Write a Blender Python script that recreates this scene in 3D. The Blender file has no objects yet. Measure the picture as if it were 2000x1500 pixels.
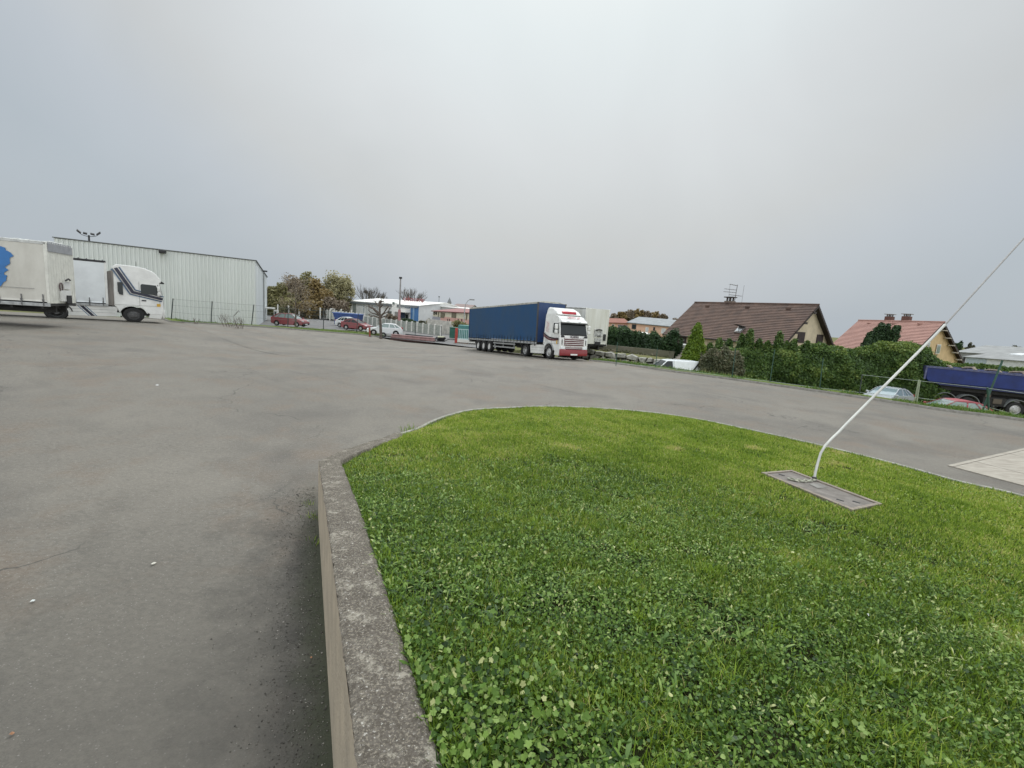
import bpy, bmesh, math, random
import numpy as np
from mathutils import Matrix, Vector
random.seed(7); RNG = np.random.default_rng(11)
R = math.radians
scene = bpy.context.scene
COL = scene.collection

# ---------------------------------------------------------------- camera
CAMH = 2.8; FPX = 910.0; PITCH = R(8.7); ROLL = R(4.2)
CM = (Matrix.Rotation(math.pi/2-PITCH, 3, 'X') @ Matrix.Rotation(ROLL, 3, 'Z'))
cd = bpy.data.cameras.new('camera'); cam = bpy.data.objects.new('camera', cd); COL.objects.link(cam)
cam.matrix_world = Matrix.Translation((0, 0, CAMH)) @ CM.to_4x4()
cd.sensor_width = 36; cd.lens = 36*FPX/2000; cd.clip_start = .05; cd.clip_end = 4000
scene.camera = cam
# ---------------------------------------------------------------- sky and light
SUN_EL = R(50); SUN_AZ = R(4)
w = bpy.data.worlds.new('World'); scene.world = w; w.use_nodes = True
nt = w.node_tree; nt.nodes.clear(); N = nt.nodes.new; L = nt.links.new
out = N('ShaderNodeOutputWorld'); bg = N('ShaderNodeBackground'); L(bg.outputs[0], out.inputs[0])
sky = N('ShaderNodeTexSky'); sky.sky_type = 'NISHITA'; sky.sun_disc = False
sky.sun_elevation = SUN_EL; sky.sun_rotation = SUN_AZ; sky.air_density = 1.5; sky.dust_density = 4
bg.inputs['Strength'].default_value = 0.1
tc = N('ShaderNodeTexCoord'); sep = N('ShaderNodeSeparateXYZ'); L(tc.outputs['Generated'], sep.inputs[0])
ramp = N('ShaderNodeValToRGB'); cr = ramp.color_ramp
cr.elements[0].position = 0.0; cr.elements[0].color = (14.5, 14.8, 14.9, 1)
cr.elements[1].position = 1.0; cr.elements[1].color = (8.4, 9.1, 9.3, 1)
for p_, c_ in ((.10, (12, 12.3, 12.5)), (.30, (5.6, 6.1, 6.4)), (.40, (4.6, 5.15, 5.65)), (.58, (4.65, 5.2, 5.7)), (.66, (5.25, 5.7, 6.15)), (.74, (5.95, 6.2, 6.3)), (.85, (6.85, 7.2, 7.35)), (.93, (7.45, 8.15, 8.35))):
    e = cr.elements.new(p_); e.color = (*c_, 1)
dt = N('ShaderNodeVectorMath'); dt.operation = 'DOT_PRODUCT'; L(tc.outputs['Generated'], dt.inputs[0])
dt.inputs[1].default_value = (math.sin(SUN_AZ)*math.cos(SUN_EL), math.cos(SUN_AZ)*math.cos(SUN_EL), math.sin(SUN_EL))
L(dt.outputs['Value'], ramp.inputs['Fac'])
zr = N('ShaderNodeMapRange'); zr.inputs['From Min'].default_value = .60; zr.inputs['From Max'].default_value = 1
zr.inputs['To Min'].default_value = 1; zr.inputs['To Max'].default_value = 4.6; L(sep.outputs['Z'], zr.inputs['Value'])
nz = N('ShaderNodeTexNoise'); nz.inputs['Scale'].default_value = 2.2; nz.inputs['Detail'].default_value = 6; nz.inputs['Distortion'].default_value = .6
L(tc.outputs['Generated'], nz.inputs['Vector'])
mr = N('ShaderNodeMapRange'); mr.inputs['From Min'].default_value = .3; mr.inputs['From Max'].default_value = .7
mr.inputs['To Min'].default_value = .955; mr.inputs['To Max'].default_value = 1.045
L(nz.outputs['Fac'], mr.inputs['Value'])
mzz = N('ShaderNodeMath'); mzz.operation = 'MULTIPLY'; L(mr.outputs[0], mzz.inputs[0]); L(zr.outputs[0], mzz.inputs[1])
mul = N('ShaderNodeVectorMath'); mul.operation = 'SCALE'; L(ramp.outputs['Color'], mul.inputs[0]); L(mzz.outputs[0], mul.inputs['Scale'])
mx = N('ShaderNodeMix'); mx.data_type = 'RGBA'; mx.inputs['Factor'].default_value = .94
L(sky.outputs[0], mx.inputs['A']); L(mul.outputs[0], mx.inputs['B']); L(mx.outputs['Result'], bg.inputs['Color'])
sd = bpy.data.lights.new('sun', 'SUN'); sd.energy = 1.3; sd.angle = R(14); sd.color = (1, .97, .93)
so = bpy.data.objects.new('sun', sd); COL.objects.link(so)
so.rotation_euler = (-(math.pi/2-SUN_EL), 0, -SUN_AZ)   # shines down from straight ahead, slightly right
vs = scene.view_settings; vs.view_transform = 'Standard'; vs.look = 'None'; vs.exposure = 0; vs.gamma = 1; vs.use_curve_mapping = False

# ---------------------------------------------------------------- terrain heights
def sst(a, b, x):
    t = np.clip((x-a)/(b-a), 0, 1); return t*t*(3-2*t)
def yardZ(x, y):
    x = np.asarray(x, float); y = np.asarray(y, float)
    s = (x-3)*-.5+(y-29)*.87
    dip = -1.7*np.tanh(.073*(.5*(s+np.sqrt(s*s+6))-.3).clip(0)/1.7)*sst(-27, -12, x)
    bump = .42*sst(-12, -22, x)*sst(42, 24, y)*sst(6, 16, y)
    return dip+bump
def outZ(x, y):
    return -1.20-.8*sst(2, 10, np.asarray(x, float))+0*np.asarray(y, float)
def ray(px, py):
    return CM @ Vector(((px-1000)/FPX, -(py-750)/FPX, -1.))
def D(px, py, Y):
    d = ray(px, py); t = Y/d.y; return Vector((d.x*t, Y, CAMH+d.z*t))
def GZ(px, py, z):
    d = ray(px, py); t = (z-CAMH)/d.z; return Vector((d.x*t, d.y*t, z))
def GY(px, py, off=0):
    z = 0.
    for i in range(25):
        p = GZ(px, py, z+off); z = .5*z+.5*float(yardZ(p.x, p.y))
    return GZ(px, py, z+off)
def PX(P):
    v = CM.transposed() @ (Vector(P)-Vector((0, 0, CAMH))); return (1000+FPX*v.x/-v.z, 750-FPX*v.y/-v.z)

# ---------------------------------------------------------------- materials
def lin(c):
    return tuple(((v/255)/12.92 if v/255 <= .04045 else (((v/255)+.055)/1.055)**2.4) for v in c)
MATS = {}
def mat(name, col, rough=.6, var=.12, scale=3, col2=None, metal=0, bump=0, bscale=60, coord='Object', detail=5, stretch=None, spec=.5, coat=0, emit=None, alpha=None, trans=0):
    if name in MATS: return MATS[name]
    m = bpy.data.materials.new(name); MATS[name] = m; m.use_nodes = True
    t = m.node_tree; n = t.nodes; b = n['Principled BSDF']
    b.inputs['Roughness'].default_value = rough; b.inputs['Metallic'].default_value = metal
    b.inputs['Specular IOR Level'].default_value = spec; b.inputs['Coat Weight'].default_value = coat
    tcn = n.new('ShaderNodeTexCoord'); mp = n.new('ShaderNodeMapping'); t.links.new(tcn.outputs[coord], mp.inputs[0])
    if stretch: mp.inputs['Scale'].default_value = stretch
    nn = n.new('ShaderNodeTexNoise'); nn.inputs['Scale'].default_value = scale; nn.inputs['Detail'].default_value = detail; nn.inputs['Roughness'].default_value = .65
    t.links.new(mp.outputs[0], nn.inputs['Vector'])
    r = n.new('ShaderNodeMapRange'); r.inputs['From Min'].default_value = .3; r.inputs['From Max'].default_value = .7
    t.links.new(nn.outputs['Fac'], r.inputs['Value'])
    mxx = n.new('ShaderNodeMix'); mxx.data_type = 'RGBA'
    c2 = col2 if col2 else tuple(v*(1-2*var) for v in col)
    c1 = col if col2 else tuple(min(1, v*(1+var*.6)) for v in col)
    mxx.inputs['A'].default_value = (*c1, 1); mxx.inputs['B'].default_value = (*c2, 1)
    t.links.new(r.outputs[0], mxx.inputs['Factor']); t.links.new(mxx.outputs['Result'], b.inputs['Base Color'])
    if bump:
        bn = n.new('ShaderNodeTexNoise'); bn.inputs['Scale'].default_value = bscale; bn.inputs['Detail'].default_value = 6
        t.links.new(tcn.outputs[coord], bn.inputs['Vector'])
        bu = n.new('ShaderNodeBump'); bu.inputs['Strength'].default_value = bump; bu.inputs['Distance'].default_value = .02
        t.links.new(bn.outputs['Fac'], bu.inputs['Height']); t.links.new(bu.outputs[0], b.inputs['Normal'])
    if trans:
        b.inputs['Transmission Weight'].default_value = trans
    return m
def leafmat(name, stops, transl=.3, rough=.55):
    m = bpy.data.materials.new(name); MATS[name] = m; m.use_nodes = True
    t = m.node_tree; n = t.nodes; b = n['Principled BSDF']; b.inputs['Roughness'].default_value = rough
    b.inputs['Specular IOR Level'].default_value = .35
    a = n.new('ShaderNodeAttribute'); a.attribute_name = 'tint'
    rp = n.new('ShaderNodeValToRGB'); c = rp.color_ramp
    for i, (p, cc) in enumerate(stops):
        e = c.elements[i] if i < 2 else c.elements.new(p)
        e.position = p; e.color = (*cc, 1)
    t.links.new(a.outputs['Fac'], rp.inputs['Fac']); t.links.new(rp.outputs['Color'], b.inputs['Base Color'])
    tr = n.new('ShaderNodeBsdfTranslucent'); t.links.new(rp.outputs['Color'], tr.inputs['Color'])
    ms = n.new('ShaderNodeMixShader'); ms.inputs[0].default_value = transl
    t.links.new(b.outputs[0], ms.inputs[1]); t.links.new(tr.outputs[0], ms.inputs[2]); t.links.new(ms.outputs[0], n['Material Output'].inputs['Surface'])
    return m

# ---------------------------------------------------------------- object helpers
def tag(o, label=None, cat=None, group=None, kind=None):
    if label: o['label'] = label
    if cat: o['category'] = cat
    if group: o['group'] = group
    if kind: o['kind'] = kind
    return o
def empty(name, loc, rz=0, label=None, cat=None, group=None, pitch=0):
    o = bpy.data.objects.new(name, None); COL.objects.link(o); o.location = loc; o.rotation_euler = (0, pitch, rz)
    o.empty_display_size = .3
    return tag(o, label, cat, group)
def children(o): return [c for c in bpy.data.objects if c.parent == o]
def copy_tree(o, parent=None):
    c = o.copy(); COL.objects.link(c)
    if parent: c.parent = parent
    for ch in children(o): copy_tree(ch, c)
    return c
class MB:
    def __init__(s): s.v = []; s.f = []; s.m = []; s.mi = 0
    def add(s, vs, fs):
        b = len(s.v); s.v += [tuple(v) for v in vs]
        for f in fs: s.f.append([b+i for i in f]); s.m.append(s.mi)
        return s
    def box(s, x0, x1, y0, y1, z0, z1):
        return s.add([(x0,y0,z0),(x1,y0,z0),(x1,y1,z0),(x0,y1,z0),(x0,y0,z1),(x1,y0,z1),(x1,y1,z1),(x0,y1,z1)],
            [(0,3,2,1),(4,5,6,7),(0,1,5,4),(1,2,6,5),(2,3,7,6),(3,0,4,7)])
    def cbox(s, c, d, rz=0):
        x, y, z = c; a, b, h = [k/2 for k in d]; ca, sa = math.cos(rz), math.sin(rz)
        vs = []
        for zz in (-h, h):
            for xx, yy in ((-a,-b),(a,-b),(a,b),(-a,b)): vs.append((x+xx*ca-yy*sa, y+xx*sa+yy*ca, z+zz))
        return s.add(vs, [(0,3,2,1),(4,5,6,7),(0,1,5,4),(1,2,6,5),(2,3,7,6),(3,0,4,7)])
    def prism(s, pts, y0, y1, top=None):
        """side outline (x,z) extruded across y; top = optional inset function z -> extra inset"""
        n = len(pts)
        g = (lambda z: 0) if top is None else top
        a = [(x, y0+g(z), z) for x, z in pts]; b = [(x, y1-g(z), z) for x, z in pts]
        fs = [tuple(range(n)), tuple(range(2*n-1, n-1, -1))]
        fs += [(i, i+n, (i+1) % n+n, (i+1) % n) for i in range(n)]
        return s.add(a+b, fs)
    def poly(s, pts): return s.add(pts, [tuple(range(len(pts)))])
    def slab(s, pts, nrm, th):
        n = len(pts); nv = Vector(nrm).normalized()*th
        b = [tuple(Vector(p)+nv) for p in pts]
        return s.add(list(pts)+b, [tuple(range(n-1, -1, -1)), tuple(range(n, 2*n))]+[(i, (i+1) % n, (i+1) % n+n, i+n) for i in range(n)])
    def tube(s, pts, rad, seg=8, cap=True):
        pts = [Vector(p) for p in pts]; n = len(pts)
        rr = rad if hasattr(rad, '__len__') else [rad]*n
        up = Vector((0, 0, 1)); base = len(s.v); prev = None
        for i, p in enumerate(pts):
            t = (pts[min(i+1, n-1)]-pts[max(i-1, 0)]).normalized()
            a = t.cross(up if abs(t.z) < .95 else Vector((1, 0, 0))).normalized() if prev is None else (prev-t*prev.dot(t)).normalized()
            prev = a; b = t.cross(a)
            for k in range(seg):
                q = 2*math.pi*k/seg; s.v.append(tuple(p+(a*math.cos(q)+b*math.sin(q))*rr[i]))
        for i in range(n-1):
            for k in range(seg):
                s.f.append([base+i*seg+k, base+i*seg+(k+1) % seg, base+(i+1)*seg+(k+1) % seg, base+(i+1)*seg+k]); s.m.append(s.mi)
        if cap:
            s.f.append([base+k for k in range(seg-1, -1, -1)]); s.m.append(s.mi)
            s.f.append([base+(n-1)*seg+k for k in range(seg)]); s.m.append(s.mi)
        return s
    def lathe(s, prof, c=(0, 0, 0), seg=28, axis='y'):
        base = len(s.v); n = len(prof)
        for r, h in prof:
            for k in range(seg):
                q = 2*math.pi*k/seg; a, b = r*math.cos(q), r*math.sin(q)
                s.v.append((c[0]+a, c[1]+h, c[2]+b) if axis == 'y' else (c[0]+a, c[1]+b, c[2]+h))
        for i in range(n-1):
            for k in range(seg):
                s.f.append([base+i*seg+k, base+i*seg+(k+1) % seg, base+(i+1)*seg+(k+1) % seg, base+(i+1)*seg+k]); s.m.append(s.mi)
        return s
    def build(s, name, mats, parent=None, bevel=0, smooth=False, seg=2):
        me = bpy.data.meshes.new(name); me.from_pydata(s.v, [], s.f)
        mats = mats if isinstance(mats, (list, tuple)) else [mats]
        for m in mats: me.materials.append(m)
        if any(s.m): me.polygons.foreach_set('material_index', s.m)
        bm = bmesh.new(); bm.from_mesh(me); bmesh.ops.recalc_face_normals(bm, faces=bm.faces); bm.to_mesh(me); bm.free()
        if smooth:
            me.polygons.foreach_set('use_smooth', [True]*len(me.polygons))
            me.set_sharp_from_angle(angle=R(40))
        me.update()
        o = bpy.data.objects.new(name, me); COL.objects.link(o)
        if parent: o.parent = parent
        if bevel:
            bv = o.modifiers.new('bevel', 'BEVEL'); bv.width = bevel; bv.segments = seg; bv.limit_method = 'ANGLE'; bv.angle_limit = R(35)
            bv.harden_normals = False
            me.polygons.foreach_set('use_smooth', [True]*len(me.polygons)); me.set_sharp_from_angle(angle=R(50))
        return o
def text_mesh(name, txt, size, m, parent, mat3, extrude=.004, mirror=False, bold=0):
    """mat3: 4x4 matrix placing text plane (x right, y up) in parent's frame"""
    cu = bpy.data.curves.new(name, 'FONT'); cu.body = txt; cu.size = size; cu.extrude = extrude; cu.align_x = 'CENTER'; cu.align_y = 'CENTER'; cu.offset = bold
    o = bpy.data.objects.new(name+'_c', cu); COL.objects.link(o)
    dg = bpy.context.evaluated_depsgraph_get(); me = bpy.data.meshes.new_from_object(o.evaluated_get(dg)); bpy.data.objects.remove(o)
    if mirror: me.transform(Matrix.Scale(-1, 4, (1, 0, 0)))
    me.transform(mat3); me.name = name; me.materials.clear(); me.materials.append(m)
    ob = bpy.data.objects.new(name, me); COL.objects.link(ob); ob.parent = parent
    return ob
def np_mesh(name, V, F, m, parent=None, tint=None, smooth=False, matidx=None):
    """V (n,3), F (k,c) constant corner count"""
    me = bpy.data.meshes.new(name); V = np.ascontiguousarray(V, np.float32); F = np.ascontiguousarray(F, np.int32)
    me.vertices.add(len(V)); me.vertices.foreach_set('co', V.ravel())
    k, c = F.shape; me.loops.add(k*c); me.loops.foreach_set('vertex_index', F.ravel())
    me.polygons.add(k); me.polygons.foreach_set('loop_start', np.arange(0, k*c, c, dtype=np.int32))
    for mm in (m if isinstance(m, (list, tuple)) else [m]): me.materials.append(mm)
    if matidx is not None: me.polygons.foreach_set('material_index', np.asarray(matidx, np.int32))
    me.update(calc_edges=True)
    if tint is not None:
        a = me.attributes.new('tint', 'FLOAT', 'POINT'); a.data.foreach_set('value', np.ascontiguousarray(tint, np.float32))
    if smooth: me.polygons.foreach_set('use_smooth', np.ones(k, bool))
    o = bpy.data.objects.new(name, me); COL.objects.link(o)
    if parent: o.parent = parent
    return o
def noise3(P, sc=1., seed=0):
    """cheap smooth pseudo noise (-1..1) as a sum of sines"""
    r = np.random.default_rng(seed); P = np.asarray(P, float)*sc; o = np.zeros(len(P))
    for i in range(7):
        k = r.normal(size=P.shape[1])*(1+.5*i); o += np.sin(P@k+r.uniform(0, 6.28))/(1+.35*i)
    return o/3.2
def leaf_quads(C, Nrm, size, asp=.6, jitter=.6, rng=RNG):
    """quads centred at C, normals Nrm + jitter"""
    n = len(C); nn = Nrm+rng.normal(size=(n, 3))*jitter; nn /= np.linalg.norm(nn, axis=1, keepdims=True)+1e-9
    t = np.cross(nn, rng.normal(size=(n, 3))); t /= np.linalg.norm(t, axis=1, keepdims=True)+1e-9
    b = np.cross(nn, t); s = (size*rng.uniform(.6, 1.3, n))[:, None] if np.isscalar(size) else size[:, None]
    a = t*s; c = b*s*asp
    V = np.stack([C-a, C-c*1.0, C+a, C+c], 1).reshape(-1, 3)
    return V, np.arange(4*n).reshape(-1, 4)
# ================================================================ GROUND, YARD, KERBS, LAWN
def cat_rom(pts, n=6):
    P = [np.array(p, float) for p in pts]; o = []
    for i in range(len(P)-1):
        a = P[max(i-1, 0)]; b = P[i]; c = P[i+1]; d = P[min(i+2, len(P)-1)]
        for k in range(n):
            t = k/n; o.append(.5*(2*b+(c-a)*t+(2*a-5*b+4*c-d)*t*t+(3*b-a-3*c+d)*t**3))
    o.append(P[-1]); return np.array(o)
kl = [GY(*q) for q in ((338, 629.5), (420, 634), (520, 640), (620, 648), (720, 656), (800, 664), (860, 671), (893, 676))]
kl = [(p.x, p.y) for p in kl]
kr = [tuple(GY(*q)[:2]) for q in ((1150, 705), (1280, 722), (1360, 733), (1500, 752), (1690, 779), (1850, 804), (2000, 823))]
left_far = [(-85, -14), (-62, 10), (-33.2, 39.3), (-31, 40.6)]
mid_back = [(kl[-1][0]+.9, kl[-1][1]+1.2), (-2.6, 49.5), (-1.2, 46), (3.4, 39), (5.2, 35.2)]
right_far = [(26.5, 12.5), (34, 2), (38, -14)]
KL = cat_rom([left_far[2], left_far[3]]+kl, 8)
KR = cat_rom(kr+right_far[:1], 6)
BOUND = np.array([left_far[0], left_far[1]]+[tuple(p) for p in KL]+mid_back+[tuple(p) for p in KR]+right_far[1:])
def pdist(X, Y, poly, closed=True):
    d = np.full(X.shape, 1e9); ins = np.zeros(X.shape, bool); n = len(poly)
    for i in range(n if closed else n-1):
        a = poly[i]; b = poly[(i+1) % n]; e = b-a; L2 = e@e+1e-12
        t = np.clip(((X-a[0])*e[0]+(Y-a[1])*e[1])/L2, 0, 1)
        d = np.minimum(d, np.hypot(X-a[0]-t*e[0], Y-a[1]-t*e[1]))
        if closed:
            c = ((a[1] > Y) != (b[1] > Y)) & (X < (b[0]-a[0])*(Y-a[1])/(b[1]-a[1]+1e-12)+a[0]); ins ^= c
    return np.where(ins, -d, d)
def terrZ(X, Y):
    d = pdist(X, Y, BOUND)
    yz = yardZ(X, Y)
    oz = outZ(X, Y)
    k = sst(.9, 4.5, d); k2 = sst(.9, 9, d); kk = np.where(X > 3, k, k2)
    z = yz*(1-kk)+oz*kk
    z = np.where(d < 1.3, yz-.16*sst(1.3, .5, d), z)
    # garden terrace of the house at right, held by the stone wall
    T = sst(36.5, 39.5, Y+.35*(X-8)*-1*0)*sst(5, 8, X)*sst(20, 17.0, X)
    g = -.15+.03*np.minimum(Y-38, 12)
    far = sst(150, 900, np.hypot(X, Y))
    return z-far*3.0
def axis_pts(lo, hi, flo, fhi, st):
    a = [flo]; s = st
    while a[-1] > lo: s *= 1.35; a.append(a[-1]-s)
    b = list(np.arange(flo, fhi, st)); s = st; c = [fhi]
    while c[-1] < hi: s *= 1.35; c.append(c[-1]+s)
    return np.array(a[:0:-1]+b+c)
def region_mat(name, cA, cB, scale, det=8, rough=.95, spec=.2, bump=.6, bscale=40, extra=None):
    m = mat(name, cA, rough, col2=cB, scale=scale, detail=det, bump=bump, bscale=bscale, spec=spec); return m
M_soil = mat('verge_soil', (.085, .11, .03), .95, col2=(.16, .14, .07), scale=.9, detail=8, bump=.6, bscale=25, spec=.15)
gx = axis_pts(-1800, 1800, -60, 60, 1.0); gy = axis_pts(-60, 2600, -6, 90, 1.0)
XX, YY = np.meshgrid(gx, gy); ZZ = terrZ(XX, YY)
V = np.stack([XX.ravel(), YY.ravel(), ZZ.ravel()], 1); nx_, ny_ = len(gx), len(gy)
I = np.arange(nx_*ny_).reshape(ny_, nx_); F = np.stack([I[:-1, :-1], I[:-1, 1:], I[1:, 1:], I[1:, :-1]], -1).reshape(-1, 4)
tag(np_mesh('ground', V, F, M_soil, smooth=True), kind='structure')

# asphalt material ------------------------------------------------
def asphalt_mat(name, base, stain_tone=False, warm=.5):
    m = bpy.data.materials.new(name); m.use_nodes = True; t = m.node_tree; n = t.nodes; b = n['Principled BSDF']; l = t.links.new
    b.inputs['Roughness'].default_value = .66; b.inputs['Specular IOR Level'].default_value = .42
    g = n.new('ShaderNodeNewGeometry')
    def noi(sc, det=4, ro=.6, vec=None, st=None):
        q = n.new('ShaderNodeTexNoise'); q.inputs['Scale'].default_value = sc; q.inputs['Detail'].default_value = det; q.inputs['Roughness'].default_value = ro
        if st:
            mp = n.new('ShaderNodeMapping'); mp.inputs['Scale'].default_value = st; mp.inputs['Rotation'].default_value = (0, 0, R(25)); l(g.outputs['Position'], mp.inputs[0]); l(mp.outputs[0], q.inputs['Vector'])
        else: l(g.outputs['Position'], q.inputs['Vector'])
        return q.outputs['Fac']
    def rng(v, a, b_, c, d_):
        q = n.new('ShaderNodeMapRange'); q.inputs[1].default_value = a; q.inputs[2].default_value = b_; q.inputs[3].default_value = c; q.inputs[4].default_value = d_; l(v, q.inputs[0]); return q.outputs[0]
    def mixc(f, A, B, blend='MIX'):
        q = n.new('ShaderNodeMix'); q.data_type = 'RGBA'; q.blend_type = blend
        for k, s in (('Factor', f), ('A', A), ('B', B)):
            if isinstance(s, tuple): q.inputs[k].default_value = (*s, 1)
            elif isinstance(s, (int, float)): q.inputs[k].default_value = s
            else: l(s, q.inputs[k])
        return q.outputs['Result']
    def mth(op, a, b_):
        q = n.new('ShaderNodeMath'); q.operation = op
        for i, s in enumerate((a, b_)):
            if isinstance(s, (int, float)): q.inputs[i].default_value = s
            else: l(s, q.inputs[i])
        return q.outputs[0]
    c = mixc(rng(noi(.22, 5), .35, .65, 0, 1), tuple(v*1.22 for v in base), tuple(v*f for v, f in zip(base, (.68, .68, .69))))
    c = mixc(rng(noi(.09, 3, .5, st=(1, 3.2, 1)), .5, .68, 0, .5), c, tuple(v*f for v, f in zip(base, (1.18, 1.16, 1.08))))   # pale dusty sweeps
    c = mixc(rng(noi(.45, 6, .7), .50, .62, 0, .9), c, tuple(v*f for v, f in zip(base, (.98, .74, .58))))                  # rusty brown soil stains
    c = mixc(rng(noi(1.3, 8, .75), .48, .66, 0, .7), c, tuple(v*.62 for v in base))
    c = mixc(rng(noi(3.1, 3, .5, st=(1, 6, 1)), .6, .72, 0, .35), c, tuple(v*.7 for v in base))                        # tyre scrub
    c = mixc(rng(noi(38, 3, .8), .3, .7, 0, .55), c, tuple(v*.5 for v in base))
    c = mixc(rng(noi(13, 6, .8, st=(1, 1.5, 1)), .42, .62, 0, .42), c, tuple(v*1.75 for v in base))
    c = mixc(rng(noi(.33, 4, .6), .52, .66, 0, .75), c, tuple(v*f for v, f in zip(base, (.60, .60, .62))))
    vo = n.new('ShaderNodeTexVoronoi'); vo.inputs['Scale'].default_value = 120; l(g.outputs['Position'], vo.inputs['Vector'])
    sepc = n.new('ShaderNodeSeparateColor'); l(vo.outputs['Color'], sepc.inputs[0])
    c = mixc(rng(sepc.outputs[0], .3, 1.0, 0, .35), c, tuple(min(1, v*1.5) for v in base), 'MIX') if True else c
    c = mixc(rng(sepc.outputs[1], .978, .992, 0, .5), c, (.42, .40, .36))
    if stain_tone:
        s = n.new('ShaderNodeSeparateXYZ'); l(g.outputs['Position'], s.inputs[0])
        # distance from the wall line: grime at its foot, plus a broad near-end darkening
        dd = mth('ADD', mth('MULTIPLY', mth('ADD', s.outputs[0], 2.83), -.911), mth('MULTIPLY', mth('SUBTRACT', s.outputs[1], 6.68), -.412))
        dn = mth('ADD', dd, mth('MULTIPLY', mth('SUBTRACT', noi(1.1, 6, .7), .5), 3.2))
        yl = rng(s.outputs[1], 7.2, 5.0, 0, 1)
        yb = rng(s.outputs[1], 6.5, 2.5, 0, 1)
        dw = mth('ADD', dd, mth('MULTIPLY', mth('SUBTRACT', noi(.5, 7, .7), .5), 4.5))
        c = mixc(mth('MULTIPLY', rng(dw, 4.2, .2, 0, .8), yb), c, tuple(v*.46 for v in base))  # broad patchy tone, darker towards the wall and the near end
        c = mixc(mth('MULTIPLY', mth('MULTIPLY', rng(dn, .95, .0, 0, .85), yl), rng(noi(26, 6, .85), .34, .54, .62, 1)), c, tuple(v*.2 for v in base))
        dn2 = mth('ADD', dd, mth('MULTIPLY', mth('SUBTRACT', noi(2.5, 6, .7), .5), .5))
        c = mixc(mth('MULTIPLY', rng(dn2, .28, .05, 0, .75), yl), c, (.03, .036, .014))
    # hairline cracks and curved tyre marks
    ds = n.new('ShaderNodeVectorMath'); ds.operation = 'ADD'; nd = n.new('ShaderNodeTexNoise'); nd.inputs['Scale'].default_value = 1.4; nd.inputs['Detail'].default_value = 6; l(g.outputs['Position'], nd.inputs['Vector'])
    l(g.outputs['Position'], ds.inputs[0]); l(nd.outputs['Color'], ds.inputs[1])
    vc = n.new('ShaderNodeTexVoronoi'); vc.feature = 'DISTANCE_TO_EDGE'; vc.inputs['Scale'].default_value = .22; l(ds.outputs[0], vc.inputs['Vector'])
    c = mixc(mth('MULTIPLY', rng(vc.outputs['Distance'], .0045, .0015, 0, .8), rng(noi(.2, 2), .48, .56, 0, 1)), c, tuple(v*.3 for v in base))
    cn = n.new('ShaderNodeVectorMath'); cn.operation = 'DISTANCE'; l(g.outputs['Position'], cn.inputs[0]); cn.inputs[1].default_value = (-20, -4, 0)
    wv = mth('SINE', mth('MULTIPLY', cn.outputs['Value'], 2.9), 0); ring = mth('MULTIPLY', rng(wv, .86, .99, 0, 1), rng(noi(.16, 5, .7), .5, .62, 0, .38)); c = mixc(ring, c, tuple(v*.45 for v in base))
    cn2 = n.new('ShaderNodeVectorMath'); cn2.operation = 'DISTANCE'; l(g.outputs['Position'], cn2.inputs[0]); cn2.inputs[1].default_value = (16, 44, 0)
    wv2 = mth('SINE', mth('MULTIPLY', cn2.outputs['Value'], 2.4), 0); ring2 = mth('MULTIPLY', rng(wv2, .88, .99, 0, 1), rng(noi(.21, 5, .7), .5, .64, 0, .34)); c = mixc(ring2, c, tuple(v*.5 for v in base))
    l(c, b.inputs['Base Color'])
    bu = n.new('ShaderNodeBump'); bu.inputs['Strength'].default_value = .6; bu.inputs['Distance'].default_value = .012
    hsum = mth('ADD', sepc.outputs[2], mth('MULTIPLY', noi(12, 6, .7), 1.6)); l(hsum, bu.inputs['Height']); l(bu.outputs[0], b.inputs['Normal'])
    return m
AS_BASE = (.136, .123, .101)
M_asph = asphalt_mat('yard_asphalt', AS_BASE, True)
M_road = asphalt_mat('road_asphalt', (.12, .12, .12))
# yard sheet: fan of rings from a centre
def dens(poly, st=1.2):
    o = []
    n = len(poly)
    for i in range(n):
        a, b = poly[i], poly[(i+1) % n]; k = max(1, int(np.hypot(*(b-a))/st))
        for j in range(k): o.append(a+(b-a)*j/k)
    return np.array(o)
BD = dens(BOUND); cen = np.array([-1., 14.]); nr = 46
ts = np.linspace(0, 1, nr+1)[1:]
P2 = np.concatenate([[cen]]+[cen+(BD-cen)*t for t in ts]); nb = len(BD)
_a = np.unwrap(np.arctan2(BD[:, 1]-cen[1], BD[:, 0]-cen[0])); _s = np.sign(np.median(np.diff(_a))); _k = [0]
for _i in range(1, len(BD)):
    if (_a[_i]-_a[_k[-1]])*_s > 1e-4: _k.append(_i)
print('dropped', len(BD)-len(_k)); BD = BD[_k]; nb = len(BD); P2 = np.concatenate([[cen]]+[cen+(BD-cen)*t for t in ts])
F4 = []
for i in range(nr-1):
    a = 1+i*nb; k = np.arange(nb); k2 = (k+1) % nb
    F4.append(np.stack([a+k, a+nb+k, a+nb+k2, a+k2], 1))
k = np.arange(nb); F4.append(np.stack([np.zeros(nb, int), 1+k, 1+(k+1) % nb, np.zeros(nb, int)], 1)[:0])
F4 = np.concatenate(F4)
me_v = np.column_stack([P2, yardZ(P2[:, 0], P2[:, 1])])
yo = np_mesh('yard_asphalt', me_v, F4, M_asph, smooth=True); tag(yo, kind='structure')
bm = bmesh.new(); bm.from_mesh(yo.data); bm.verts.ensure_lookup_table()
for i in range(nb): bm.faces.new([bm.verts[0], bm.verts[1+i], bm.verts[1+(i+1) % nb]])
bmesh.ops.recalc_face_normals(bm, faces=bm.faces); bm.to_mesh(yo.data); bm.free()
yo.data.polygons.foreach_set('use_smooth', [True]*len(yo.data.polygons))

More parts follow.
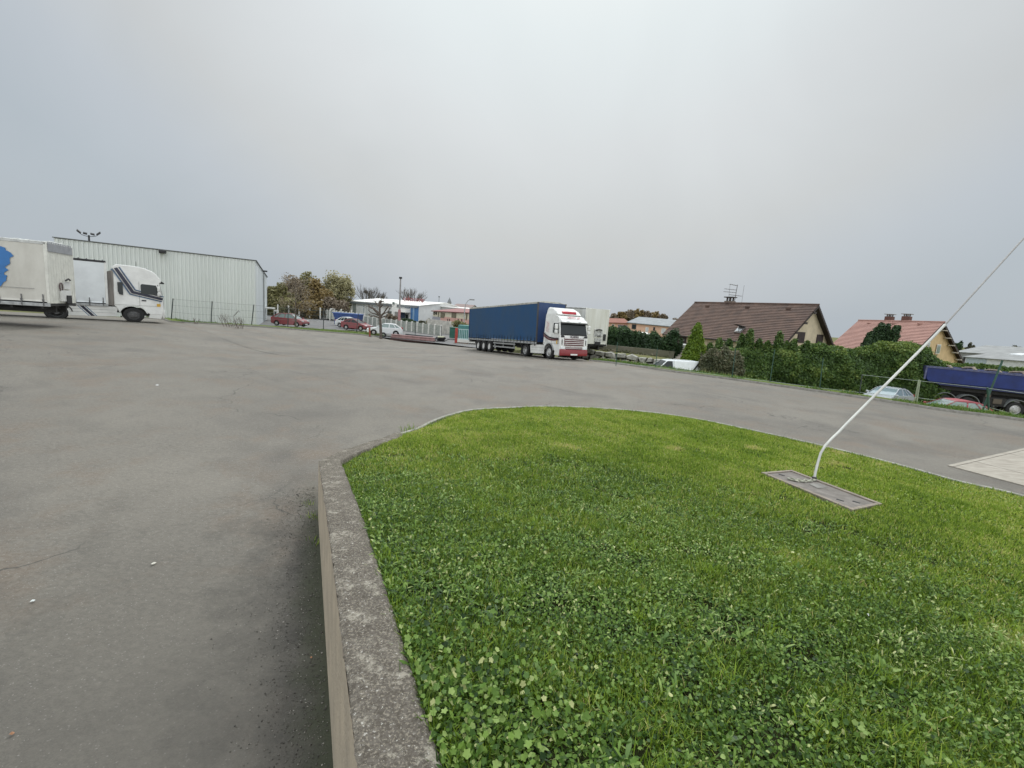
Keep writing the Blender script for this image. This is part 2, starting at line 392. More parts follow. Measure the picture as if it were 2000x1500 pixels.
# kerbs and verges ------------------------------------------------
def resample(P, st):
    P = np.asarray(P, float); d = np.r_[0, np.cumsum(np.linalg.norm(np.diff(P, axis=0), axis=1))]
    n = max(2, int(d[-1]/st)+1); q = np.linspace(0, d[-1], n); return np.stack([np.interp(q, d, P[:, i]) for i in range(P.shape[1])], 1)
def normals(P, side=1):
    T = np.gradient(P, axis=0); T /= np.linalg.norm(T, axis=1, keepdims=True)+1e-9; return np.stack([-T[:, 1], T[:, 0]], 1)*side
def strip(name, P, Nn, offs, zs, m, kind='structure', jit=0):
    """lofted strip along P; offs = distances outward, zs = function(i) heights array"""
    n = len(P); V = []
    for o_, z_ in zip(offs, zs):
        Q = P+Nn*o_; V.append(np.column_stack([Q, z_(Q) if callable(z_) else np.full(n, z_)]))
    V = np.concatenate(V); k = len(offs); i = np.arange(n-1); F = []
    for a in range(k-1): F.append(np.stack([a*n+i, a*n+i+1, (a+1)*n+i+1, (a+1)*n+i], 1))
    if jit: V += RNG.normal(size=V.shape)*jit
    o = np_mesh(name, V, np.concatenate(F), m); bm = bmesh.new(); bm.from_mesh(o.data); bmesh.ops.recalc_face_normals(bm, faces=bm.faces); bm.to_mesh(o.data); bm.free()
    return tag(o, kind=kind) if kind else o
M_kerb = mat('kerb_concrete', (.26, .25, .225), .9, col2=(.13, .12, .10), scale=7, detail=8, bump=.5, bscale=50, spec=.2)
M_kerbl = mat('lawn_kerb', (.42, .41, .36), .9, col2=(.17, .165, .13), scale=9, detail=8, bump=.5, bscale=60, spec=.2)
M_verge = mat('verge_grass', (.075, .14, .02), .95, col2=(.13, .13, .05), scale=1.5, detail=8, bump=.8, bscale=30, spec=.1)
yz = lambda off: (lambda Q: yardZ(Q[:, 0], Q[:, 1])+off)
def blendz(off, k):
    return lambda Q: (yardZ(Q[:, 0], Q[:, 1])+off)*(1-k)+outZ(Q[:, 0], Q[:, 1])*k
VERGES = []
for nm, P, sd in (('kerb', KL, 1), ('kerb', KR, 1)):
    P = resample(P, .5); Nn = normals(P, sd)
    left = P[0][0] < -5
    strip(nm, P, Nn, (0, .004, .14, .15), (yz(-.05), yz(.10), yz(.105), yz(-.1)), M_kerb)
    prof = [(.15, .095, 0), (.5, .10, 0), (1.0, .08, 0), (1.6, .02, 0)]+([(2.8, 0, .12), (4.5, 0, .3), (7.5, 0, .66), (12, 0, 1.015)] if left else [(2.4, 0, .35), (3.4, 0, .7), (5, 0, 1.01)])
    if left: prof = [(.15, .095, 0), (.5, .09, 0), (1.2, .05, 0), (2, 0, .1), (3.4, 0, .35), (5.5, 0, .8), (8, 0, 1.0)]
    strip('grass_verge', P, Nn, [a for a, b, c in prof], [blendz(b+.02, c) for a, b, c in prof], M_verge)
    VERGES.append((P, Nn, prof, left))

# road and parking outside the yard, on the left ------------------
pts = np.array([(-75, 60), (-48, 75), (-22, 66.), (-13, 55.8), (-5.6, 50.6), (-2.6, 50.2), (0, 62), (-4, 100), (-25, 98), (-60, 100)])
pts = [(-44, 64), (-30, 58.5), (-22, 56.5), (-15, 54.5), (-8.4, 52.0), (-3.6, 49), (-1, 52), (-2, 70), (-3, 120), (-30, 100), (-60, 95)]
mb = MB(); mb.poly([(x, y, -1.155) for x, y in pts]); tag(mb.build('road', M_road), kind='structure')

# ---------------------------------------------------------------- low retaining wall round the lawn
WD = np.array([.4117, -.9113]); WN = np.array([.9113, .4117]); W0 = np.array([-2.83, 6.68])
ws = np.array([.97, 3.29, 4.3, 5.11, 5.86, 8.5]); wz = np.array([.72, 1.04, 1.14, 1.19, 1.245, 1.40])
outer = [np.r_[W0+WD*s, z] for s, z in zip(ws, wz)]        # corner -> near
cor = outer[0]
outer2 = [np.array([-2.42, 9.62, .10]), np.array([-2.44, 8.9, .20]), np.array([-2.46, 7.8, .40]), np.array([-2.46, 6.7, .59])]
WO = np.array(outer2+outer)                              # from the far end to the near end
TH = .27
WI = WO.copy()
for i in range(len(WO)):
    a = WO[max(i-1, 0)][:2]; b = WO[min(i+1, len(WO)-1)][:2]; t = (b-a)/np.linalg.norm(b-a); nn_ = np.array([-t[1], t[0]])
    WI[i, :2] = WO[i, :2]+nn_*TH
fine = np.linspace(0, 1, 420)
def along(W):
    d = np.r_[0, np.cumsum(np.linalg.norm(np.diff(WO[:, :2], axis=0), axis=1))]; d /= d[-1]
    return np.stack([np.interp(fine, d, W[:, k]) for k in range(3)], 1)
FO, FI = along(WO), along(WI)
M_wtop = mat('wall_top', (.16, .145, .125), .95, col2=(.36, .335, .29), scale=26, detail=12, bump=.9, bscale=90, spec=.15)
def walltop_mat():
    m = bpy.data.materials.new('weathered_concrete'); m.use_nodes = True; t = m.node_tree; n = t.nodes; b = n['Principled BSDF']; l = t.links.new
    b.inputs['Roughness'].default_value = .95; b.inputs['Specular IOR Level'].default_value = .15
    g = n.new('ShaderNodeNewGeometry')
    def noi(sc, det=6, ro=.7):
        q = n.new('ShaderNodeTexNoise'); q.inputs['Scale'].default_value = sc; q.inputs['Detail'].default_value = det; q.inputs['Roughness'].default_value = ro; l(g.outputs['Position'], q.inputs['Vector']); return q.outputs['Fac']
    def rng(v, a, b_, c, d_):
        q = n.new('ShaderNodeMapRange'); q.inputs[1].default_value = a; q.inputs[2].default_value = b_; q.inputs[3].default_value = c; q.inputs[4].default_value = d_; l(v, q.inputs[0]); return q.outputs[0]
    def mixc(f, A, B):
        q = n.new('ShaderNodeMix'); q.data_type = 'RGBA'
        for k, s in (('Factor', f), ('A', A), ('B', B)):
            if isinstance(s, tuple): q.inputs[k].default_value = (*s, 1)
            else: l(s, q.inputs[k])
        return q.outputs['Result']
    c = mixc(rng(noi(3), .35, .65, 0, 1), (.15, .134, .112), (.10, .088, .074))
    c = mixc(rng(noi(48, 4, .8), .42, .58, 0, .85), c, (.070, .060, .048))
    c = mixc(rng(noi(85, 3, .7), .52, .64, 0, .75), c, (.27, .24, .19))
    c = mixc(rng(noi(7, 9, .85), .53, .60, 0, .75), c, (.33, .305, .25))
    c = mixc(rng(noi(64, 3, .6), .63, .69, 0, .8), c, (.50, .48, .43))
    c = mixc(rng(noi(16, 6, .8), .60, .68, 0, .9), c, (.05, .045, .035))
    l(c, b.inputs['Base Color'])
    bu = n.new('ShaderNodeBump'); bu.inputs['Strength'].default_value = .9; bu.inputs['Distance'].default_value = .008; l(noi(70, 6, .75), bu.inputs['Height']); l(bu.outputs[0], b.inputs['Normal'])
    return m
M_wtop = walltop_mat()
M_wface = mat('wall_render', (.46, .39, .295), .95, col2=(.30, .265, .21), scale=3, detail=12, bump=.8, bscale=45, spec=.1)
nf = len(fine); K = 13; V = []
for j in range(K):
    a = j/(K-1); Q = FO*(1-a)+FI*a; Q = Q.copy()
    nz_ = noise3(Q, 14, 3)*.004+noise3(Q, 60, 4)*.003; e = min(a, 1-a)
    er = (.012+.012*noise3(Q, 9, 5)+.010*noise3(Q, 37, 6)) if e == 0 else 0
    Q[:, 2] += nz_-er; Q[:, :2] += ((FI-FO)[:, :2]/TH)*((.006*noise3(Q, 30, 7)+.005*noise3(Q, 90, 17))[:, None])*(1 if a < .5 else -1)*(e == 0)
    V.append(Q)
inn = FI.copy(); inn[:, 2] = -.2; V.append(inn)
V = np.concatenate(V); i = np.arange(nf-1); F = [np.stack([a*nf+i, a*nf+i+1, (a+1)*nf+i+1, (a+1)*nf+i], 1) for a in range(K)]
wallo = empty('retaining_wall', (0, 0, 0), 0, 'low weathered grey concrete wall with speckled lichen top bordering the lawn', 'wall')
np_mesh('wall_top', V, np.concatenate(F), M_wtop, wallo, smooth=True)
V = []
for zz in np.linspace(0, 1, 9):
    Q = FO.copy(); Q[:, 2] = -.05+(FO[:, 2]-.008+.05)*zz-.002
    off = .004*noise3(Q, 4, 8)+(.006 if zz < 1 else .001)
    Q[:, :2] -= (FI-FO)[:, :2]/TH*np.asarray(off)[:, None]*(-1 if zz == 1 else 1)*0+0; V.append(Q)
V = np.concatenate(V); F = [np.stack([a*nf+i, a*nf+i+1, (a+1)*nf+i+1, (a+1)*nf+i], 1) for a in range(8)]
np_mesh('render_face', V, np.concatenate(F), M_wface, wallo, smooth=True)
mb = MB(); a, b = FO[0], FI[0]; mb.poly([(a[0], a[1]-.001, -.1), (b[0], b[1]-.001, -.1), (b[0], b[1]-.001, b[2]-.01), (a[0], a[1]-.001, a[2]-.01)]); mb.build('end_face', M_wtop, wallo)

# ---------------------------------------------------------------- lawn kerb + lawn surface
kk = [(-2.32, 9.62)]+[tuple(GZ(*q, .06)[:2]) for q in ((820, 836), (860, 817), (920, 801), (1000, 796), (1060, 793.5), (1150, 796), (1250, 803), (1350, 816), (1450, 836), (1600, 869), (1750, 906), (1870, 939), (2000, 969))]+[(10.9, 6.2), (11.4, 3), (11.2, -3)]
LK = resample(cat_rom(kk, 6), .12)
NK = normals(LK, 1)
_c = np.array([3, 6.]); 
if ((LK[60]+NK[60]-_c)**2).sum() < ((LK[60]-_c)**2).sum(): NK = -NK
strip('lawn_kerb', LK, NK, (.0, .003, .07, .075), (.0-.05, .062, .066, -.05), M_kerbl)
gap = strip('gutter_edge', LK, NK, (-.13, -.12, -.005, 0), (-.05, .045, .05, -.05), mat('dirty_kerb', (.10, .095, .08), .95, col2=(.055, .06, .03), scale=12, detail=8, bump=.6, bscale=50, spec=.1))
NT, NU = 150, 90
ts_ = np.linspace(0, 1, NT)
def samp(P, t):
    d = np.r_[0, np.cumsum(np.linalg.norm(np.diff(P[:, :2], axis=0), axis=1))]; d /= d[-1]
    return np.stack([np.interp(t, d, P[:, k]) for k in range(P.shape[1])], -1)
wi = FI.copy(); wi[:, 2] -= .045+.07*np.exp(-((np.arange(nf)-nf*.37)/(nf*.16))**2)
wl = samp(wi, ts_); kl3 = np.column_stack([LK-NK*.12, np.full(len(LK), .04)]); kl_ = samp(kl3, ts_**1.0)
us = np.linspace(0, 1, NU)
LG = wl[:, None, :]*(1-us)[None, :, None]+kl_[:, None, :]*us[None, :, None]
zz = wl[:, None, 2]*(1-us)[None, :]**1.15+kl_[:, None, 2]*(1-(1-us)[None, :]**1.15); LG[..., 2] = zz
nsp = LG.reshape(-1, 3)
bump_ = (noise3(nsp[:, :2], 1.6, 21)*.018+noise3(nsp[:, :2], 5, 22)*.008).reshape(NT, NU)
edge = np.minimum(1, np.minimum(us, 1-us)*14)[None, :]
LG[..., 2] += bump_*edge
M_lawn = mat('lawn_soil', (.012, .022, .006), 1, col2=(.035, .035, .015), scale=14, detail=8, bump=1, bscale=60, spec=.05)
I = np.arange(NT*NU).reshape(NT, NU); F = np.stack([I[:-1, :-1], I[1:, :-1], I[1:, 1:], I[:-1, 1:]], -1).reshape(-1, 4)
lw = np_mesh('lawn', LG.reshape(-1, 3), F, M_lawn, smooth=True); tag(lw, kind='structure')
bm = bmesh.new(); bm.from_mesh(lw.data); bmesh.ops.recalc_face_normals(bm, faces=bm.faces); bm.to_mesh(lw.data); bm.free()

# cell sampler -----------------------------------------------------
A_ = LG[:-1, :-1]; B_ = LG[1:, :-1]; C_ = LG[1:, 1:]; D_ = LG[:-1, 1:]
cen_ = (A_+B_+C_+D_)/4
area = .5*np.abs(np.cross((C_-A_)[..., :2], (D_-B_)[..., :2]))
dist = np.hypot(cen_[..., 0], cen_[..., 1])
vis = (cen_[..., 1] > .35) & (cen_[..., 0] < 1.35*cen_[..., 1]+1.2) & (cen_[..., 0] > -1.2*cen_[..., 1]-1.0)
def scatter(n, wfun, rng=RNG):
    p = (area*wfun(dist)*vis).ravel(); p /= p.sum()
    idx = rng.choice(len(p), n, p=p); u, v = rng.random((2, n))
    a, b, c, d = (q.reshape(-1, 3)[idx] for q in (A_, B_, C_, D_)); u = u[:, None]; v = v[:, None]
    return a*(1-u)*(1-v)+b*u*(1-v)+c*u*v+d*(1-u)*v
def lawn_z(x, y):
    q = LG.reshape(-1, 3); i = np.argmin((q[:, 0]-x)**2+(q[:, 1]-y)**2); return float(q[i, 2])
def lawn_hit(px, py):
    z = .3
    for _ in range(25): p = GZ(px, py, z); z = .5*z+.5*lawn_z(p.x, p.y)
    return p
PLATE_C = [lawn_hit(*q) for q in ((1486, 928), (1545, 923), (1722, 990), (1664, 1003))]
def keep_plate(P):
    poly = np.array([(p.x, p.y) for p in PLATE_C]); return pdist(P[:, 0], P[:, 1], poly) > -.012
def gclump(P, thin, sc=9., seed=71):
    k = noise3(P[:, :2], sc, seed)*.7+noise3(P[:, :2], 2.3, seed+1)*.5; return P[k+RNG.normal(size=len(P))*.22 > thin]
def tintf(P, n, base=.0, spread=.14, seed=31):
    q = .42+.42*np.clip(noise3(P[:, :2], 1.9, 99)-.62, 0, 1)*2+.16*noise3(P[:, :2], .8, seed)+.10*noise3(P[:, :2], 3.3, seed+1)+base+RNG.normal(size=n)*spread
    return np.clip(q, 0, 1)
def blades(P, Lh, Wd, lean=.55, tint=None, seg3=True, droop=.3):
    n = len(P); az = RNG.uniform(0, 2*math.pi, n); ln = np.abs(RNG.normal(size=n))*lean
    d = np.stack([np.cos(az), np.sin(az), np.zeros(n)], 1); side = np.stack([-np.sin(az), np.cos(az), np.zeros(n)], 1)
    tw = RNG.normal(size=n)[:, None]*.5; side = side*np.cos(tw)+d*np.sin(tw)
    up = np.array([0, 0, 1.]); h = Lh[:, None]; wd = Wd[:, None]
    s, c = np.sin(ln)[:, None], np.cos(ln)[:, None]
    m = P+(d*s+up*c)*h*.55; ln2 = (ln+droop+.3*RNG.random(n))[:, None]
    t = m+(d*np.sin(ln2)+up*np.cos(ln2))*h*.5
    V = np.stack([P-side*wd*.5, P+side*wd*.5, m-side*wd*.45, m+side*wd*.45, t], 1).reshape(-1, 3)
    b = np.arange(n)[:, None]*5; F = np.concatenate([b+np.array([0, 1, 3]), b+np.array([0, 3, 2]), b+np.array([2, 3, 4])])
    return V, F, np.repeat(tint, 5)
def rosette(P, rad, lobes, tint, tilt=.45, depth=.22, K=10):
    n = len(P); th = np.linspace(0, 2*math.pi, K, endpoint=False)[None, :]+RNG.uniform(0, 6.28, n)[:, None]
    base = np.linspace(0, 2*math.pi, K, endpoint=False)[None, :]
    r = rad[:, None]*(1-depth+depth*np.cos(base*lobes))*(1+.1*RNG.normal(size=(n, K)))
    nv = RNG.normal(size=(n, 3))*tilt; nv[:, 2] = 1; nv /= np.linalg.norm(nv, axis=1, keepdims=True)
    t = np.cross(nv, np.array([1., .3, 0])); t /= np.linalg.norm(t, axis=1, keepdims=True); b = np.cross(nv, t)
    rim = P[:, None]+t[:, None]*(r*np.cos(th))[..., None]+b[:, None]*(r*np.sin(th))[..., None]+nv[:, None]*(rad[:, None]*(.10+.06*RNG.normal(size=(n, K))))[..., None]
    V = np.concatenate([P[:, None], rim], 1).reshape(-1, 3); o = np.arange(n)[:, None]*(K+1)
    F = np.concatenate([o+np.array([0, 1+k, 1+(k+1) % K]) for k in range(K)]); return V, F, np.repeat(tint, K+1)
def oval(P, Ln, Wd, tint, lean=(.6, .35)):
    n = len(P); az = RNG.uniform(0, 6.283, n); el = np.clip(RNG.normal(lean[0], lean[1], n), .05, 1.4)
    d = np.stack([np.cos(az)*np.cos(el), np.sin(az)*np.cos(el), np.sin(el)], 1); s = np.stack([-np.sin(az), np.cos(az), RNG.normal(size=n)*.35], 1); s /= np.linalg.norm(s, axis=1, keepdims=True)
    L_ = Ln[:, None]; W_ = Wd[:, None]; dn = np.array([0, 0, -1.])
    f = [(0, .15), (.3, .75), (.6, 1), (.85, .7), (1, .05)]; rows = []
    for a, ww in f:
        c = P+d*L_*a+dn*L_*.28*a*a; rows += [c-s*W_*.5*ww, c+s*W_*.5*ww]
    V = np.stack(rows, 1).reshape(-1, 3); o = np.arange(n)[:, None]*10
    F = np.concatenate([np.concatenate([o+np.array([2*k, 2*k+1, 2*k+3]), o+np.array([2*k, 2*k+3, 2*k+2])]) for k in range(4)]); return V, F, np.repeat(tint, 10)
def merge(L_):
    Vs, Fs, Ts = [], [], []; b = 0
    for V, F, T in L_: Vs.append(V); Fs.append(F+b); Ts.append(T); b += len(V)
    return np.concatenate(Vs), np.concatenate(Fs), np.concatenate(Ts)
G0 = [(0, (.014, .038, .004)), (.3, (.055, .105, .008)), (.5, (.135, .225, .015)), (.7, (.24, .345, .032)), (.88, (.40, .45, .085)), (1, (.50, .43, .18))]
M_grass = leafmat('grass_blades', G0, .35)
M_weed = leafmat('weed_leaves', [(0, (.014, .040, .006)), (.35, (.055, .12, .012)), (.6, (.14, .235, .034)), (.85, (.26, .35, .10)), (1, (.44, .46, .20))], .25, .5)
parts = []
near = lambda a, b: (lambda d: sst(b, a, d))
def band(a, b, c, e): return lambda d: sst(a, b, d)*sst(e, c, d)
P = gclump(scatter(230000, near(3.2, 7)), -.05); n = len(P); parts.append(blades(P, RNG.uniform(.03, .095, n), RNG.uniform(.0025, .0055, n), .6, tintf(P, n, .06, .22)))
P = gclump(scatter(230000, band(2.8, 4.5, 8, 10)), -.28, 7); P = P[keep_plate(P)]; n = len(P); parts.append(blades(P, RNG.uniform(.03, .08, n), RNG.uniform(.005, .010, n), .6, tintf(P, n, .17, .22)))
P = gclump(scatter(190000, band(6.5, 9, 40, 50)), -.6, 5); P = P[keep_plate(P)]; n = len(P); parts.append(blades(P, RNG.uniform(.03, .065, n), RNG.uniform(.009, .016, n), .6, tintf(P, n, .30)))
# taller tufts
T = scatter(260, lambda d: d*0+1); T = T[keep_plate(T)]; rep = 60; P = np.repeat(T, rep, 0); P[:, :2] += RNG.normal(size=(len(P), 2))*.045; P = P[keep_plate(P)]; n = len(P)
parts.append(blades(P, RNG.uniform(.06, .13, n), RNG.uniform(.004, .009, n), .7, np.clip(.55+.2*noise3(P[:, :2], 3, 9)+RNG.normal(size=n)*.08, 0, 1)))
# coarse blades hanging over the wall edge and the kerb
t_ = RNG.uniform(.25, 1, 5200); P = samp(wi, t_); P[:, :2] += RNG.normal(size=(len(P), 2))*.03+np.array([.03, 0]); n = len(P)
parts.append(blades(P, RNG.uniform(.03, .10, n), RNG.uniform(.003, .007, n), .8, tintf(P, n)))
t_ = RNG.uniform(0, 1, 9000); P = samp(kl3, t_); P[:, :2] += RNG.normal(size=(len(P), 2))*.05; n = len(P)
parts.append(blades(P, RNG.uniform(.03, .08, n), RNG.uniform(.007, .013, n), .9, tintf(P, n, .1)))
V, F, T = merge(parts); tag(np_mesh('grass', V, F, M_grass, tint=T), 'short green grass covering the raised lawn', 'grass', kind='stuff')
parts = []
def clump(P, hi, lo, thin=.0, sc=7., seed=51):
    """patchy growth: thins the plants out between clumps and raises them on the clumps"""
    k = noise3(P[:, :2], sc, seed)*.6+noise3(P[:, :2], 1.1, seed+1)*.6; keep = k+RNG.normal(size=len(P))*.25 > thin; P = P[keep]; k = k[keep]
    P[:, 2] += lo+(hi-lo)*np.clip(.5+.6*k, 0, 1)*RNG.random(len(P))**.6; return P, len(P)
P, n = clump(scatter(98000, near(2.6, 7.6)), .085, .01, -.02); parts.append(rosette(P, RNG.uniform(.005, .012, n), 3, tintf(P, n, .06, .22, 41), .85, .12, 7))
P, n = clump(scatter(15000, near(2.2, 5.6)), .095, .03, .1, 5., 53); parts.append(rosette(P, RNG.uniform(.008, .016, n), 5, tintf(P, n, .10, .24, 43), .75, .13, 15))
P, n = clump(scatter(96000, near(3.0, 8.0)), .06, .0, -.05, 8., 55); parts.append(oval(P, RNG.uniform(.02, .075, n), RNG.uniform(.005, .014, n), tintf(P, n, .04, .24, 45)))
P, n = clump(scatter(42000, band(4, 6, 12, 15)), .05, .01, .0, 4., 57); P = P[keep_plate(P)]; n = len(P); parts.append(rosette(P, RNG.uniform(.007, .013, n), 3, tintf(P, n, .2, .2, 41), .85, .12, 6))
T = scatter(230, lambda d: sst(9, 3, d)); T = T[keep_plate(T)]; rep = 14; P = np.repeat(T, rep, 0)+np.array([0, 0, .01]); n = len(P); parts.append(oval(P, RNG.uniform(.06, .13, n), RNG.uniform(.012, .024, n), tintf(P, n, .1, .12, 49), (.5, .3)))
# big lobed leaves beside the wall
t_ = RNG.uniform(.70, 1, 1500); P = samp(wi, t_); P[:, :2] += np.abs(RNG.normal(size=(len(P), 1)))*.30*WN[None, :]; n = len(P); P[:, 2] += RNG.uniform(.03, .10, n)
parts.append(rosette(P, RNG.uniform(.006, .019, n), 5, tintf(P, n, .03, .24, 47), .85, .15, 20))
V, F, T = merge(parts); tag(np_mesh('ground_cover', V, F, M_weed, tint=T), 'broad leaved weeds and clover growing in the lawn', 'weeds', kind='stuff')
# grit swept up against the foot of the wall
g_ = np.random.default_rng(5); n = 4200; s_ = g_.uniform(.0, 6.2, n); o_ = np.abs(g_.normal(size=n))*.26+.02; C0 = W0[None, :]+WD[None, :]*s_[:, None]-WN[None, :]*o_[:, None]; rr_ = g_.uniform(.002, .0075, n)*(1+(g_.random(n) > .985)*1.2)
oc = np.array([(1, 0, 0), (0, 1, 0), (-1, 0, 0), (0, -1, 0), (0, 0, .8), (0, 0, -.4)]); Vg = (np.column_stack([C0, rr_*.4])[:, None, :]+oc[None]*rr_[:, None, None]*g_.uniform(.6, 1.3, (n, 6, 1))).reshape(-1, 3)
fo = np.array([(0, 1, 4), (1, 2, 4), (2, 3, 4), (3, 0, 4), (1, 0, 5), (2, 1, 5), (3, 2, 5), (0, 3, 5)]); Fg = (np.arange(n)[:, None, None]*6+fo[None]).reshape(-1, 3)
tag(np_mesh('grit', Vg, Fg, leafmat('grit_stone', [(0, (.045, .042, .036)), (.5, (.10, .093, .08)), (.85, (.16, .15, .13)), (1, (.38, .36, .32))], 0, .9), tint=np.repeat(g_.random(n), 6)), 'loose grit along the foot of the low wall', 'grit', kind='stuff')
# verge grass -------------------------------------------------------
parts = []
M_vgrass = leafmat('verge_blades', [(0, (.03, .06, .012)), (.45, (.07, .15, .02)), (.7, (.13, .21, .035)), (1, (.28, .24, .12))], .3)
for P_, N_, prof, left in VERGES:
    n = 26000 if left else 24000
    i = RNG.integers(0, len(P_)-1, n); f = RNG.random((n, 1)); Q = P_[i]*(1-f)+P_[i+1]*f; NN = N_[i]
    oo = np.array([a for a, b, c in prof]); of = RNG.uniform(.12, 5.0 if left else 2.2, n) if left else RNG.uniform(.12, 2.0, n)
    bb = np.interp(of, oo, [b for a, b, c in prof]); cc = np.interp(of, oo, [c for a, b, c in prof])
    Q = Q+NN*of[:, None]; z = (yardZ(Q[:, 0], Q[:, 1])+bb)*(1-cc)+outZ(Q[:, 0], Q[:, 1])*cc
    dens_ = noise3(Q, .5, 61); kp = dens_ > (-.35 if not left else np.where(Q[:, 0] < -22, .25, -.6)); Q = Q[kp]; z = z[kp]; m_ = len(Q)
    P3 = np.column_stack([Q, z]); parts.append(blades(P3, RNG.uniform(.05, .16, m_), RNG.uniform(.012, .03, m_), .6, np.clip(.5+.2*noise3(Q, .4, 63)+RNG.normal(size=m_)*.13, 0, 1)))
    kp = RNG.random(m_) < .12; P3 = P3[kp]; m_ = len(P3); parts.append(blades(P3, RNG.uniform(.1, .3, m_), RNG.uniform(.015, .03, m_), .6, np.clip(.75+RNG.normal(size=m_)*.15, 0, 1)))
V, F, T = merge(parts); tag(np_mesh('verge_grass', V, F, M_vgrass, tint=T), 'rough grass and dry weeds on the verges behind the kerbs', 'grass', kind='stuff')

# concrete pad at right ----------------------------------------------
M_pad = mat('pad_concrete', (.38, .35, .30), .9, col2=(.23, .205, .17), scale=2.2, detail=9, bump=.4, bscale=40, stretch=(1, 4, 1), spec=.2)
a = np.array([10.29, 10.59]); u = np.array([.871, .49]); v = np.array([.39, -.92])
def qd(s0, s1, t0, t1): return [tuple(a+u*s+v*t) for s, t in ((s0, t0), (s1, t0), (s1, t1), (s0, t1))]
mb = MB()
for r_ in ((0, 1.28, .12, 2.2), (0, 1.28, 2.22, 6), (1.31, 3.6, .12, 6), (3.63, 7, .12, 6), (0, 7, -.0, .10)):
    q = qd(*r_); mb.add([(x, y, .002) for x, y in q]+[(x, y, .022) for x, y in q], [(4, 5, 6, 7), (0, 1, 5, 4), (1, 2, 6, 5), (2, 3, 7, 6), (3, 0, 4, 7)])
tag(mb.build('concrete_pad', M_pad), kind='structure')
# ================================================================ VEHICLES
W_PAINT = mat('white_paint', (.70, .70, .67), .35, .10, 1.5, coat=.4)
W_DIRTY = mat('dirty_white', (.60, .60, .56), .55, .22, 2.0, stretch=(1, 1, .35))
BLACK = mat('black_plastic', (.018, .018, .02), .6, .1)
RUBBER = mat('tyre_rubber', (.022, .022, .022), .85, .2, 8, bump=.3)
CHASSIS = mat('chassis_dark', (.028, .027, .026), .8, .3, 5)
STEEL = mat('galvanised', (.42, .43, .43), .5, .2, 5, metal=.5)
RIM = mat('steel_rim', (.55, .55, .54), .4, .25, 9, metal=.4)
RIMD = mat('dark_rim', (.10, .10, .10), .6, .3, 9)
GLASS = mat('dark_glass', (.018, .024, .025), .10, .1, 1, spec=.35)
GLASSL = mat('side_glass', (.16, .22, .21), .08, .15, 1, spec=.8, coat=.5)
RED = mat('red_paint', (.24, .016, .022), .35, .12, 2, coat=.4)
DRED = mat('dark_red_paint', (.19, .014, .02), .3, .12, 2, coat=.5)
NAVY = mat('navy_stripe', (.012, .014, .035), .4, .1)
LBLUE = mat('light_blue_stripe', (.05, .13, .24), .4, .1)
CURT_B = mat('blue_curtain', (.014, .064, .160), .7, .18, .5, bump=.3, bscale=5, stretch=(1, 1, .5), col2=(.032, .066, .115), spec=.25)
CURT_W = mat('grimy_curtain', (.58, .57, .52), .65, .16, .9, col2=(.42, .405, .36), bump=.15, bscale=5, stretch=(1, 1, .4))
CURT_W2 = mat('pale_curtain', (.68, .71, .72), .6, .06, 1.2)
PLATE = mat('number_plate', (.75, .75, .72), .4, .05)
AMBER = mat('amber', (.75, .28, .02), .4, .1)
LAMP = mat('lamp_lens', (.68, .70, .70), .12, .05, coat=.6)
ORANGE = mat('orange_sticker', (.65, .38, .04), .5, .1)

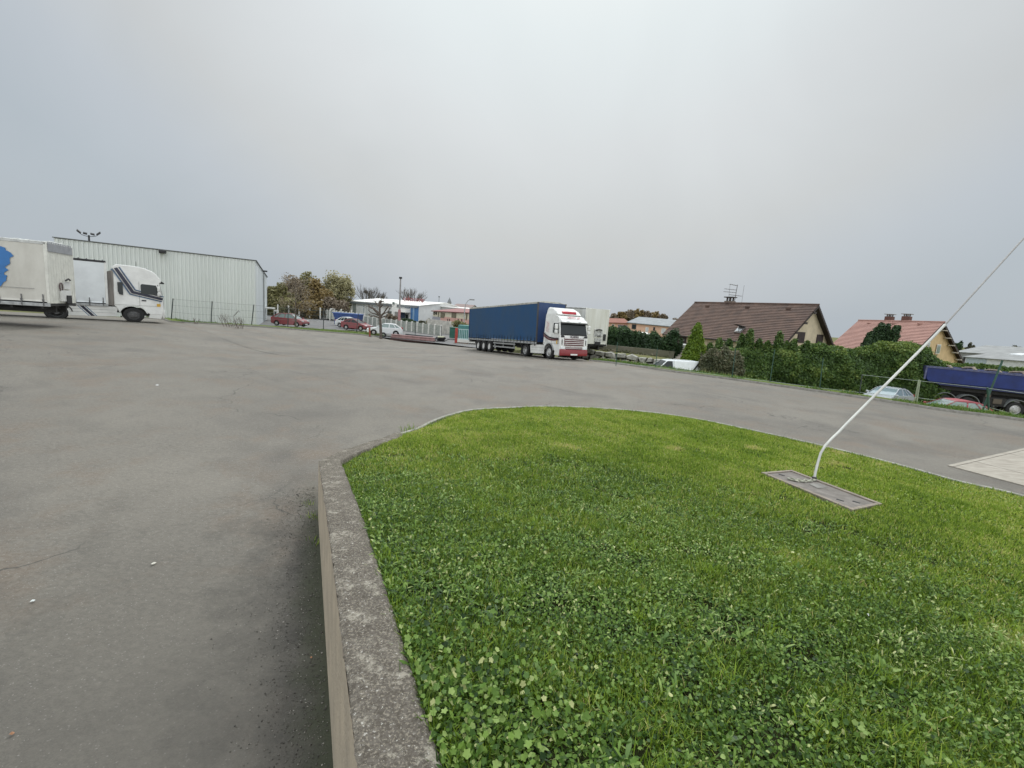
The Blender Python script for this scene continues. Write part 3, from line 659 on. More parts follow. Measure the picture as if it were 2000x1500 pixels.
def tyre_prof(r, wd):
    h = wd/2; return [(r*.56, -h*.75), (r*.62, -h*.98), (r*.90, -h), (r*.975, -h*.86), (r, -h*.6), (r, h*.6), (r*.975, h*.86), (r*.90, h), (r*.62, h*.98), (r*.56, h*.75)]
WM = {}
def wheel(parent, x, y, r=.51, wd=.32, kind='front', rim=None, side=-1, name='wheel'):
    """side: -1 = outer face towards -y, +1 = outer face towards +y"""
    rim = rim or RIM; key = (r, wd, kind, rim.name, side)
    if key in WM:
        w_ = copy_tree(WM[key], parent); w_.location = (x, y, r); return w_
    e = MB().lathe(tyre_prof(r, wd), seg=32)
    w_ = e.build(name, RUBBER, parent, smooth=True); w_.location = (x, y, r)
    s = side; h = wd/2; m = MB()
    if kind == 'front':
        pr = [(r*.6, h*.9*s), (r*.57, h*.98*s), (r*.52, h*.72*s), (r*.34, h*.95*s), (r*.30, h*1.12*s), (r*.16, h*1.15*s), (r*.13, h*1.3*s), (.0, h*1.3*s)]
    elif kind == 'rear':
        pr = [(r*.6, h*.9*s), (r*.57, h*.98*s), (r*.52, h*.5*s), (r*.42, -h*.5*s), (r*.26, -h*.55*s), (r*.24, h*.7*s), (.12, h*.75*s), (0, h*.75*s)]
    else:
        pr = [(r*.66, h*.9*s), (r*.62, h*.97*s), (r*.55, h*.55*s), (r*.2, h*.75*s), (0, h*.78*s)]
    m.lathe(pr, seg=28); rim_m = m; nuts = None
    if kind in ('front', 'rear') and r > .4:
        m = MB(); n = 10; yy = (h*.98 if kind == 'front' else -h*.35)*s
        for k in range(n):
            q = 2*math.pi*k/n; rr = r*.35; m.lathe([(0, 0), (.014, 0), (.014, .03*s), (0, .03*s)], (rr*math.cos(q), yy, rr*math.sin(q)), 6)
        nuts = m
    elif r < .4:
        m = MB(); n = 5
        for k in range(n):
            q = 2*math.pi*k/n; c, s_ = math.cos(q), math.sin(q); m.cbox((0, 0, 0), (.001, .001, .001)) if False else None
            a = Vector((c, 0, s_)); b = Vector((-s_, 0, c)); y0 = h*.80*s
            m.poly([tuple(a*r*.18+b*.03+Vector((0, y0, 0))), tuple(a*r*.56+b*.045+Vector((0, y0, 0))), tuple(a*r*.56-b*.045+Vector((0, y0, 0))), tuple(a*r*.18-b*.03+Vector((0, y0, 0)))])
        m.build('spokes', mat('alloy', (.5, .5, .5), .35, .1, metal=.5), w_)
    if nuts:
        b0 = len(rim_m.v); rim_m.v += nuts.v; rim_m.f += [[i+b0 for i in f_] for f_ in nuts.f]; rim_m.m += nuts.m
    rim_m.build('rim', rim, w_, smooth=True)
    WM[key] = w_
    return w_
def arc(cx, cz, r, a0, a1, n=10):
    return [(cx+r*math.cos(R(a0+(a1-a0)*i/n)), cz+r*math.sin(R(a0+(a1-a0)*i/n))) for i in range(n+1)]
def side_decal(name, pts, y, m, parent, th=.006):
    """flat shape in the (x,z) plane on the side of a body, at local y"""
    s = 1 if y > 0 else -1
    mb = MB(); mb.slab([(x, y, z) for x, z in pts], (0, s, 0), th); return mb.build(name, m, parent)
def stroke(pts, w_):
    """polyline -> closed ribbon outline with mitred joints"""
    P = [Vector(p) for p in pts]; Lr = []; Rr = []
    for i, p in enumerate(P):
        a = (P[i]-P[i-1]).normalized() if i else None; b = (P[i+1]-P[i]).normalized() if i < len(P)-1 else None
        t = (a+b).normalized() if a and b else (a or b); n = Vector((-t.y, t.x)); k = 1/max(.4, n.dot(Vector((-(a or b).y, (a or b).x))))
        Lr.append(tuple(p+n*w_/2*k)); Rr.append(tuple(p-n*w_/2*k))
    return Lr, Rr
def ribbon(name, pts, w_, y, m, parent, off=0, th=.006):
    Lr, Rr = stroke(pts, w_); s = 1 if y > 0 else -1; mb = MB()
    for i in range(len(pts)-1):
        mb.slab([(Rr[i][0], y, Rr[i][1]), (Rr[i+1][0], y, Rr[i+1][1]), (Lr[i+1][0], y, Lr[i+1][1]), (Lr[i][0], y, Lr[i][1])], (0, s, 0), th)
    return mb.build(name, m, parent)
TXT_SIDE_R = lambda x, y, z: Matrix.Translation((x, y, z)) @ Matrix(((1, 0, 0, 0), (0, 0, -1, 0), (0, 1, 0, 0), (0, 0, 0, 1)))  # faces -y
def txt_front(x, y, z, lean=0):   # faces +x
    return Matrix.Translation((x, y, z)) @ Matrix(((0, 0, 1, 0), (1, 0, 0, 0), (0, 1, 0, 0), (0, 0, 0, 1))) @ Matrix.Rotation(-lean, 4, 'X')

# ---------------------------------------------------------------- curtain sided semi-trailer (origin: ground under the kingpin front face; x forward)
def semitrailer(loc, rz, label, curtain, frontm, roofm, pitch=0, L_=13.6, H0=1.12, H1=4.0, Wd=2.5, axles=(-8.6, -9.9, -11.2), rail=True, straps=24, legs_x=-2.9, wheels=True, rim=None, group=None, header=None, box=False):
    t = empty('semi_trailer', loc, rz, label, 'trailer', group, pitch); w2 = Wd/2
    # chassis
    m = MB(); m.box(-L_+.05, -.1, -.55, -.42, H0-.45, H0-.1); m.box(-L_+.05, -.1, .42, .55, H0-.45, H0-.1)
    for k in range(12): m.box(-.4-k*1.15, -.3-k*1.15, -w2+.08, w2-.08, H0-.26, H0-.12)
    m.box(-L_, 0, -w2+.02, w2-.02, H0-.10, H0+.0); m.build('chassis', CHASSIS, t)
    m = MB(); m.box(-L_, 0, -w2-.005, -w2+.05, H0-.13, H0+.03); m.box(-L_, 0, w2-.05, w2+.005, H0-.13, H0+.03); m.build('side_rail', STEEL if not box else W_DIRTY, t, bevel=.01)
    # front wall
    m = MB(); m.box(-.06, 0, -w2+.10, w2-.10, H0+.03, H1-.02)
    if not box:
        for k in range(9): y = -w2+.3+k*(Wd-.6)/8; m.box(0, .008, y-.012, y+.012, H0+.1, H1-.35)
    fw = m.build('front_wall', frontm, t, bevel=.01)
    for s in (-1, 1):
        m = MB(); m.box(-.12, .015, s*w2-(.10 if s > 0 else 0), s*w2+(.10 if s < 0 else 0), H0+.03, H1); m.build('corner_post', frontm if box or header else mat('dark_post', (.05, .05, .055), .5) if curtain is CURT_B else W_PAINT, t, bevel=.02)
    if header:
        m = MB(); m.box(-.05, .03, -w2+.1, w2-.1, H1-.42, H1-.04)
        for k in range(14): y = -w2+.2+k*(Wd-.4)/13; m.box(-.02, .02, y-.012, y+.012, H1-.04, H1+.05)
        m.build('header_panel', header, t)
    if box:
        for s in (-1, 1):
            m = MB(); m.box(-L_, -.12, s*w2-.03*(s > 0)-.0, s*w2+.03*(s < 0), H0+.03, H1-.02); m.build('side_wall', frontm, t)
    else:
        for s in (-1, 1):   # curtain with soft folds near the bottom
            nx, nzz = 150, 26; xs = np.linspace(-L_+.12, -.12, nx); zs = np.linspace(H0-.02, H1-.12, nzz)
            X, Zg = np.meshgrid(xs, zs); fold = np.exp(-((Zg-H0)/.35)**1.4)
            Yg = (w2-.012+.016*np.sin(X*6.1+np.sin(X*1.7)*2)*fold+.075*noise3(np.stack([X.ravel(), Zg.ravel()], 1), 2.2, 5).reshape(X.shape)*fold+.010*noise3(np.stack([X.ravel(), Zg.ravel()*.3], 1), .9, 6).reshape(X.shape))*s
            I = np.arange(nx*nzz).reshape(nzz, nx); F = np.stack([I[:-1, :-1], I[:-1, 1:], I[1:, 1:], I[1:, :-1]], -1).reshape(-1, 4)
            if s > 0: F = F[:, ::-1]
            cu = np_mesh('curtain', np.stack([X, Yg, Zg], -1).reshape(-1, 3), F, curtain, t, smooth=True)
            if straps:
                for k in range(straps if s < 0 else 0):
                    m = MB(); x = -L_+.35+k*(L_-.6)/(straps-1); yy = (w2+.012)*s; m.box(x-.022, x+.022, min(yy, yy+.012*s), max(yy, yy+.012*s), H0-.10, H0+.42+.05*math.sin(k*2.1)); m.box(x-.035, x+.035, min(yy, yy+.03*s), max(yy, yy+.03*s), H0+.12, H0+.22)
                    m.build('strap', mat('strap_dark', (.015, .025, .04), .6, .2) if curtain is CURT_B else mat('strap_grey', (.12, .12, .12), .6, .2), cu)
    # roof
    m = MB(); m.box(-L_, 0, -w2+.06, w2-.06, H1-.03, H1+.005)
    for s in (-1, 1): m.box(-L_, 0, s*w2-.06, s*w2+.06, H1-.12, H1+.02) if s > 0 else m.box(-L_, 0, -w2-.0, -w2+.12, H1-.12, H1+.02)
    m.build('roof', roofm, t, bevel=.015)
    if not box:
        m = MB(); rr = random.Random(5)
        for k in range(34):
            x = -L_+.2+k*(L_-.4)/33; h = .035+.04*rr.random(); m.tube([(x, -w2+.05, H1+.0), (x+.05, -.6, H1+h), (x+.05, .6, H1+h), (x, w2-.05, H1)], .035, 5)
        m.build('roof_tarp', roofm, t, smooth=True)
    # rear doors
    m = MB(); m.box(-L_-.04, -L_, -w2, w2, H0-.15, H1); m.build('rear_door', frontm, t)
    m = MB(); m.box(-L_-.1, -L_-.02, -w2+.1, w2-.1, .5, .62); m.box(-L_-.06, -L_, -w2+.1, w2-.1, H0-.35, H0-.15); m.build('rear_bumper', STEEL, t)
    # landing legs
    for s in (-1, 1):
        m = MB(); m.box(legs_x-.07, legs_x+.07, s*.85-.07, s*.85+.07, .12, H0-.1); m.box(legs_x-.15, legs_x+.15, s*.85-.13, s*.85+.13, .02, .12) if not rail else m.box(legs_x-.12, legs_x+.12, s*.85-.1, s*.85+.1, .38, .44)
        m.build('landing_leg', CHASSIS, t)
    if rail:
        for s in (-1, 1):
            m = MB(); yy = s*(w2-.06)
            for z in (.55, .85): m.box(axles[0]+.85, legs_x-.6, yy-.02, yy+.02, z-.055, z+.055)
            for x in (axles[0]+1.1, legs_x-.8, (axles[0]+legs_x)/2): m.box(x-.04, x+.04, yy-.035 if s > 0 else yy+.0, yy+.0 if s > 0 else yy+.035, .5, H0-.1)
            m.build('side_guard', STEEL, t)
    if wheels:
        for ax in axles:
            for s in (-1, 1): wheel(t, ax, s*(w2-.20), .50, .38, 'trailer' if rim is None else 'rear', rim or mat('white_rim', (.66, .66, .64), .45, .2, 8), s)
            m = MB(); m.tube([(ax, -1, .5), (ax, 1, .5)], .07, 8); m.build('axle', CHASSIS, t)
            for s in (-1, 1):
                m = MB(); a = arc(ax, .5, .60, 25, 155, 8); b = arc(ax, .5, .57, 155, 25, 8); m.prism(a+b, s*(w2-.05)-.17-.17, s*(w2-.05)+.0) if s > 0 else m.prism(a+b, -w2+.05, -w2+.39)
                m.build('mudguard', BLACK, t)
    return t

# ---------------------------------------------------------------- tractor with sleeper cab (origin on ground under the front axle)
def tractor(loc, rz, label, style, pitch=0, body=None):
    t = empty('tractor_unit', loc, rz, label, 'truck', None, pitch); body = body or W_PAINT; w2 = 1.24; r = .51
    A = style == 'A'
    wb = 3.75 if A else 3.32
    # lower outline of cab side with wheel arch
    fx = 1.42
    arch = [(x, z) for x, z in arc(0, r, .66, 200, -20, 14)] if False else arc(0, .52, .66, 180, 0, 14)
    if A:   # high roof with spoiler, flat steep screen
        prof = [(-.92, 1.05), (-.92, 3.35), (-.86, 3.42), (.30, 3.40), (.98, 3.16), (1.12, 3.02), (1.20, 2.80), (1.40, 1.78), (1.44, 1.55), (1.46, .95), (1.40, .60)]
    else:   # super high rounded roof
        prof = [(-.86, 1.10), (-.86, 3.74), (-.70, 3.90), (.15, 3.88), (.66, 3.78), (1.06, 3.54), (1.30, 3.22), (1.39, 2.98), (1.36, 2.88), (1.29, 2.85), (1.40, 1.95), (1.44, 1.6), (1.46, .95), (1.40, .60)]
    prof += [(.80, .60)]+arc(0, .52, .68, 15, 165, 12)+[(-.80, 1.05)]
    ins = (lambda z: 0 if z < 1.9 else .06*(z-1.9)/1.0 if z < 2.9 else .06+(.20 if A else .16)*min(1, (z-2.9)/.9))
    m = MB(); m.prism(prof, -w2, w2, ins); cab = m.build('cab', body, t, bevel=.07, seg=3)
    # windscreen (proud glass on the slanted front)
    def scr(z0, z1, x0, x1, a, off=.012):
        dx, dz = x1-x0, z1-z0; n = Vector((dz, 0, -dx)).normalized(); q = 0 if a < 1.2 else 0
        return [tuple(Vector(p)+n*off) for p in ((x0, -a, z0), (x0, a, z0), (x1, a-.07, z1), (x1, -a+.07, z1))], n
    if A: z0, z1, x0, x1 = 1.86, 2.74, 1.385, 1.212
    else: z0, z1, x0, x1 = 2.02, 2.82, 1.389, 1.287
    q, n = scr(z0, z1, x0, x1, 1.12, .015); m = MB(); m.slab(q, n, .012); ws_ = m.build('windscreen', GLASS, t, bevel=.03)
    q, n = scr(z0-.05, z1+.06, x0+.01, x1-.012, 1.17, .006); m = MB(); m.slab(q, n, .010); m.build('windscreen_surround', BLACK, t, bevel=.03)
    for yy in (-.45, .35):
        m = MB(); m.tube([(x0+.045, yy-.45, z0+.0), (x0+.035, yy, z0+.06), (x0+.02, yy+.25, z0+.10)], .012, 5); m.build('wiper', BLACK, ws_)
    # sun visor
    vx = x1+.02; m = MB(); m.prism([(vx, z1+.02), (vx+.22, z1-.02), (vx+.24, z1+.04), (vx+.02, z1+.22)], -1.13, 1.13); m.build('sun_visor', BLACK if not A else mat('visor_white', (.68, .68, .66), .35, .08), t, bevel=.02)
    if A:
        m = MB(); m.box(vx+.03, vx+.215, -1.14, 1.14, z1-.10, z1-.03); m.build('visor_lip', BLACK, t)
        for yy in (-.62, .42):
            m = MB(); m.box(vx+.16, vx+.27, yy-.10, yy+.10, z1+.0, z1+.12); m.build('visor_lamp', LAMP, t, bevel=.02)
    # side windows + door lines
    for s in (-1, 1):
        y = s*(w2-.012)
        if A: wp = [(.44, 1.98), (.44, 2.62), (.50, 2.70), (1.06, 2.66), (1.12, 2.4), (1.16, 1.96)]
        else: wp = [(.38, 2.02), (.38, 2.62), (.44, 2.70), (1.12, 2.66), (1.18, 2.4), (1.22, 1.98)]
        m = MB(); m.slab([(a, y*(1-.05*max(0, b-1.9)/1.0)+s*.012, b) for a, b in wp], (0, s, 0), .012); m.build('side_window', GLASS if s < 0 else GLASS, t)
        m = MB()
        for a, b, c, d in ((.30, .315, 1.2, 2.85), (1.27, 1.285, 1.15, 1.9), (-.82, 1.27, 1.19, 1.203)): m.slab([(a, s*(w2+.001), c), (b, s*(w2+.001), c), (b, s*((w2+.001) if d < 2 else w2-.05), d), (a, s*((w2+.001) if d < 2 else w2-.05), d)], (0, s, 0), .003)
        m.build('door_seam', mat('seam', (.16, .16, .15), .7), t)
        m = MB(); m.slab([(.40, s*(w2+.003), 1.52), (.62, s*(w2+.003), 1.52), (.62, s*(w2+.003), 1.60), (.40, s*(w2+.003), 1.60)], (0, s, 0), .02); m.build('door_handle', BLACK, t, bevel=.005)
        if not A:
            m = MB(); m.slab([(-.62, s*(w2-.012), 1.92), (-.44, s*(w2-.012), 1.86), (-.44, s*(w2-.05), 2.72), (-.68, s*(w2-.05), 2.72), (-.68, s*(w2-.02), 2.1)], (0, s, 0), .02); m.build('rear_side_window', GLASS, t)
        # mirrors
        m = MB(); m.cbox((1.22, s*1.46, 2.42), (.13, .24, .36)); m.cbox((1.22, s*1.46, 2.06), (.13, .24, .26)); mm = m.build('mirror', body, t, bevel=.04)
        m = MB(); m.tube([(1.2, s*1.2, 2.7), (1.2, s*1.42, 2.62)], .02, 6); m.build('mirror_arm', BLACK, mm); m = MB(); m.tube([(1.2, s*1.2, 1.95), (1.2, s*1.42, 1.98)], .02, 6); m.build('mirror_arm', BLACK, mm)
        # arch lip
        m = MB(); a = arc(0, .52, .70, 165, 12, 14); b = arc(0, .52, .63, 12, 165, 14)
        m.prism(a+b, min(s*w2, s*(w2+.05)), max(s*w2, s*(w2+.05))); m.build('arch_lip', body if not A else mat('arch_grey', (.30, .31, .31), .5), t, bevel=.01)
        # steps ahead of and behind the wheel
        m = MB(); m.prism([(.70, .35), (1.30, .30), (1.42, .62), (.78, .66)], min(s*(w2-.3), s*(w2-.01)), max(s*(w2-.3), s*(w2-.01))); m.build('bumper_corner', body, t, bevel=.02)
        # skirts
        sx0, sx1 = -.75, -2.95
        m = MB(); yy = s*1.20
        m.prism([(sx0+.05, 1.03), (sx0-.06, .36), (sx1+.1, .34), (sx1, .98), (sx1+.4, 1.03)], min(yy, yy-s*.06), max(yy, yy-s*.06)); sk = m.build('side_skirt', body, t, bevel=.015)
        m = MB()
        for z in (.60, .80): m.box(sx1+.2, sx0-.1, min(yy, yy+s*.004), max(yy, yy+s*.004), z-.006, z+.006)
        m.build('skirt_seam', mat('seam', (.16, .16, .15)), sk)
        m = MB(); a = arc(-wb, .51, .68, 8, 172, 12); b = arc(-wb, .51, .63, 172, 8, 12); m.prism(a+b, min(s*.62, s*1.24), max(s*.62, s*1.24)); m.build('rear_mudguard', BLACK, t)
    # bumper, grille, lights
    if A:
        m = MB(); m.prism([(1.40, .30), (1.50, .34), (1.52, .74), (1.46, .80), (1.36, .78)], -1.22, 1.22); bp = m.build('bumper', RED, t, bevel=.03)
        m = MB(); m.slab([(1.524, -.30, .36), (1.524, .30, .36), (1.524, .30, .47), (1.524, -.30, .47)], (1, 0, 0), .01); m.build('number_plate', PLATE, t)
        m = MB(); m.box(1.455, 1.475, -.86, .86, 1.06, 1.62); g_ = m.build('grille_back', mat('grille_dark_red', (.09, .008, .012), .5), t)
        for k in range(4):
            z = 1.16+k*.135; m = MB(); m.prism([(1.47, z-.02), (1.50, z-.01), (1.50, z+.025), (1.47, z+.035)], -.84, .84); m.build('grille_bar', W_PAINT, g_)
        m = MB(); m.box(1.462, 1.50, -.72, .72, .78, .99); g2 = m.build('lower_grille', mat('grille_dark_red', (.09, .008, .012)), t)
        for z in (.86, .95):
            m = MB(); m.box(1.50, 1.515, -.72, .72, z-.014, z+.014); m.build('grille_bar', W_PAINT, g2)
        for s in (-1, 1):
            m = MB(); m.box(1.45, 1.492, min(s*.80, s*1.16), max(s*.80, s*1.16), .80, .98); m.build('headlight', LAMP, t, bevel=.03)
            m = MB(); m.slab([(1.448, s*.84, 1.66), (1.448, s*1.16, 1.66), (1.44, s*1.16, 1.80), (1.44, s*.92, 1.80)][::s], (1, 0, 0), .02); m.build('air_vent', BLACK, t)
            m = MB(); m.box(1.455, 1.47, min(s*1.02, s*1.08), max(s*1.02, s*1.08), 1.12, 1.5); m.build('corner_vent', BLACK, t)
        text_mesh('front_lettering', 'SCANIA', .21, mat('letter_dark', (.06, .03, .04), .4), t, txt_front(1.463, .02, 1.715, .0), bold=.006)
        text_mesh('roof_lettering', 'GENTY  J-P', .23, mat('letter_pink', (.50, .16, .17), .5), t, txt_front(1.10, .1, 3.12, .75) , bold=.004)
        # spoiler hump and red light box
        m = MB(); m.prism([(-.90, 3.30), (-.90, 3.86), (-.74, 3.93), (-.1, 3.86), (.45, 3.62), (.80, 3.30)], -1.10, 1.10, lambda z: .16*max(0, z-3.3)/.6); m.build('roof_spoiler', body, t, bevel=.10, seg=3)
        m = MB(); m.prism([(.42, 3.42), (.60, 3.36), (.74, 3.40), (.66, 3.60), (.50, 3.62)], -.62, .62); m.build('light_box', mat('light_box_red', (.42, .015, .025), .2, coat=.5), t, bevel=.05)
        for s in (-1, 1):   # side stripes and sketchy lion emblem
            y = s*(w2+.002)
            for k, (o_, w_, mm_) in enumerate(((0, .11, mat('stripe_black', (.03, .015, .02), .4)), (-.12, .035, DRED), (-.18, .05, mat('stripe_black', (.03, .015, .02))), (-.235, .025, DRED))):
                ribbon('side_stripe', [(-.90, 1.98+o_), (-.55, 1.80+o_*.95), (-.1, 1.64+o_*.85), (.5, 1.56+o_*.7), (1.22, 1.55+o_*.45)], w_, y, mm_, t)
            rr = random.Random(3); mP = mat('emblem_pink', (.45, .09, .10), .5)
            m = MB()
            for k in range(26):
                cx = -.42+.15*math.sin(k*1.7)+.05*rr.random(); cz = 2.05+.030*k; l_ = .05+.12*rr.random(); an = rr.uniform(-1.2, 1.2)
                dx, dz = math.cos(an)*l_/2, math.sin(an)*l_/2; nx_, nz_ = -math.sin(an)*.018, math.cos(an)*.018
                yy = y*(1-.05*max(0, cz-1.9)/1.0)+s*.006
                m.slab([(cx-dx, yy, cz-dz), (cx+nx_, yy, cz+nz_), (cx+dx, yy, cz+dz), (cx-nx_, yy, cz-nz_)], (0, s, 0), .004)
            m.build('side_emblem', mP, t)
            side_decal('side_sticker', [(.98, 1.16), (1.10, 1.16), (1.10, 1.42), (.98, 1.42)], y, ORANGE, t)
            m = MB()
            for k in range(4):
                m.slab([(-.60, y, 1.28+.09*k), (-.60+.5-.1*(k % 2), y, 1.28+.09*k), (-.60+.5-.1*(k % 2), y, 1.31+.09*k), (-.60, y, 1.31+.09*k)], (0, s, 0), .003)
            m.build('small_lettering', mat('letter_grey', (.42, .42, .42), .5), t)
    else:
        m = MB(); m.prism([(1.38, .34), (1.50, .36), (1.53, .70), (1.50, 1.02), (1.40, 1.02)], -1.22, 1.22); bp = m.build('bumper', body, t, bevel=.05)
        m = MB(); m.box(1.44, 1.475, -.95, .95, 1.12, 1.66); g_ = m.build('grille_back', mat('grille_grey', (.10, .11, .12), .5), t)
        for k in range(4): z = 1.18+k*.13; m = MB(); m.prism([(1.47, z-.02), (1.51, z), (1.51, z+.03), (1.47, z+.05)], -.93, .93); m.build('grille_bar', W_PAINT, g_)
        m = MB(); m.box(1.48, 1.535, -.7, .7, .50, .9); g2 = m.build('lower_grille', BLACK, t)
        for k in range(4): m = MB(); m.box(1.53, 1.545, -.7, .7, .53+k*.09, .56+k*.09); m.build('grille_bar', mat('grille_grey', (.1, .11, .12)), g2)
        for s in (-1, 1):
            m = MB(); m.cbox((1.40, s*1.04, .80), (.26, .34, .24)); m.build('headlight', LAMP, t, bevel=.06)
            y = s*(w2+.002)
            path = [(-.82, 3.40), (.03, 2.02), (1.44, 1.66)]; up = [(-.80, 3.62), (.10, 2.10), (1.43, 1.76)]
            def yy_(z): return s*((w2 if z < 1.9 else w2-.06*(z-1.9) if z < 2.9 else w2-.06-.16*min(1, (z-2.9)/.9))+.004)
            for o_, w_, mm_ in ((0, .17, NAVY), (.155, .032, NAVY), (-.155, .032, NAVY), (.195, .04, LBLUE), (-.195, .04, LBLUE)):
                Lr, Rr = stroke([(-.72, 3.66), (.00, 2.10), (1.43, 1.72)], 2*abs(o_)+1e-6 if o_ else 1e-6)
                cen_p = (Lr if o_ > 0 else Rr) if o_ else [(-.72, 3.66), (.00, 2.10), (1.43, 1.72)]
                pts = []
                for i in range(len(cen_p)-1):
                    for q in range(8 if i == 0 else 1): f = q/(8 if i == 0 else 1); pts.append((cen_p[i][0]*(1-f)+cen_p[i+1][0]*f, cen_p[i][1]*(1-f)+cen_p[i+1][1]*f))
                pts.append(cen_p[-1]); Lr, Rr = stroke(pts, w_); m = MB()
                for i in range(len(pts)-1):
                    q = [Rr[i], Rr[i+1], Lr[i+1], Lr[i]]; m.slab([(a, yy_(min(b, 3.8)), b) for a, b in q], (0, s, 0), .006)
                m.build('side_stripe', mm_, t)
            for o_, w_, mm_ in ((0, .16, NAVY), (.16, .045, LBLUE), (-.16, .045, LBLUE)):
                side_decal('skirt_stripe', [(-2.28+o_-w_/2, 1.0), (-2.28+o_+w_/2, 1.0), (-1.82+o_+w_/2, .36), (-1.82+o_-w_/2, .36)], s*1.202, mm_, t)
            side_decal('side_sticker', [(1.12, 1.18), (1.30, 1.18), (1.30, 1.38), (1.12, 1.38)], y, ORANGE, t)
            m = MB(); m.slab([(-.86, s*1.10, 1.1), (-1.25, s*1.10, 1.1), (-1.25, s*1.06, 3.3), (-.86, s*1.12, 3.5)], (0, s, 0), .03); m.build('air_deflector', mat('deflector_grey', (.22, .20, .18), .6, .3, 2, stretch=(4, 1, .3)), t)
        m = MB(); m.prism([(.60, 3.72), (.82, 3.62), (.86, 3.66), (.64, 3.77)], -.9, .9); m.build('roof_rack', BLACK, t)
        for yy in (-.6, -.2, .2, .6):
            m = MB(); m.lathe([(0, 0), (.07, 0), (.08, .05), (.06, .09), (0, .1)], (.72, yy, 3.72), 12, 'z'); m.build('roof_lamp', STEEL, t, smooth=True)
        m = MB(); m.lathe([(.0, 0), (.02, 0), (.008, .5), (0, .5)], (.3, .7, 3.78), 6, 'z'); m.build('aerial', BLACK, t)
    # chassis behind the cab
    m = MB(); m.box(-wb-.85, .9, -.45, -.35, .62, .9); m.box(-wb-.85, .9, .35, .45, .62, .9); m.box(-3.0, -.9, -1.1, 1.1, .45, .85); m.box(-1.4, -.95, -.5, .5, .9, 1.9); m.box(.2, 1.38, -1.1, 1.1, .5, .95)
    m.build('chassis', CHASSIS, t)
    m = MB(); m.lathe([(0, 0), (.45, 0), (.45, .12), (0, .12)], (-wb+.1, 0, .98), 20, 'z'); m.box(-wb-.4, -wb+.5, -.42, .42, .88, .98); m.build('coupling_plate', CHASSIS, t)
    m = MB(); m.tube([(-.98, .5, 1.2), (-1.1, .5, 1.6), (-1.15, .3, 1.9)], .03, 6); m.tube([(-.98, .35, 1.2), (-1.2, .3, 1.5), (-1.15, .1, 1.8)], .03, 6); m.build('air_hose', RED, t)
    for s in (-1, 1):
        wheel(t, 0, s*(w2-.16), r, .32, 'front', RIM if A else RIMD, s)
        wheel(t, -wb, s*(w2-.30), r, .58, 'rear', RIM if A else RIMD, s)
    m = MB(); m.tube([(0, -1, .5), (0, 1, .5)], .06, 8); m.build('axle', CHASSIS, t); m = MB(); m.tube([(-wb, -1, .5), (-wb, 1, .5)], .09, 8); m.build('axle', CHASSIS, t)
    return t

# placement ---------------------------------------------------------
u = Vector((.462, -.887)); lf = Vector((.887, .462)); yaw = math.atan2(u.y, u.x)
c = GY(1071, 701); fa = Vector((c.x+lf.x*1.18, c.y+lf.y*1.18)); zf = float(yardZ(fa.x, fa.y)); zr_ = float(yardZ(fa.x-u.x*12, fa.y-u.y*12))
zk = float(yardZ(fa.x-u.x*4, fa.y-u.y*4))
tractor((fa.x, fa.y, zf-.0), yaw, 'white truck cab with red bumper and red roof light box, coupled to the blue trailer', 'A', pitch=-math.atan((zf-zk)/4)).scale = (.96, .95, .95)
q = fa-u*1.75; zz1 = float(yardZ(q.x, q.y)); q2 = q-u*11; zz2 = float(yardZ(q2.x, q2.y)); pt = math.atan((zz1-zz2)/11)
semitrailer((q.x, q.y, zz1+.02), yaw, 'long curtain-sided trailer with faded dark blue sides behind the white and red cab', CURT_B, mat('front_blue', (.02, .05, .14), .5, .1), mat('roof_dirty', (.44, .43, .38), .7, .25, 3), pitch=-pt, H1=4.12)

# left: white striped tractor and its pale trailer
ca = GY(262, 629); hd = Vector((math.cos(R(42)), math.sin(R(42)))); nl = Vector((-hd.y, hd.x)); fa = Vector((ca.x+nl.x*1.18, ca.y+nl.y*1.18))
zf = float(yardZ(fa.x, fa.y)); yaw2 = R(42)
tractor((fa.x, fa.y, zf), yaw2, 'white truck cab with navy and pale blue diagonal stripes parked beside the grey warehouse', 'B').scale = (1.17, 1, 1.0)
q = fa-hd*1.32; zq = float(yardZ(q.x, q.y))
semitrailer((q.x, q.y, zq+.0), yaw2, 'pale curtain-sided trailer with black roof edge behind the blue striped cab', CURT_W2, W_PAINT, BLACK, straps=20, rim=RIMD, H1=4.0)
# nearer grimy trailer at the left edge
ct = D(98, 590.7, 23); hd3 = Vector((.93, .365)).normalized(); n3 = Vector((-hd3.y, hd3.x)); yaw3 = math.atan2(hd3.y, hd3.x)
o3 = Vector((ct.x, ct.y))+n3*1.25; z3 = .40
tl = semitrailer((o3.x, o3.y, z3), yaw3, 'grimy white curtain-sided trailer with blue splash emblem at the left edge of the yard', CURT_W, mat('front_offwhite', (.66, .66, .60), .55, .10, 3), mat('roof_offwhite', (.55, .56, .54), .7, .25, 3), straps=17, header=mat('header_grey', (.30, .31, .33), .6), H1=4.12, H0=1.16, legs_x=-3.9, rail=False)
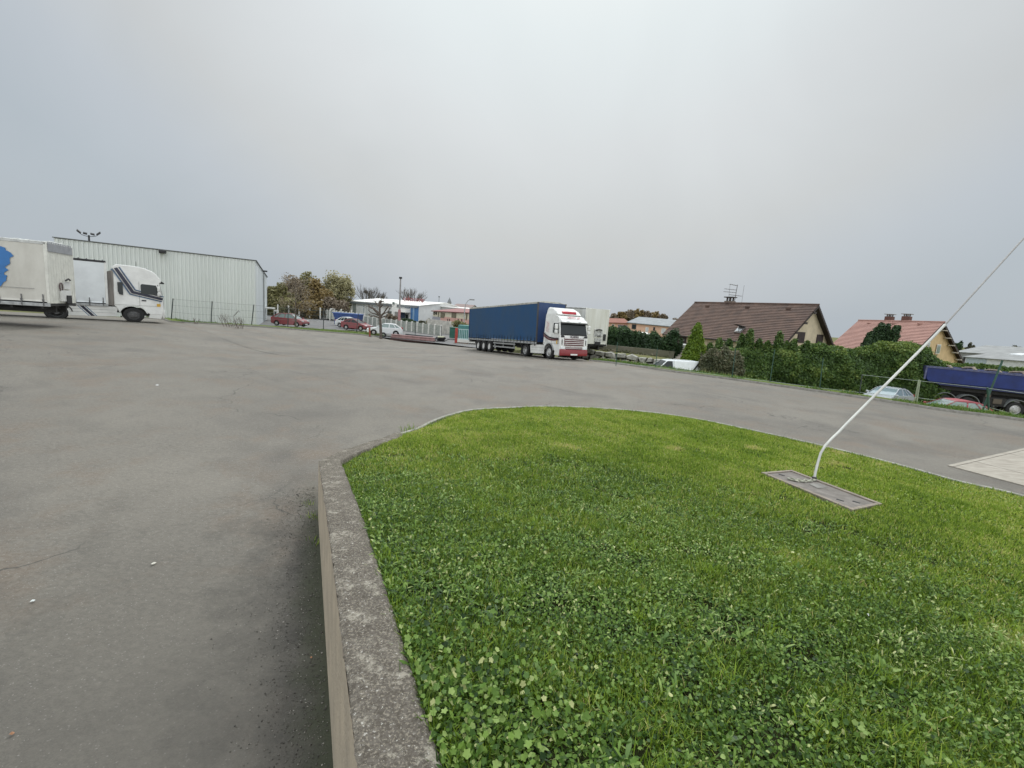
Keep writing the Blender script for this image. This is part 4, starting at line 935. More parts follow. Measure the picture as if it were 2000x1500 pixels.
# ragged blue emblem ring on its side
rr = random.Random(12)
def ragged(cx, cz, r_, amp, n, seed):
    rg = random.Random(seed); o_ = []
    for k in range(n):
        a = 2*math.pi*k/n; o_.append((cx+(r_*(1+amp*rg.uniform(-1, 1)+.12*math.sin(5*a)))*math.cos(a), cz+(r_*1.12*(1+amp*rg.uniform(-1, 1)+.1*math.sin(4*a)))*math.sin(a)))
    return o_
out_r = ragged(-2.42, 2.98, 1.06, .085, 64, 9); in_r = ragged(-2.42, 2.86, .54, .02, 64, 5); m = MB(); ye = -1.262
for k in range(64):
    a, b, c_, d_ = out_r[k], out_r[(k+1) % 64], in_r[(k+1) % 64], in_r[k]; m.slab([(a[0], ye, a[1]), (b[0], ye, b[1]), (c_[0], ye, c_[1]), (d_[0], ye, d_[1])], (0, -1, 0), .006)
m.build('side_emblem', mat('emblem_blue', (.03, .16, .42), .5, .1, 2), tl)
m = MB(); m.box(-9, -.55, -1.275, -1.262, 1.86, 1.875); m.build('curtain_seam', mat('seam_grey', (.25, .25, .25)), tl)
mb = MB()
for k in range(24):
    a0 = 2*math.pi*k/24; a1 = 2*math.pi*(k+1)/24
    mb.tube([(.05, -.25+.13*math.cos(a0), 2.0+.22*math.sin(a0)), (.05, -.25+.13*math.cos(a1), 2.0+.22*math.sin(a1))], .03, 6)
mb.build('coiled_hose', mat('hose_brown', (.12, .08, .08), .6), tl)
m = MB(); m.box(.01, .09, -.95+.6, -.3+.9, 1.30, 1.85); m.box(.01, .07, .0, .62, 1.92, 2.3); m.build('connector_panel', W_PAINT, tl)
m = MB(); m.box(.05, .13, .1, .55, 1.2, 1.6); m.build('connector_box', BLACK, tl); m = MB(); m.tube([(.1, .1, 2.35), (.14, .3, 2.45), (.1, .55, 2.38)], .04, 6); m.build('cable_loop', BLACK, tl)

# white box trailer behind the white and red cab
A0 = D(1145, 600, 38.0); o4 = Vector((A0.x, A0.y))+lf*1.22
tb = semitrailer((o4.x, o4.y, -.42), yaw, 'white box trailer with streaky grey front parked beside the blue trailer', CURT_W, mat('box_white', (.70, .70, .66), .55, .10, 1.4, col2=(.54, .53, .46), stretch=(1, 3, .25)), W_DIRTY, straps=0, box=True, Wd=2.42, H1=4.02)
m = MB(); m.box(.01, .10, -.10, .12+.42, 1.15, 1.62); m.box(.01, .07, -.35+.15, .6, 1.75, 2.35); m.build('connector_panel', mat('panel_light', (.55, .55, .53), .6, .4, 9), tb)
m = MB(); m.box(.07, .12, -.1, .45, 1.1, 1.35); m.build('connector_box', BLACK, tb); m = MB(); m.box(.07, .11, .05, .4, 1.80, 1.86); m.build('connector_slot', BLACK, tb); m = MB(); m.box(.02, .12, .74, .98, 1.45, 2.0); m.build('document_box', BLACK, tb, bevel=.04); m = MB(); m.tube([(.1, -.1, 2.3), (.13, .2, 2.36), (.1, .5, 2.32)], .05, 6); m.build('cable_loop', BLACK, tb)

# ---------------------------------------------------------------- cars
def car(loc, rz, label, kind, paint, group=None, L_=4.2, Wd=1.74, Hh=1.5, dark_glass=None, rims=None):
    t = empty('parked_car' if kind != 'van' else 'parked_van', loc, rz, label, 'van' if kind == 'van' else 'car', group)
    f, b = L_*.5, -L_*.5; wf, wr = f-.82, b+.80; rr = .31; w2 = Wd/2
    P = {'mpv': dict(hood=.98, cowl=(f-.85, 1.05), top=[(f-1.75, Hh), (b+.9, Hh), ], tail=(b+.12, 1.1)),
         'hatch': dict(hood=.88, cowl=(f-1.05, .98), top=[(f-1.95, Hh), (b+.85, Hh-.02)], tail=(b+.12, 1.0)),
         'wagon': dict(hood=.86, cowl=(f-1.15, .95), top=[(f-2.0, Hh), (b+.75, Hh-.03)], tail=(b+.10, .98)),
         'van': dict(hood=1.0, cowl=(f-.75, 1.15), top=[(f-1.55, Hh), (b+.10, Hh)], tail=(b+.02, 1.1))}[kind]
    cx, cz = P['cowl']; (tx0, tz0), (tx1, tz1) = P['top']; bx, bz = P['tail']
    low = [(f-.05, .30), (f+.02, .50), (f-.02, .68), (f-.18, P['hood']-.12), (cx, cz), (bx, bz), (b, .80), (b+.0, .40), (b+.08, .28)]
    low += [(wr-rr-.05, .26)]+arc(wr, rr, rr+.055, 180, 0, 10)+[(wr+rr+.06, .22), (wf-rr-.06, .22)]+arc(wf, rr, rr+.055, 180, 0, 10)
    m = MB(); m.prism(low, -w2, w2, lambda z: .05*max(0, (.45-z))/.3+.06*max(0, z-.75)/.3); m.build('body', paint, t, bevel=.05, seg=3)
    g = lambda z: .06+.20*max(0, z-1.0)/.5
    # greenhouse
    ga = [(cx-.04, cz-.02), (tx0, tz0-.035), (tx1, tz1-.035), (bx+.06, bz-.02)]
    if kind == 'van': ga = [(cx-.04, cz-.02), (tx0, tz0-.035), (tx0-.55, tz0-.035), (tx0-.55, cz)]
    m = MB(); m.prism(ga, -w2+.01, w2-.01, g); m.build('windows', dark_glass or GLASS, t, bevel=.02)
    m = MB(); rf = [(tx0+.06, tz0-.06), (tx0-.12, tz0), (tx0-.6, tz0+.025), ((tx0+tx1)/2, tz0+.03), (tx1+.15, tz1+.01), (tx1-.04, tz1-.06)]
    if kind == 'van': rf = [(tx0+.06, tz0-.06), (tx0-.12, tz0), (tx0-.53, tz0+.03), (tx0-.53, tz0-.06)]
    m.prism(rf, -w2+.0, w2-.0, g); m.build('roof', paint, t, bevel=.02)
    if kind == 'van':
        m = MB(); m.prism([(tx0-.51, cz-.03), (tx0-.51, tz0+.03), (tx1, tz1+.03), (b+.02, tz1-.12), (b+.0, cz-.05)], -w2, w2, lambda z: .06+.10*max(0, z-1.0)/.7); m.build('cargo_body', paint, t, bevel=.05, seg=3)
        side_decal('side_stripe', [(b+.72, cz-.1), (b+.84, cz-.1), (b+.36, tz1-.02), (b+.24, tz1-.02)], (w2-.06), BLACK, t, .05)
    for s in (-1, 1):   # pillars as body-coloured bars
        def bar(p0, p1, w_, nm='pillar'):
            m = MB(); q = []
            for (x, z), d in ((p0, -w_), (p0, w_), (p1, w_), (p1, -w_)): q.append((x+d/2, s*(w2-g(z)+.004), z))
            m.slab(q, (0, s, 0), .012); m.build(nm, paint, t)
        bar((cx+.0, cz), (tx0+.02, tz0-.04), .10)
        if kind != 'van':
            xm = (tx0+tx1)/2+.15; bar((xm, cz-.02), (xm-.05, tz0-.04), .07); bar((bx+.75, bz), (tx1+.35, tz1-.04), .07); bar((bx+.12, bz), (tx1+.04, tz1-.06), .2)
        else: bar((tx0-.50, cz), (tx0-.50, tz0-.04), .12)
        m = MB(); m.cbox((cx-.12, s*(w2+.06), cz+.06), (.12, .18, .13)); m.build('mirror', paint if kind != 'van' else BLACK, t, bevel=.03)
        m = MB(); m.cbox((f-.14, s*(w2-.24), P['hood']-.20), (.22, .34, .15)); m.build('headlight', LAMP, t, bevel=.04)
        m = MB(); m.cbox((b+.06, s*(w2-.15), .92), (.14, .22, .26)); m.build('tail_light', mat('tail_red', (.35, .02, .02), .25), t, bevel=.03)
        for ax in (wf, wr): wheel(t, ax, s*(w2-.10), rr, .2, 'car', rims or RIM, s)
    m = MB(); m.box(f-.02, f+.05, -w2+.12, w2-.12, .28, .48); m.build('front_bumper', BLACK, t, bevel=.02)
    m = MB(); m.slab([(f+.052, -.26, .33), (f+.052, .26, .33), (f+.052, .26, .44), (f+.052, -.26, .44)], (1, 0, 0), .008); m.build('number_plate', PLATE, t)
    m = MB(); m.box(b+.3, f-.3, -w2+.15, w2-.15, .20, .5); m.build('underbody', CHASSIS, t)
    return t
OZL = -1.05
def at(px, py, Y): p = D(px, py, Y); return (p.x, p.y, OZL)
RED_C = mat('car_red', (.20, .022, .028), .3, .1, coat=.5); SILV = mat('car_silver', (.50, .53, .56), .3, .1, metal=.3, coat=.5); CWH = mat('car_white', (.68, .70, .70), .3, .08, coat=.4)
car(at(567, 633, 61), R(-6), 'dark red people carrier parked behind the slim bare tree', 'mpv', RED_C, L_=4.35, Hh=1.62, dark_glass=GLASSL)
car(at(697, 641, 63), R(-14), 'dark red hatchback parked in front of a white car', 'hatch', DRED, L_=3.8, Hh=1.46)
car(at(683, 638, 67), R(-20), 'white car mostly hidden behind the dark red hatchback', 'hatch', CWH, L_=3.8, Hh=1.5)
car(at(751, 658, 57), R(196), 'white estate car parked beyond the pile of steel beams', 'wagon', CWH, L_=4.2, Hh=1.45, dark_glass=GLASSL)
tv = D(1309, 730, 37.3); car((tv.x, tv.y, -1.84), R(190), 'white panel van with black diagonal side bar, only its top showing over the verge', 'van', mat('van_white', (.74, .77, .79), .3, .06, coat=.3), L_=4.4, Hh=1.82)
tv = D(1733, 770, 33.5); car((tv.x, tv.y, -2.02), R(207), 'silver hatchback parked below the verge beneath the tall hedge', 'hatch', SILV, L_=3.9, Hh=1.47, dark_glass=mat('car_glass_bright', (.20, .26, .28), .08, .1, coat=.5))
tv = D(1858, 790, 29.5); car((tv.x, tv.y, -2.12), R(168), 'faded red saloon roof showing above the verge in front of the blue tipper', 'hatch', mat('faded_red', (.30, .045, .055), .5, .2, 3), L_=4.2, Hh=1.50, dark_glass=GLASSL)
# ================================================================ BUILDINGS, WALLS, FENCES, THINGS
def wb(mb, name, m, parent, **k):
    """build a mesh given in world coordinates under an unrotated parent"""
    o = mb.build(name, m, parent, **k)
    o.location = -Vector(parent.location); return o
def wadj(o, parent): o.location = -Vector(parent.location); return o
def building(name, loc, label, cat='building', group=None): return empty(name, loc, 0, label, cat, group)
class Face:
    """vertical facade between two ground points; local (s along, z) -> world"""
    def __init__(s, p0, p1):
        s.p0 = Vector((p0[0], p0[1])); s.d = Vector((p1[0], p1[1]))-s.p0; s.L = s.d.length; s.d.normalize(); s.n = Vector((s.d.y, -s.d.x))   # towards the camera side
        if s.n.dot(-s.p0) < 0: s.n = -s.n
    def P(s, a, z, o=0): q = s.p0+s.d*a+s.n*o; return (q.x, q.y, z)
    def S(s, px, Yh=None):
        """distance along the facade at which an image column (at horizon) hits"""
        r = ray(px, 611+(px-1000)*.0733); r2 = Vector((r.x, r.y)); den = s.d.x*r2.y-s.d.y*r2.x
        return -(s.p0.x*r2.y-s.p0.y*r2.x)/den
    def Z(s, a, px, py): p = s.P(a, 0); return D(px, py, p[1]).z
    def rect(s, mb, a0, a1, z0, z1, o=.03, th=.04): mb.slab([s.P(a0, z0, o), s.P(a1, z0, o), s.P(a1, z1, o), s.P(a0, z1, o)], (s.n.x, s.n.y, 0), th)
    def win(s, par, a0, a1, z0, z1, frame, pane, nm='window', fw=.08, o=.0):
        m = MB(); s.rect(m, a0-fw, a1+fw, z0-fw, z1+fw, o+.02, .03); f = wb(m, nm, frame, par); m = MB(); s.rect(m, a0, a1, z0, z1, o+.052, .01)
        p = wb(m, 'pane' if nm == 'window' else 'panel', pane, par); p.parent = f; p.location = (0, 0, 0); return f
# warehouse ----------------------------------------------------------
def clad_mat(name, c, c2): return mat(name, c, .5, .1, .35, col2=c2, stretch=(1, 1, .25), detail=6, spec=.4)
M_clad = clad_mat('pale_green_cladding', (.65, .675, .66), (.59, .615, .60)); M_end = clad_mat('pale_grey_cladding', (.66, .70, .72), (.50, .54, .54))
p1 = D(500, 634, 57); p0 = D(105, 463, 46); zt1 = D(500, 508.5, 57).z; zt0 = D(105, 463, 46).z; pe = D(521.5, 621, 76)
print('warehouse tops', zt0, zt1)
zt = (zt0+zt1)/2
wh = building('warehouse', (p1.x, p1.y, -1.3), 'large windowless warehouse clad in pale green corrugated sheet at the left')
fc = Face(p0, p1)
V = []; F = []; nrib = int(fc.L/.36)+1; prof = [(0, 0), (.10, 0), (.15, .07), (.26, .07), (.31, 0)]
pts = []
for k in range(nrib):
    for a, o in prof:
        if k*.36+a < fc.L: pts.append((k*.36+a, o*1.6))
pts.append((fc.L, 0))
m = MB()
def ztop(a): return zt0+(zt1-zt0)*a/fc.L
for i in range(len(pts)-1):
    a, b = pts[i], pts[i+1]; m.add([fc.P(a[0], -1.5, a[1]), fc.P(b[0], -1.5, b[1]), fc.P(b[0], ztop(b[0])-.1, b[1]), fc.P(a[0], ztop(a[0])-.1, a[1])], [(0, 1, 2, 3)])
wb(m, 'long_wall', M_clad, wh)
m = MB(); m.slab([fc.P(-.1, zt0-.07, .1), fc.P(fc.L+.02, zt1-.07, .1), fc.P(fc.L+.02, zt1+.02, .1), fc.P(-.1, zt0+.02, .1)], (fc.n.x, fc.n.y, 0), .08); wb(m, 'roof_edge_trim', mat('trim_grey', (.12, .125, .12), .6), wh)
zpe = D(523, 541, 76).z
fe = Face(p1, pe); m = MB(); nseg = 40
for k in range(nseg):
    a, b = fe.L*k/nseg, fe.L*(k+1)/nseg; za = zt1+(zpe-zt1)*k/nseg; zb_ = zt1+(zpe-zt1)*(k+1)/nseg; o = .05*(k % 2)
    m.add([fe.P(a, -1.5, o), fe.P(b, -1.5, .05-o), fe.P(b, zb_, .05-o), fe.P(a, za, o)], [(0, 1, 2, 3)])
wb(m, 'end_wall', M_end, wh)
m = MB(); m.tube([fe.P(-.05, zt1-.02, .1), fe.P(fe.L, zpe-.02, .1)], .07, 6); wb(m, 'verge_trim', mat('trim_grey', (.12, .125, .12)), wh)
sd_ = fe.S(515); m = MB(); m.tube([fe.P(fe.L*.55, 5.9, .16), fe.P(fe.L*.55, -1.2, .16)], .09, 8); wb(m, 'downpipe', STEEL, wh)
m = MB(); m.cbox(fe.P(fe.L*.50, zt1+(zpe-zt1)*.5-.15, .4), (.55, .35, .2), .6); wb(m, 'wall_lamp', BLACK, wh, bevel=.04)
sl = fc.S(319.5); m = MB(); q = fc.P(sl, ztop(sl)-.25, .45); m.cbox(q, (.62, .5, .34), math.atan2(fc.d.y, fc.d.x)); wb(m, 'wall_lamp', BLACK, wh, bevel=.05)
m = MB(); m.cbox(fe.P(fe.L*.82, .75, .7), (3.0, 1.2, .16), math.atan2(fe.d.y, fe.d.x)); wb(m, 'door_canopy', mat('canopy_pale', (.62, .62, .58)), wh)
back0 = Vector(fc.P(0, 0))+Vector((-fc.n.x, -fc.n.y, 0))*20
m = MB(); m.poly([fc.P(0, zt0), fc.P(fc.L, zt1), (pe.x, pe.y, zpe), (back0.x-3, back0.y+6, zpe)]); wb(m, 'roof', mat('roof_sheet', (.35, .36, .36)), wh)
m = MB(); m.poly([fc.P(0, -1.5, .02), fc.P(0, zt0, .02), (back0.x, back0.y, zt0-.5), (back0.x, back0.y, -1.5)]); wb(m, 'side_wall', M_end, wh)
# floodlight mast behind it
b_ = D(174, 468, 54); tp = D(175, 459.5, 54)
ml = building('floodlight_mast', (b_.x, b_.y, -1.2), 'four dark floodlights on a mast rising above the warehouse roof', 'floodlight')
m = MB(); m.tube([(b_.x, b_.y, -1.2), (b_.x, b_.y, tp.z)], .09, 8); wb(m, 'pole', BLACK, ml)
m = MB(); m.tube([(b_.x-.6, b_.y-.3, tp.z+.0), (b_.x-.25, b_.y-.1, tp.z-.12), (b_.x+.25, b_.y+.1, tp.z-.12), (b_.x+.6, b_.y+.3, tp.z+.0)], .035, 6); wb(m, 'cross_arm', BLACK, ml)
for k, (dx, tilt) in enumerate(((-.72, -.6), (-.27, -.25), (.27, .25), (.72, .6))):
    m = MB(); c_ = Vector((b_.x+dx, b_.y+dx*.6, tp.z+.12+.12*(abs(dx) > .5))); a = Vector((.16, .08, tilt*.26 if abs(dx) > .5 else -.03)); n_ = Vector((-.3, .4, .3)).normalized()*.14; up = Vector((-tilt*.06, 0, .08))
    m.slab([tuple(c_-a-up), tuple(c_+a-up), tuple(c_+a+up), tuple(c_-a+up)], n_, .18); wb(m, 'lamp_head', BLACK, ml)

# generic polygon roof with stepped tile courses ---------------------------
def courses(mb, e0, e1, r0, r1, n, lift=.045):
    e0, e1, r0, r1 = map(Vector, (e0, e1, r0, r1)); nv = (e1-e0).cross(r0-e0).normalized(); nv = nv if nv.z > 0 else -nv
    for k in range(n):
        a, b = k/n, (k+1)/n; q = [e0+(r0-e0)*a+nv*lift, e1+(r1-e1)*a+nv*lift, e1+(r1-e1)*b, e0+(r0-e0)*b]
        mb.add([tuple(v) for v in q], [(0, 1, 2, 3)])
        c_ = [e0+(r0-e0)*a-nv*.0, e1+(r1-e1)*a-nv*.0]; mb.add([tuple(c_[0]), tuple(c_[1]), tuple(q[1]), tuple(q[0])], [(0, 1, 2, 3)])
def tilemat(name, c, c2, sc=1.1): return mat(name, c, .8, col2=c2, scale=sc, detail=9, bump=.5, bscale=14, spec=.25)
T_BROWN = tilemat('brown_tiles', (.135, .085, .065), (.065, .045, .038)); T_SALM = tilemat('salmon_tiles', (.35, .20, .165), (.27, .155, .13))
CREAM = mat('cream_render', (.62, .53, .38), .85, .12, 1.2, bump=.2); PEACH = mat('peach_render', (.62, .40, .29), .85, .10, 1.0); OCHRE = mat('ochre_render', (.60, .44, .24), .85, .12, 1.2)
WOODD = mat('dark_wood', (.035, .025, .022), .6, .2, 6); SHUT = mat('shutter_brown', (.032, .020, .020), .6, .2, 5)
def house(name, label, Al, Ar, Fr, Br, wallm, tiles, zg, over=.55, ncourse=24, cat='house'):
    Al, Ar, Fr, Br = map(Vector, (Al, Ar, Fr, Br)); Fl = Al+(Fr-Ar); Bl = Al+(Br-Ar); rd = (Ar-Al).normalized()
    h = building(name, (Fr.x, Fr.y, zg), label, cat)
    m = MB(); courses(m, Fl, Fr, Al, Ar, ncourse); courses(m, Bl, Br, Al, Ar, ncourse)
    rf = wb(m, 'roof', tiles, h)
    m = MB()
    for a, b in ((Ar, Fr), (Ar, Br), (Al, Fl), (Al, Bl)):
        nn = -rd if (a-Ar).length < .01 else rd
        dn = Vector((0, 0, -.26)); m.slab([tuple(a), tuple(b), tuple(b+dn), tuple(a+dn)], nn, .06)
    wb(m, 'barge_board', WOODD, h)
    m = MB(); n2 = .12
    for a, b, c_, d_ in ((Al, Ar, Fr, Fl), (Al, Ar, Br, Bl)):
        dn = Vector((0, 0, -n2)); m.poly([tuple(a+dn), tuple(b+dn), tuple(c_+dn), tuple(d_+dn)])
    wb(m, 'soffit', WOODD, h)
    m = MB(); m.tube([tuple(Al+Vector((0, 0, .03))), tuple(Ar+Vector((0, 0, .03)))], .11, 6)
    w_ = wb(m, 'ridge_tiles', tiles, h); w_.parent = rf; w_.location = (0, 0, 0)
    # walls
    def ins(p, q, k): return p+(q-p)*k
    Wr, Wl = Ar-rd*over, Al+rd*over; fw = .90
    Fwr, Bwr = ins(Wr, Fr-rd*over, fw), ins(Wr, Br-rd*over, fw); Fwl, Bwl = ins(Wl, Fl+rd*over, fw), ins(Wl, Bl+rd*over, fw); d = Vector((0, 0, -.16))
    def g(p): return (p.x, p.y, zg)
    m = MB()
    m.poly([g(Fwr), g(Bwr), tuple(Bwr+d), tuple(Wr+d), tuple(Fwr+d)]); m.poly([g(Fwl), g(Bwl), tuple(Bwl+d), tuple(Wl+d), tuple(Fwl+d)])
    m.poly([g(Fwl), g(Fwr), tuple(Fwr+d), tuple(Fwl+d)]); m.poly([g(Bwl), g(Bwr), tuple(Bwr+d), tuple(Bwl+d)]); wb(m, 'wall', wallm, h)
    m = MB(); m.tube([tuple(Fl+Vector((0, 0, -.05))), tuple(Fr+Vector((0, 0, -.05)))], .08, 6); wb(m, 'gutter', WOODD, h)
    return h, Face(Fwr, Bwr), Face(Fwl, Fwr), (Fl, Fr, Al, Ar)
def hitplane(px, py, a, b, c_):
    n = (Vector(b)-Vector(a)).cross(Vector(c_)-Vector(a)); r = ray(px, py); o = Vector((0, 0, CAMH)); t = (Vector(a)-o).dot(n)/r.dot(n); return o+r*t
Al, Ar = D(1357, 591.5, 59), D(1600, 595, 46); Al.z = Ar.z = (Al.z+Ar.z)/2
h1, gab, frt, rp = house('house', 'cream house with large dark brown tiled roof and a tall aerial, behind the hedge', Al, Ar, D(1530, 675, 43.3), D(1629, 674, 48.4), CREAM, T_BROWN, -2.2)
def gwin(h, fa, px0, px1, py0, py1, m1, m2, **k):
    a0, a1 = fa.S(px0), fa.S(px1); zc0 = fa.Z((a0+a1)/2, (px0+px1)/2, py1); zc1 = fa.Z((a0+a1)/2, (px0+px1)/2, py0); return fa.win(h, a0, a1, zc0, zc1, m1, m2, **k)
gwin(h1, gab, 1559, 1571, 650, 668, SHUT, SHUT); gwin(h1, gab, 1596, 1607, 655, 678, SHUT, SHUT)
gwin(h1, frt, 1330, 1345, 656, 690, mat('door_frame', (.5, .42, .3)), SHUT, nm='door')
m = MB()
for k, f in enumerate((.12, .38, .62, .86)):   # dark purlin ends under the right verge
    for a, b in ((rp[3], rp[1]),): p = Vector(a)+(Vector(b)-Vector(a))*f+Vector((0, 0, -.3)); m.cbox(tuple(p), (.5, .2, .2), 0.6)
wb(m, 'purlin_ends', WOODD, h1)
cp = D(1425, 594, 55.2); m = MB(); m.cbox((cp.x, cp.y, cp.z+.05), (1.0, .7, .6), -1.06); ch = wb(m, 'chimney', mat('chimney_render', (.20, .16, .13), .9, .2, 4), h1)
m = MB(); m.cbox((cp.x, cp.y, cp.z+.78), (1.15, .85, .10), -1.06)
for dx, dy in ((-.3, .1), (.3, -.1), (0, 0), (-.1, -.3), (.1, .3)): m.cbox((cp.x+dx, cp.y+dy, cp.z+.54), (.14, .14, .4))
q = wb(m, 'chimney_cap', mat('cap_dark', (.06, .05, .05), .8), h1); q.parent = ch; q.location = (0, 0, 0)
# aerial
e_ = building('tv_aerial', (cp.x+.5, cp.y-.4, cp.z), 'tall television aerial with several bars beside the chimney of the brown roof', 'aerial')
AY = 55; m = MB(); a0, a1 = D(1434, 592, AY), D(1440.5, 556, AY); m.tube([a0, a1], .035, 6); wb(m, 'mast', mat('aerial_grey', (.16, .15, .15), .5), e_)
for (xa, ya, xb, yb) in ((1425, 555, 1440, 558), (1415, 564, 1438, 566.5), (1413.5, 569.5, 1437, 571.5), (1424, 575.5, 1449, 578.5)):
    m = MB(); p, q = D(xa, ya, AY), D(xb, yb, AY); m.tube([p, q], .028, 5)
    for k in range(5): c_ = p+(q-p)*(k+.3)/5; m.tube([c_+Vector((0, -.35, .0)), c_+Vector((0, .35, 0))], .012, 4)
    wb(m, 'aerial_bar', mat('aerial_grey', (.16, .15, .15)), e_)
m = MB()
for xa, ya, xb, yb in ((1424, 574, 1423, 590), (1448.5, 592, 1453.5, 557), (1426, 556, 1424, 575)): m.tube([D(xa, ya, AY), D(xb, yb, AY)], .016, 5)
wb(m, 'support_rods', mat('aerial_grey', (.16, .15, .15)), e_)
# roof window
s0 = [hitplane(x, y, rp[0], rp[1], rp[2]) for x, y in ((1434, 650), (1446, 652), (1457, 641), (1444, 639))]; nv = (s0[1]-s0[0]).cross(s0[3]-s0[0]).normalized(); nv = nv if nv.z > 0 else -nv
m = MB(); m.slab([tuple(p+nv*.05) for p in s0], nv, .1); rw = wb(m, 'roof_window', mat('sash_grey', (.16, .15, .14)), h1)
m = MB(); m.slab([tuple(p+nv*.16) for p in (s0[0]*.85+s0[2]*.15, s0[1]*.8+s0[3]*.2, (s0[1]*.8+s0[3]*.2)*.5+s0[2]*.5, (s0[0]*.85+s0[2]*.15)*.5+s0[3]*.5)], nv, .02); q = wb(m, 'pane', mat('bright_pane', (.55, .6, .62), .1), h1); q.parent = rw; q.location = (0, 0, 0)
q = [s0[3], s0[2], s0[2]+nv*.7+(s0[1]-s0[2])*.7, s0[3]+nv*.7+(s0[0]-s0[3])*.7]; m = MB(); m.slab([tuple(v+nv*.15) for v in q], nv, .07); q = wb(m, 'open_sash', mat('sash_dark', (.05, .045, .045)), h1); q.parent = rw; q.location = (0, 0, 0)
for px in (1382, 1460, 1540):
    p = hitplane(px, 599+(px-1382)*.03, rp[0], rp[1], rp[2]); m = MB(); m.cbox((p.x, p.y, p.z+.05), (.45, .3, .12), -1.06); wb(m, 'vent_tile', T_BROWN, h1)

Al, Ar = D(1677, 626, 62.5), D(1845, 629.5, 50); Al.z = Ar.z = (Al.z+Ar.z)/2
h2, gab2, frt2, rp2 = house('house', 'ochre house with salmon pink tiled roof and two chimneys, partly behind the white cable', Al, Ar, D(1775, 700, 46.8), D(1884, 709, 53), OCHRE, T_SALM, -2.2)
f = gwin(h2, gab2, 1831, 1837, 674, 690, mat('window_white', (.7, .68, .62)), GLASSL); gwin(h2, gab2, 1812.5, 1815.5, 670, 677, mat('window_white', (.7, .68, .62)), GLASSL)
for px, nm in ((1737, 0), (1770.5, 1)):
    Yc = 62.5+(50-62.5)*(px-1677)/(1845-1677)*1.13*.9; cp = D(px, 624, Yc); m = MB(); m.cbox((cp.x, cp.y, cp.z), (.75, .75, .7), -1.06); ch = wb(m, 'chimney', mat('chimney_brick', (.14, .07, .055), .9, .2, 8), h2)
    m = MB(); m.cbox((cp.x, cp.y, cp.z+.62), (.9, .9, .07), -1.06); [m.cbox((cp.x+a, cp.y+b, cp.z+.48), (.1, .1, .26)) for a, b in ((-.25, .1), (.25, -.1), (.1, .25), (-.1, -.25))]
    q = wb(m, 'chimney_cap', mat('cap_grey', (.22, .21, .2)), h2); q.parent = ch; q.location = (0, 0, 0)
for px in (1698, 1746, 1797): p = hitplane(px, 632+(px-1698)*.02, rp2[0], rp2[1], rp2[2]); m = MB(); m.cbox((p.x, p.y, p.z+.05), (.45, .3, .12), -1.06); wb(m, 'vent_tile', T_SALM, h2)
for k in range(5): f = .14+.18*k; p = Vector(rp2[3])+(Vector(D(1884, 709, 53))-Vector(rp2[3]))*f+Vector((-.35, -.05, -.25)); m = MB(); m.cbox(tuple(p), (.5, .3, .10), 2.2); wb(m, 'eaves_bracket', mat('bracket_pale', (.5, .47, .4)), h2)

# long low buildings defined by facade end pixels
def long_building(name, label, x0, y0, Y0, x1, y1, Y1, zg, depth, wallm, roofm, rise=.0, roof_over=.3, cat='building', ridge_in=.5, flat=None):
    p0, p1 = D(x0, y0, Y0), D(x1, y1, Y1); h = building(name, (p0.x, p0.y, zg), label, cat); f = Face(p0, p1); z = (p0.z+p1.z)/2
    m = MB(); b = -depth
    P = f.P; L_ = f.L
    m.poly([P(0, zg), P(L_, zg), P(L_, p1.z), P(0, p0.z)]); m.poly([P(0, zg, b), P(L_, zg, b), P(L_, p1.z, b), P(0, p0.z, b)])
    m.poly([P(0, zg), P(0, p0.z), P(0, p0.z+rise, b*ridge_in), P(0, p0.z, b), P(0, zg, b)]); m.poly([P(L_, zg), P(L_, p1.z), P(L_, p1.z+rise, b*ridge_in), P(L_, p1.z, b), P(L_, zg, b)])
    wb(m, 'wall', wallm, h); m = MB(); o = roof_over
    for a, c_ in ((o, b*ridge_in), (b-o, b*ridge_in)): m.slab([P(-o, p0.z-.0+.02, a), P(L_+o, p1.z+.02, a), P(L_+o, p1.z+rise+.02, c_), P(-o, p0.z+rise+.02, c_)], (0, 0, 1), .12)
    wb(m, 'roof', roofm, h); return h, f, p0, p1
GREYR = mat('grey_roofing', (.20, .22, .23), .7, .15, 1.2); TERRA = tilemat('terracotta_tiles', (.26, .11, .08), (.18, .08, .06)); WHT = mat('white_wall', (.70, .71, .70), .7, .08, .5); WHR = mat('white_roof', (.78, .77, .73), .5, .08, .5)
h3, f3, a, b = long_building('house', 'long peach terrace with grey roof seen over the hedge', 1228, 631, 84, 1331, 641, 78, -1.5, 9, PEACH, GREYR, 1.15)
for x0, x1, y0, y1 in ((1263, 1267.5, 640, 648), (1294, 1301, 642, 651)): gwin(h3, f3, x0, x1, y0, y1, mat('window_white', (.7, .68, .62)), mat('pane_pale', (.55, .58, .6), .2))
gwin(h3, f3, 1278, 1280, 640, 645, mat('dark_frame', (.08, .07, .07)), GLASS); gwin(h3, f3, 1236, 1243, 634.5, 642, mat('dark_frame', (.1, .1, .1)), GLASS)
h4, f4, a, b = long_building('house', 'peach house with terracotta roof between the white box trailer and the grey roof', 1180, 631, 88, 1227, 632, 88, -1.5, 10, PEACH, TERRA, .75)
gwin(h4, f4, 1208, 1226, 635, 642, mat('window_pink', (.6, .4, .36)), mat('pane_grey', (.18, .2, .22), .2)); gwin(h4, f4, 1196.5, 1200, 634, 641, mat('window_white', (.7, .68, .62)), GLASS)
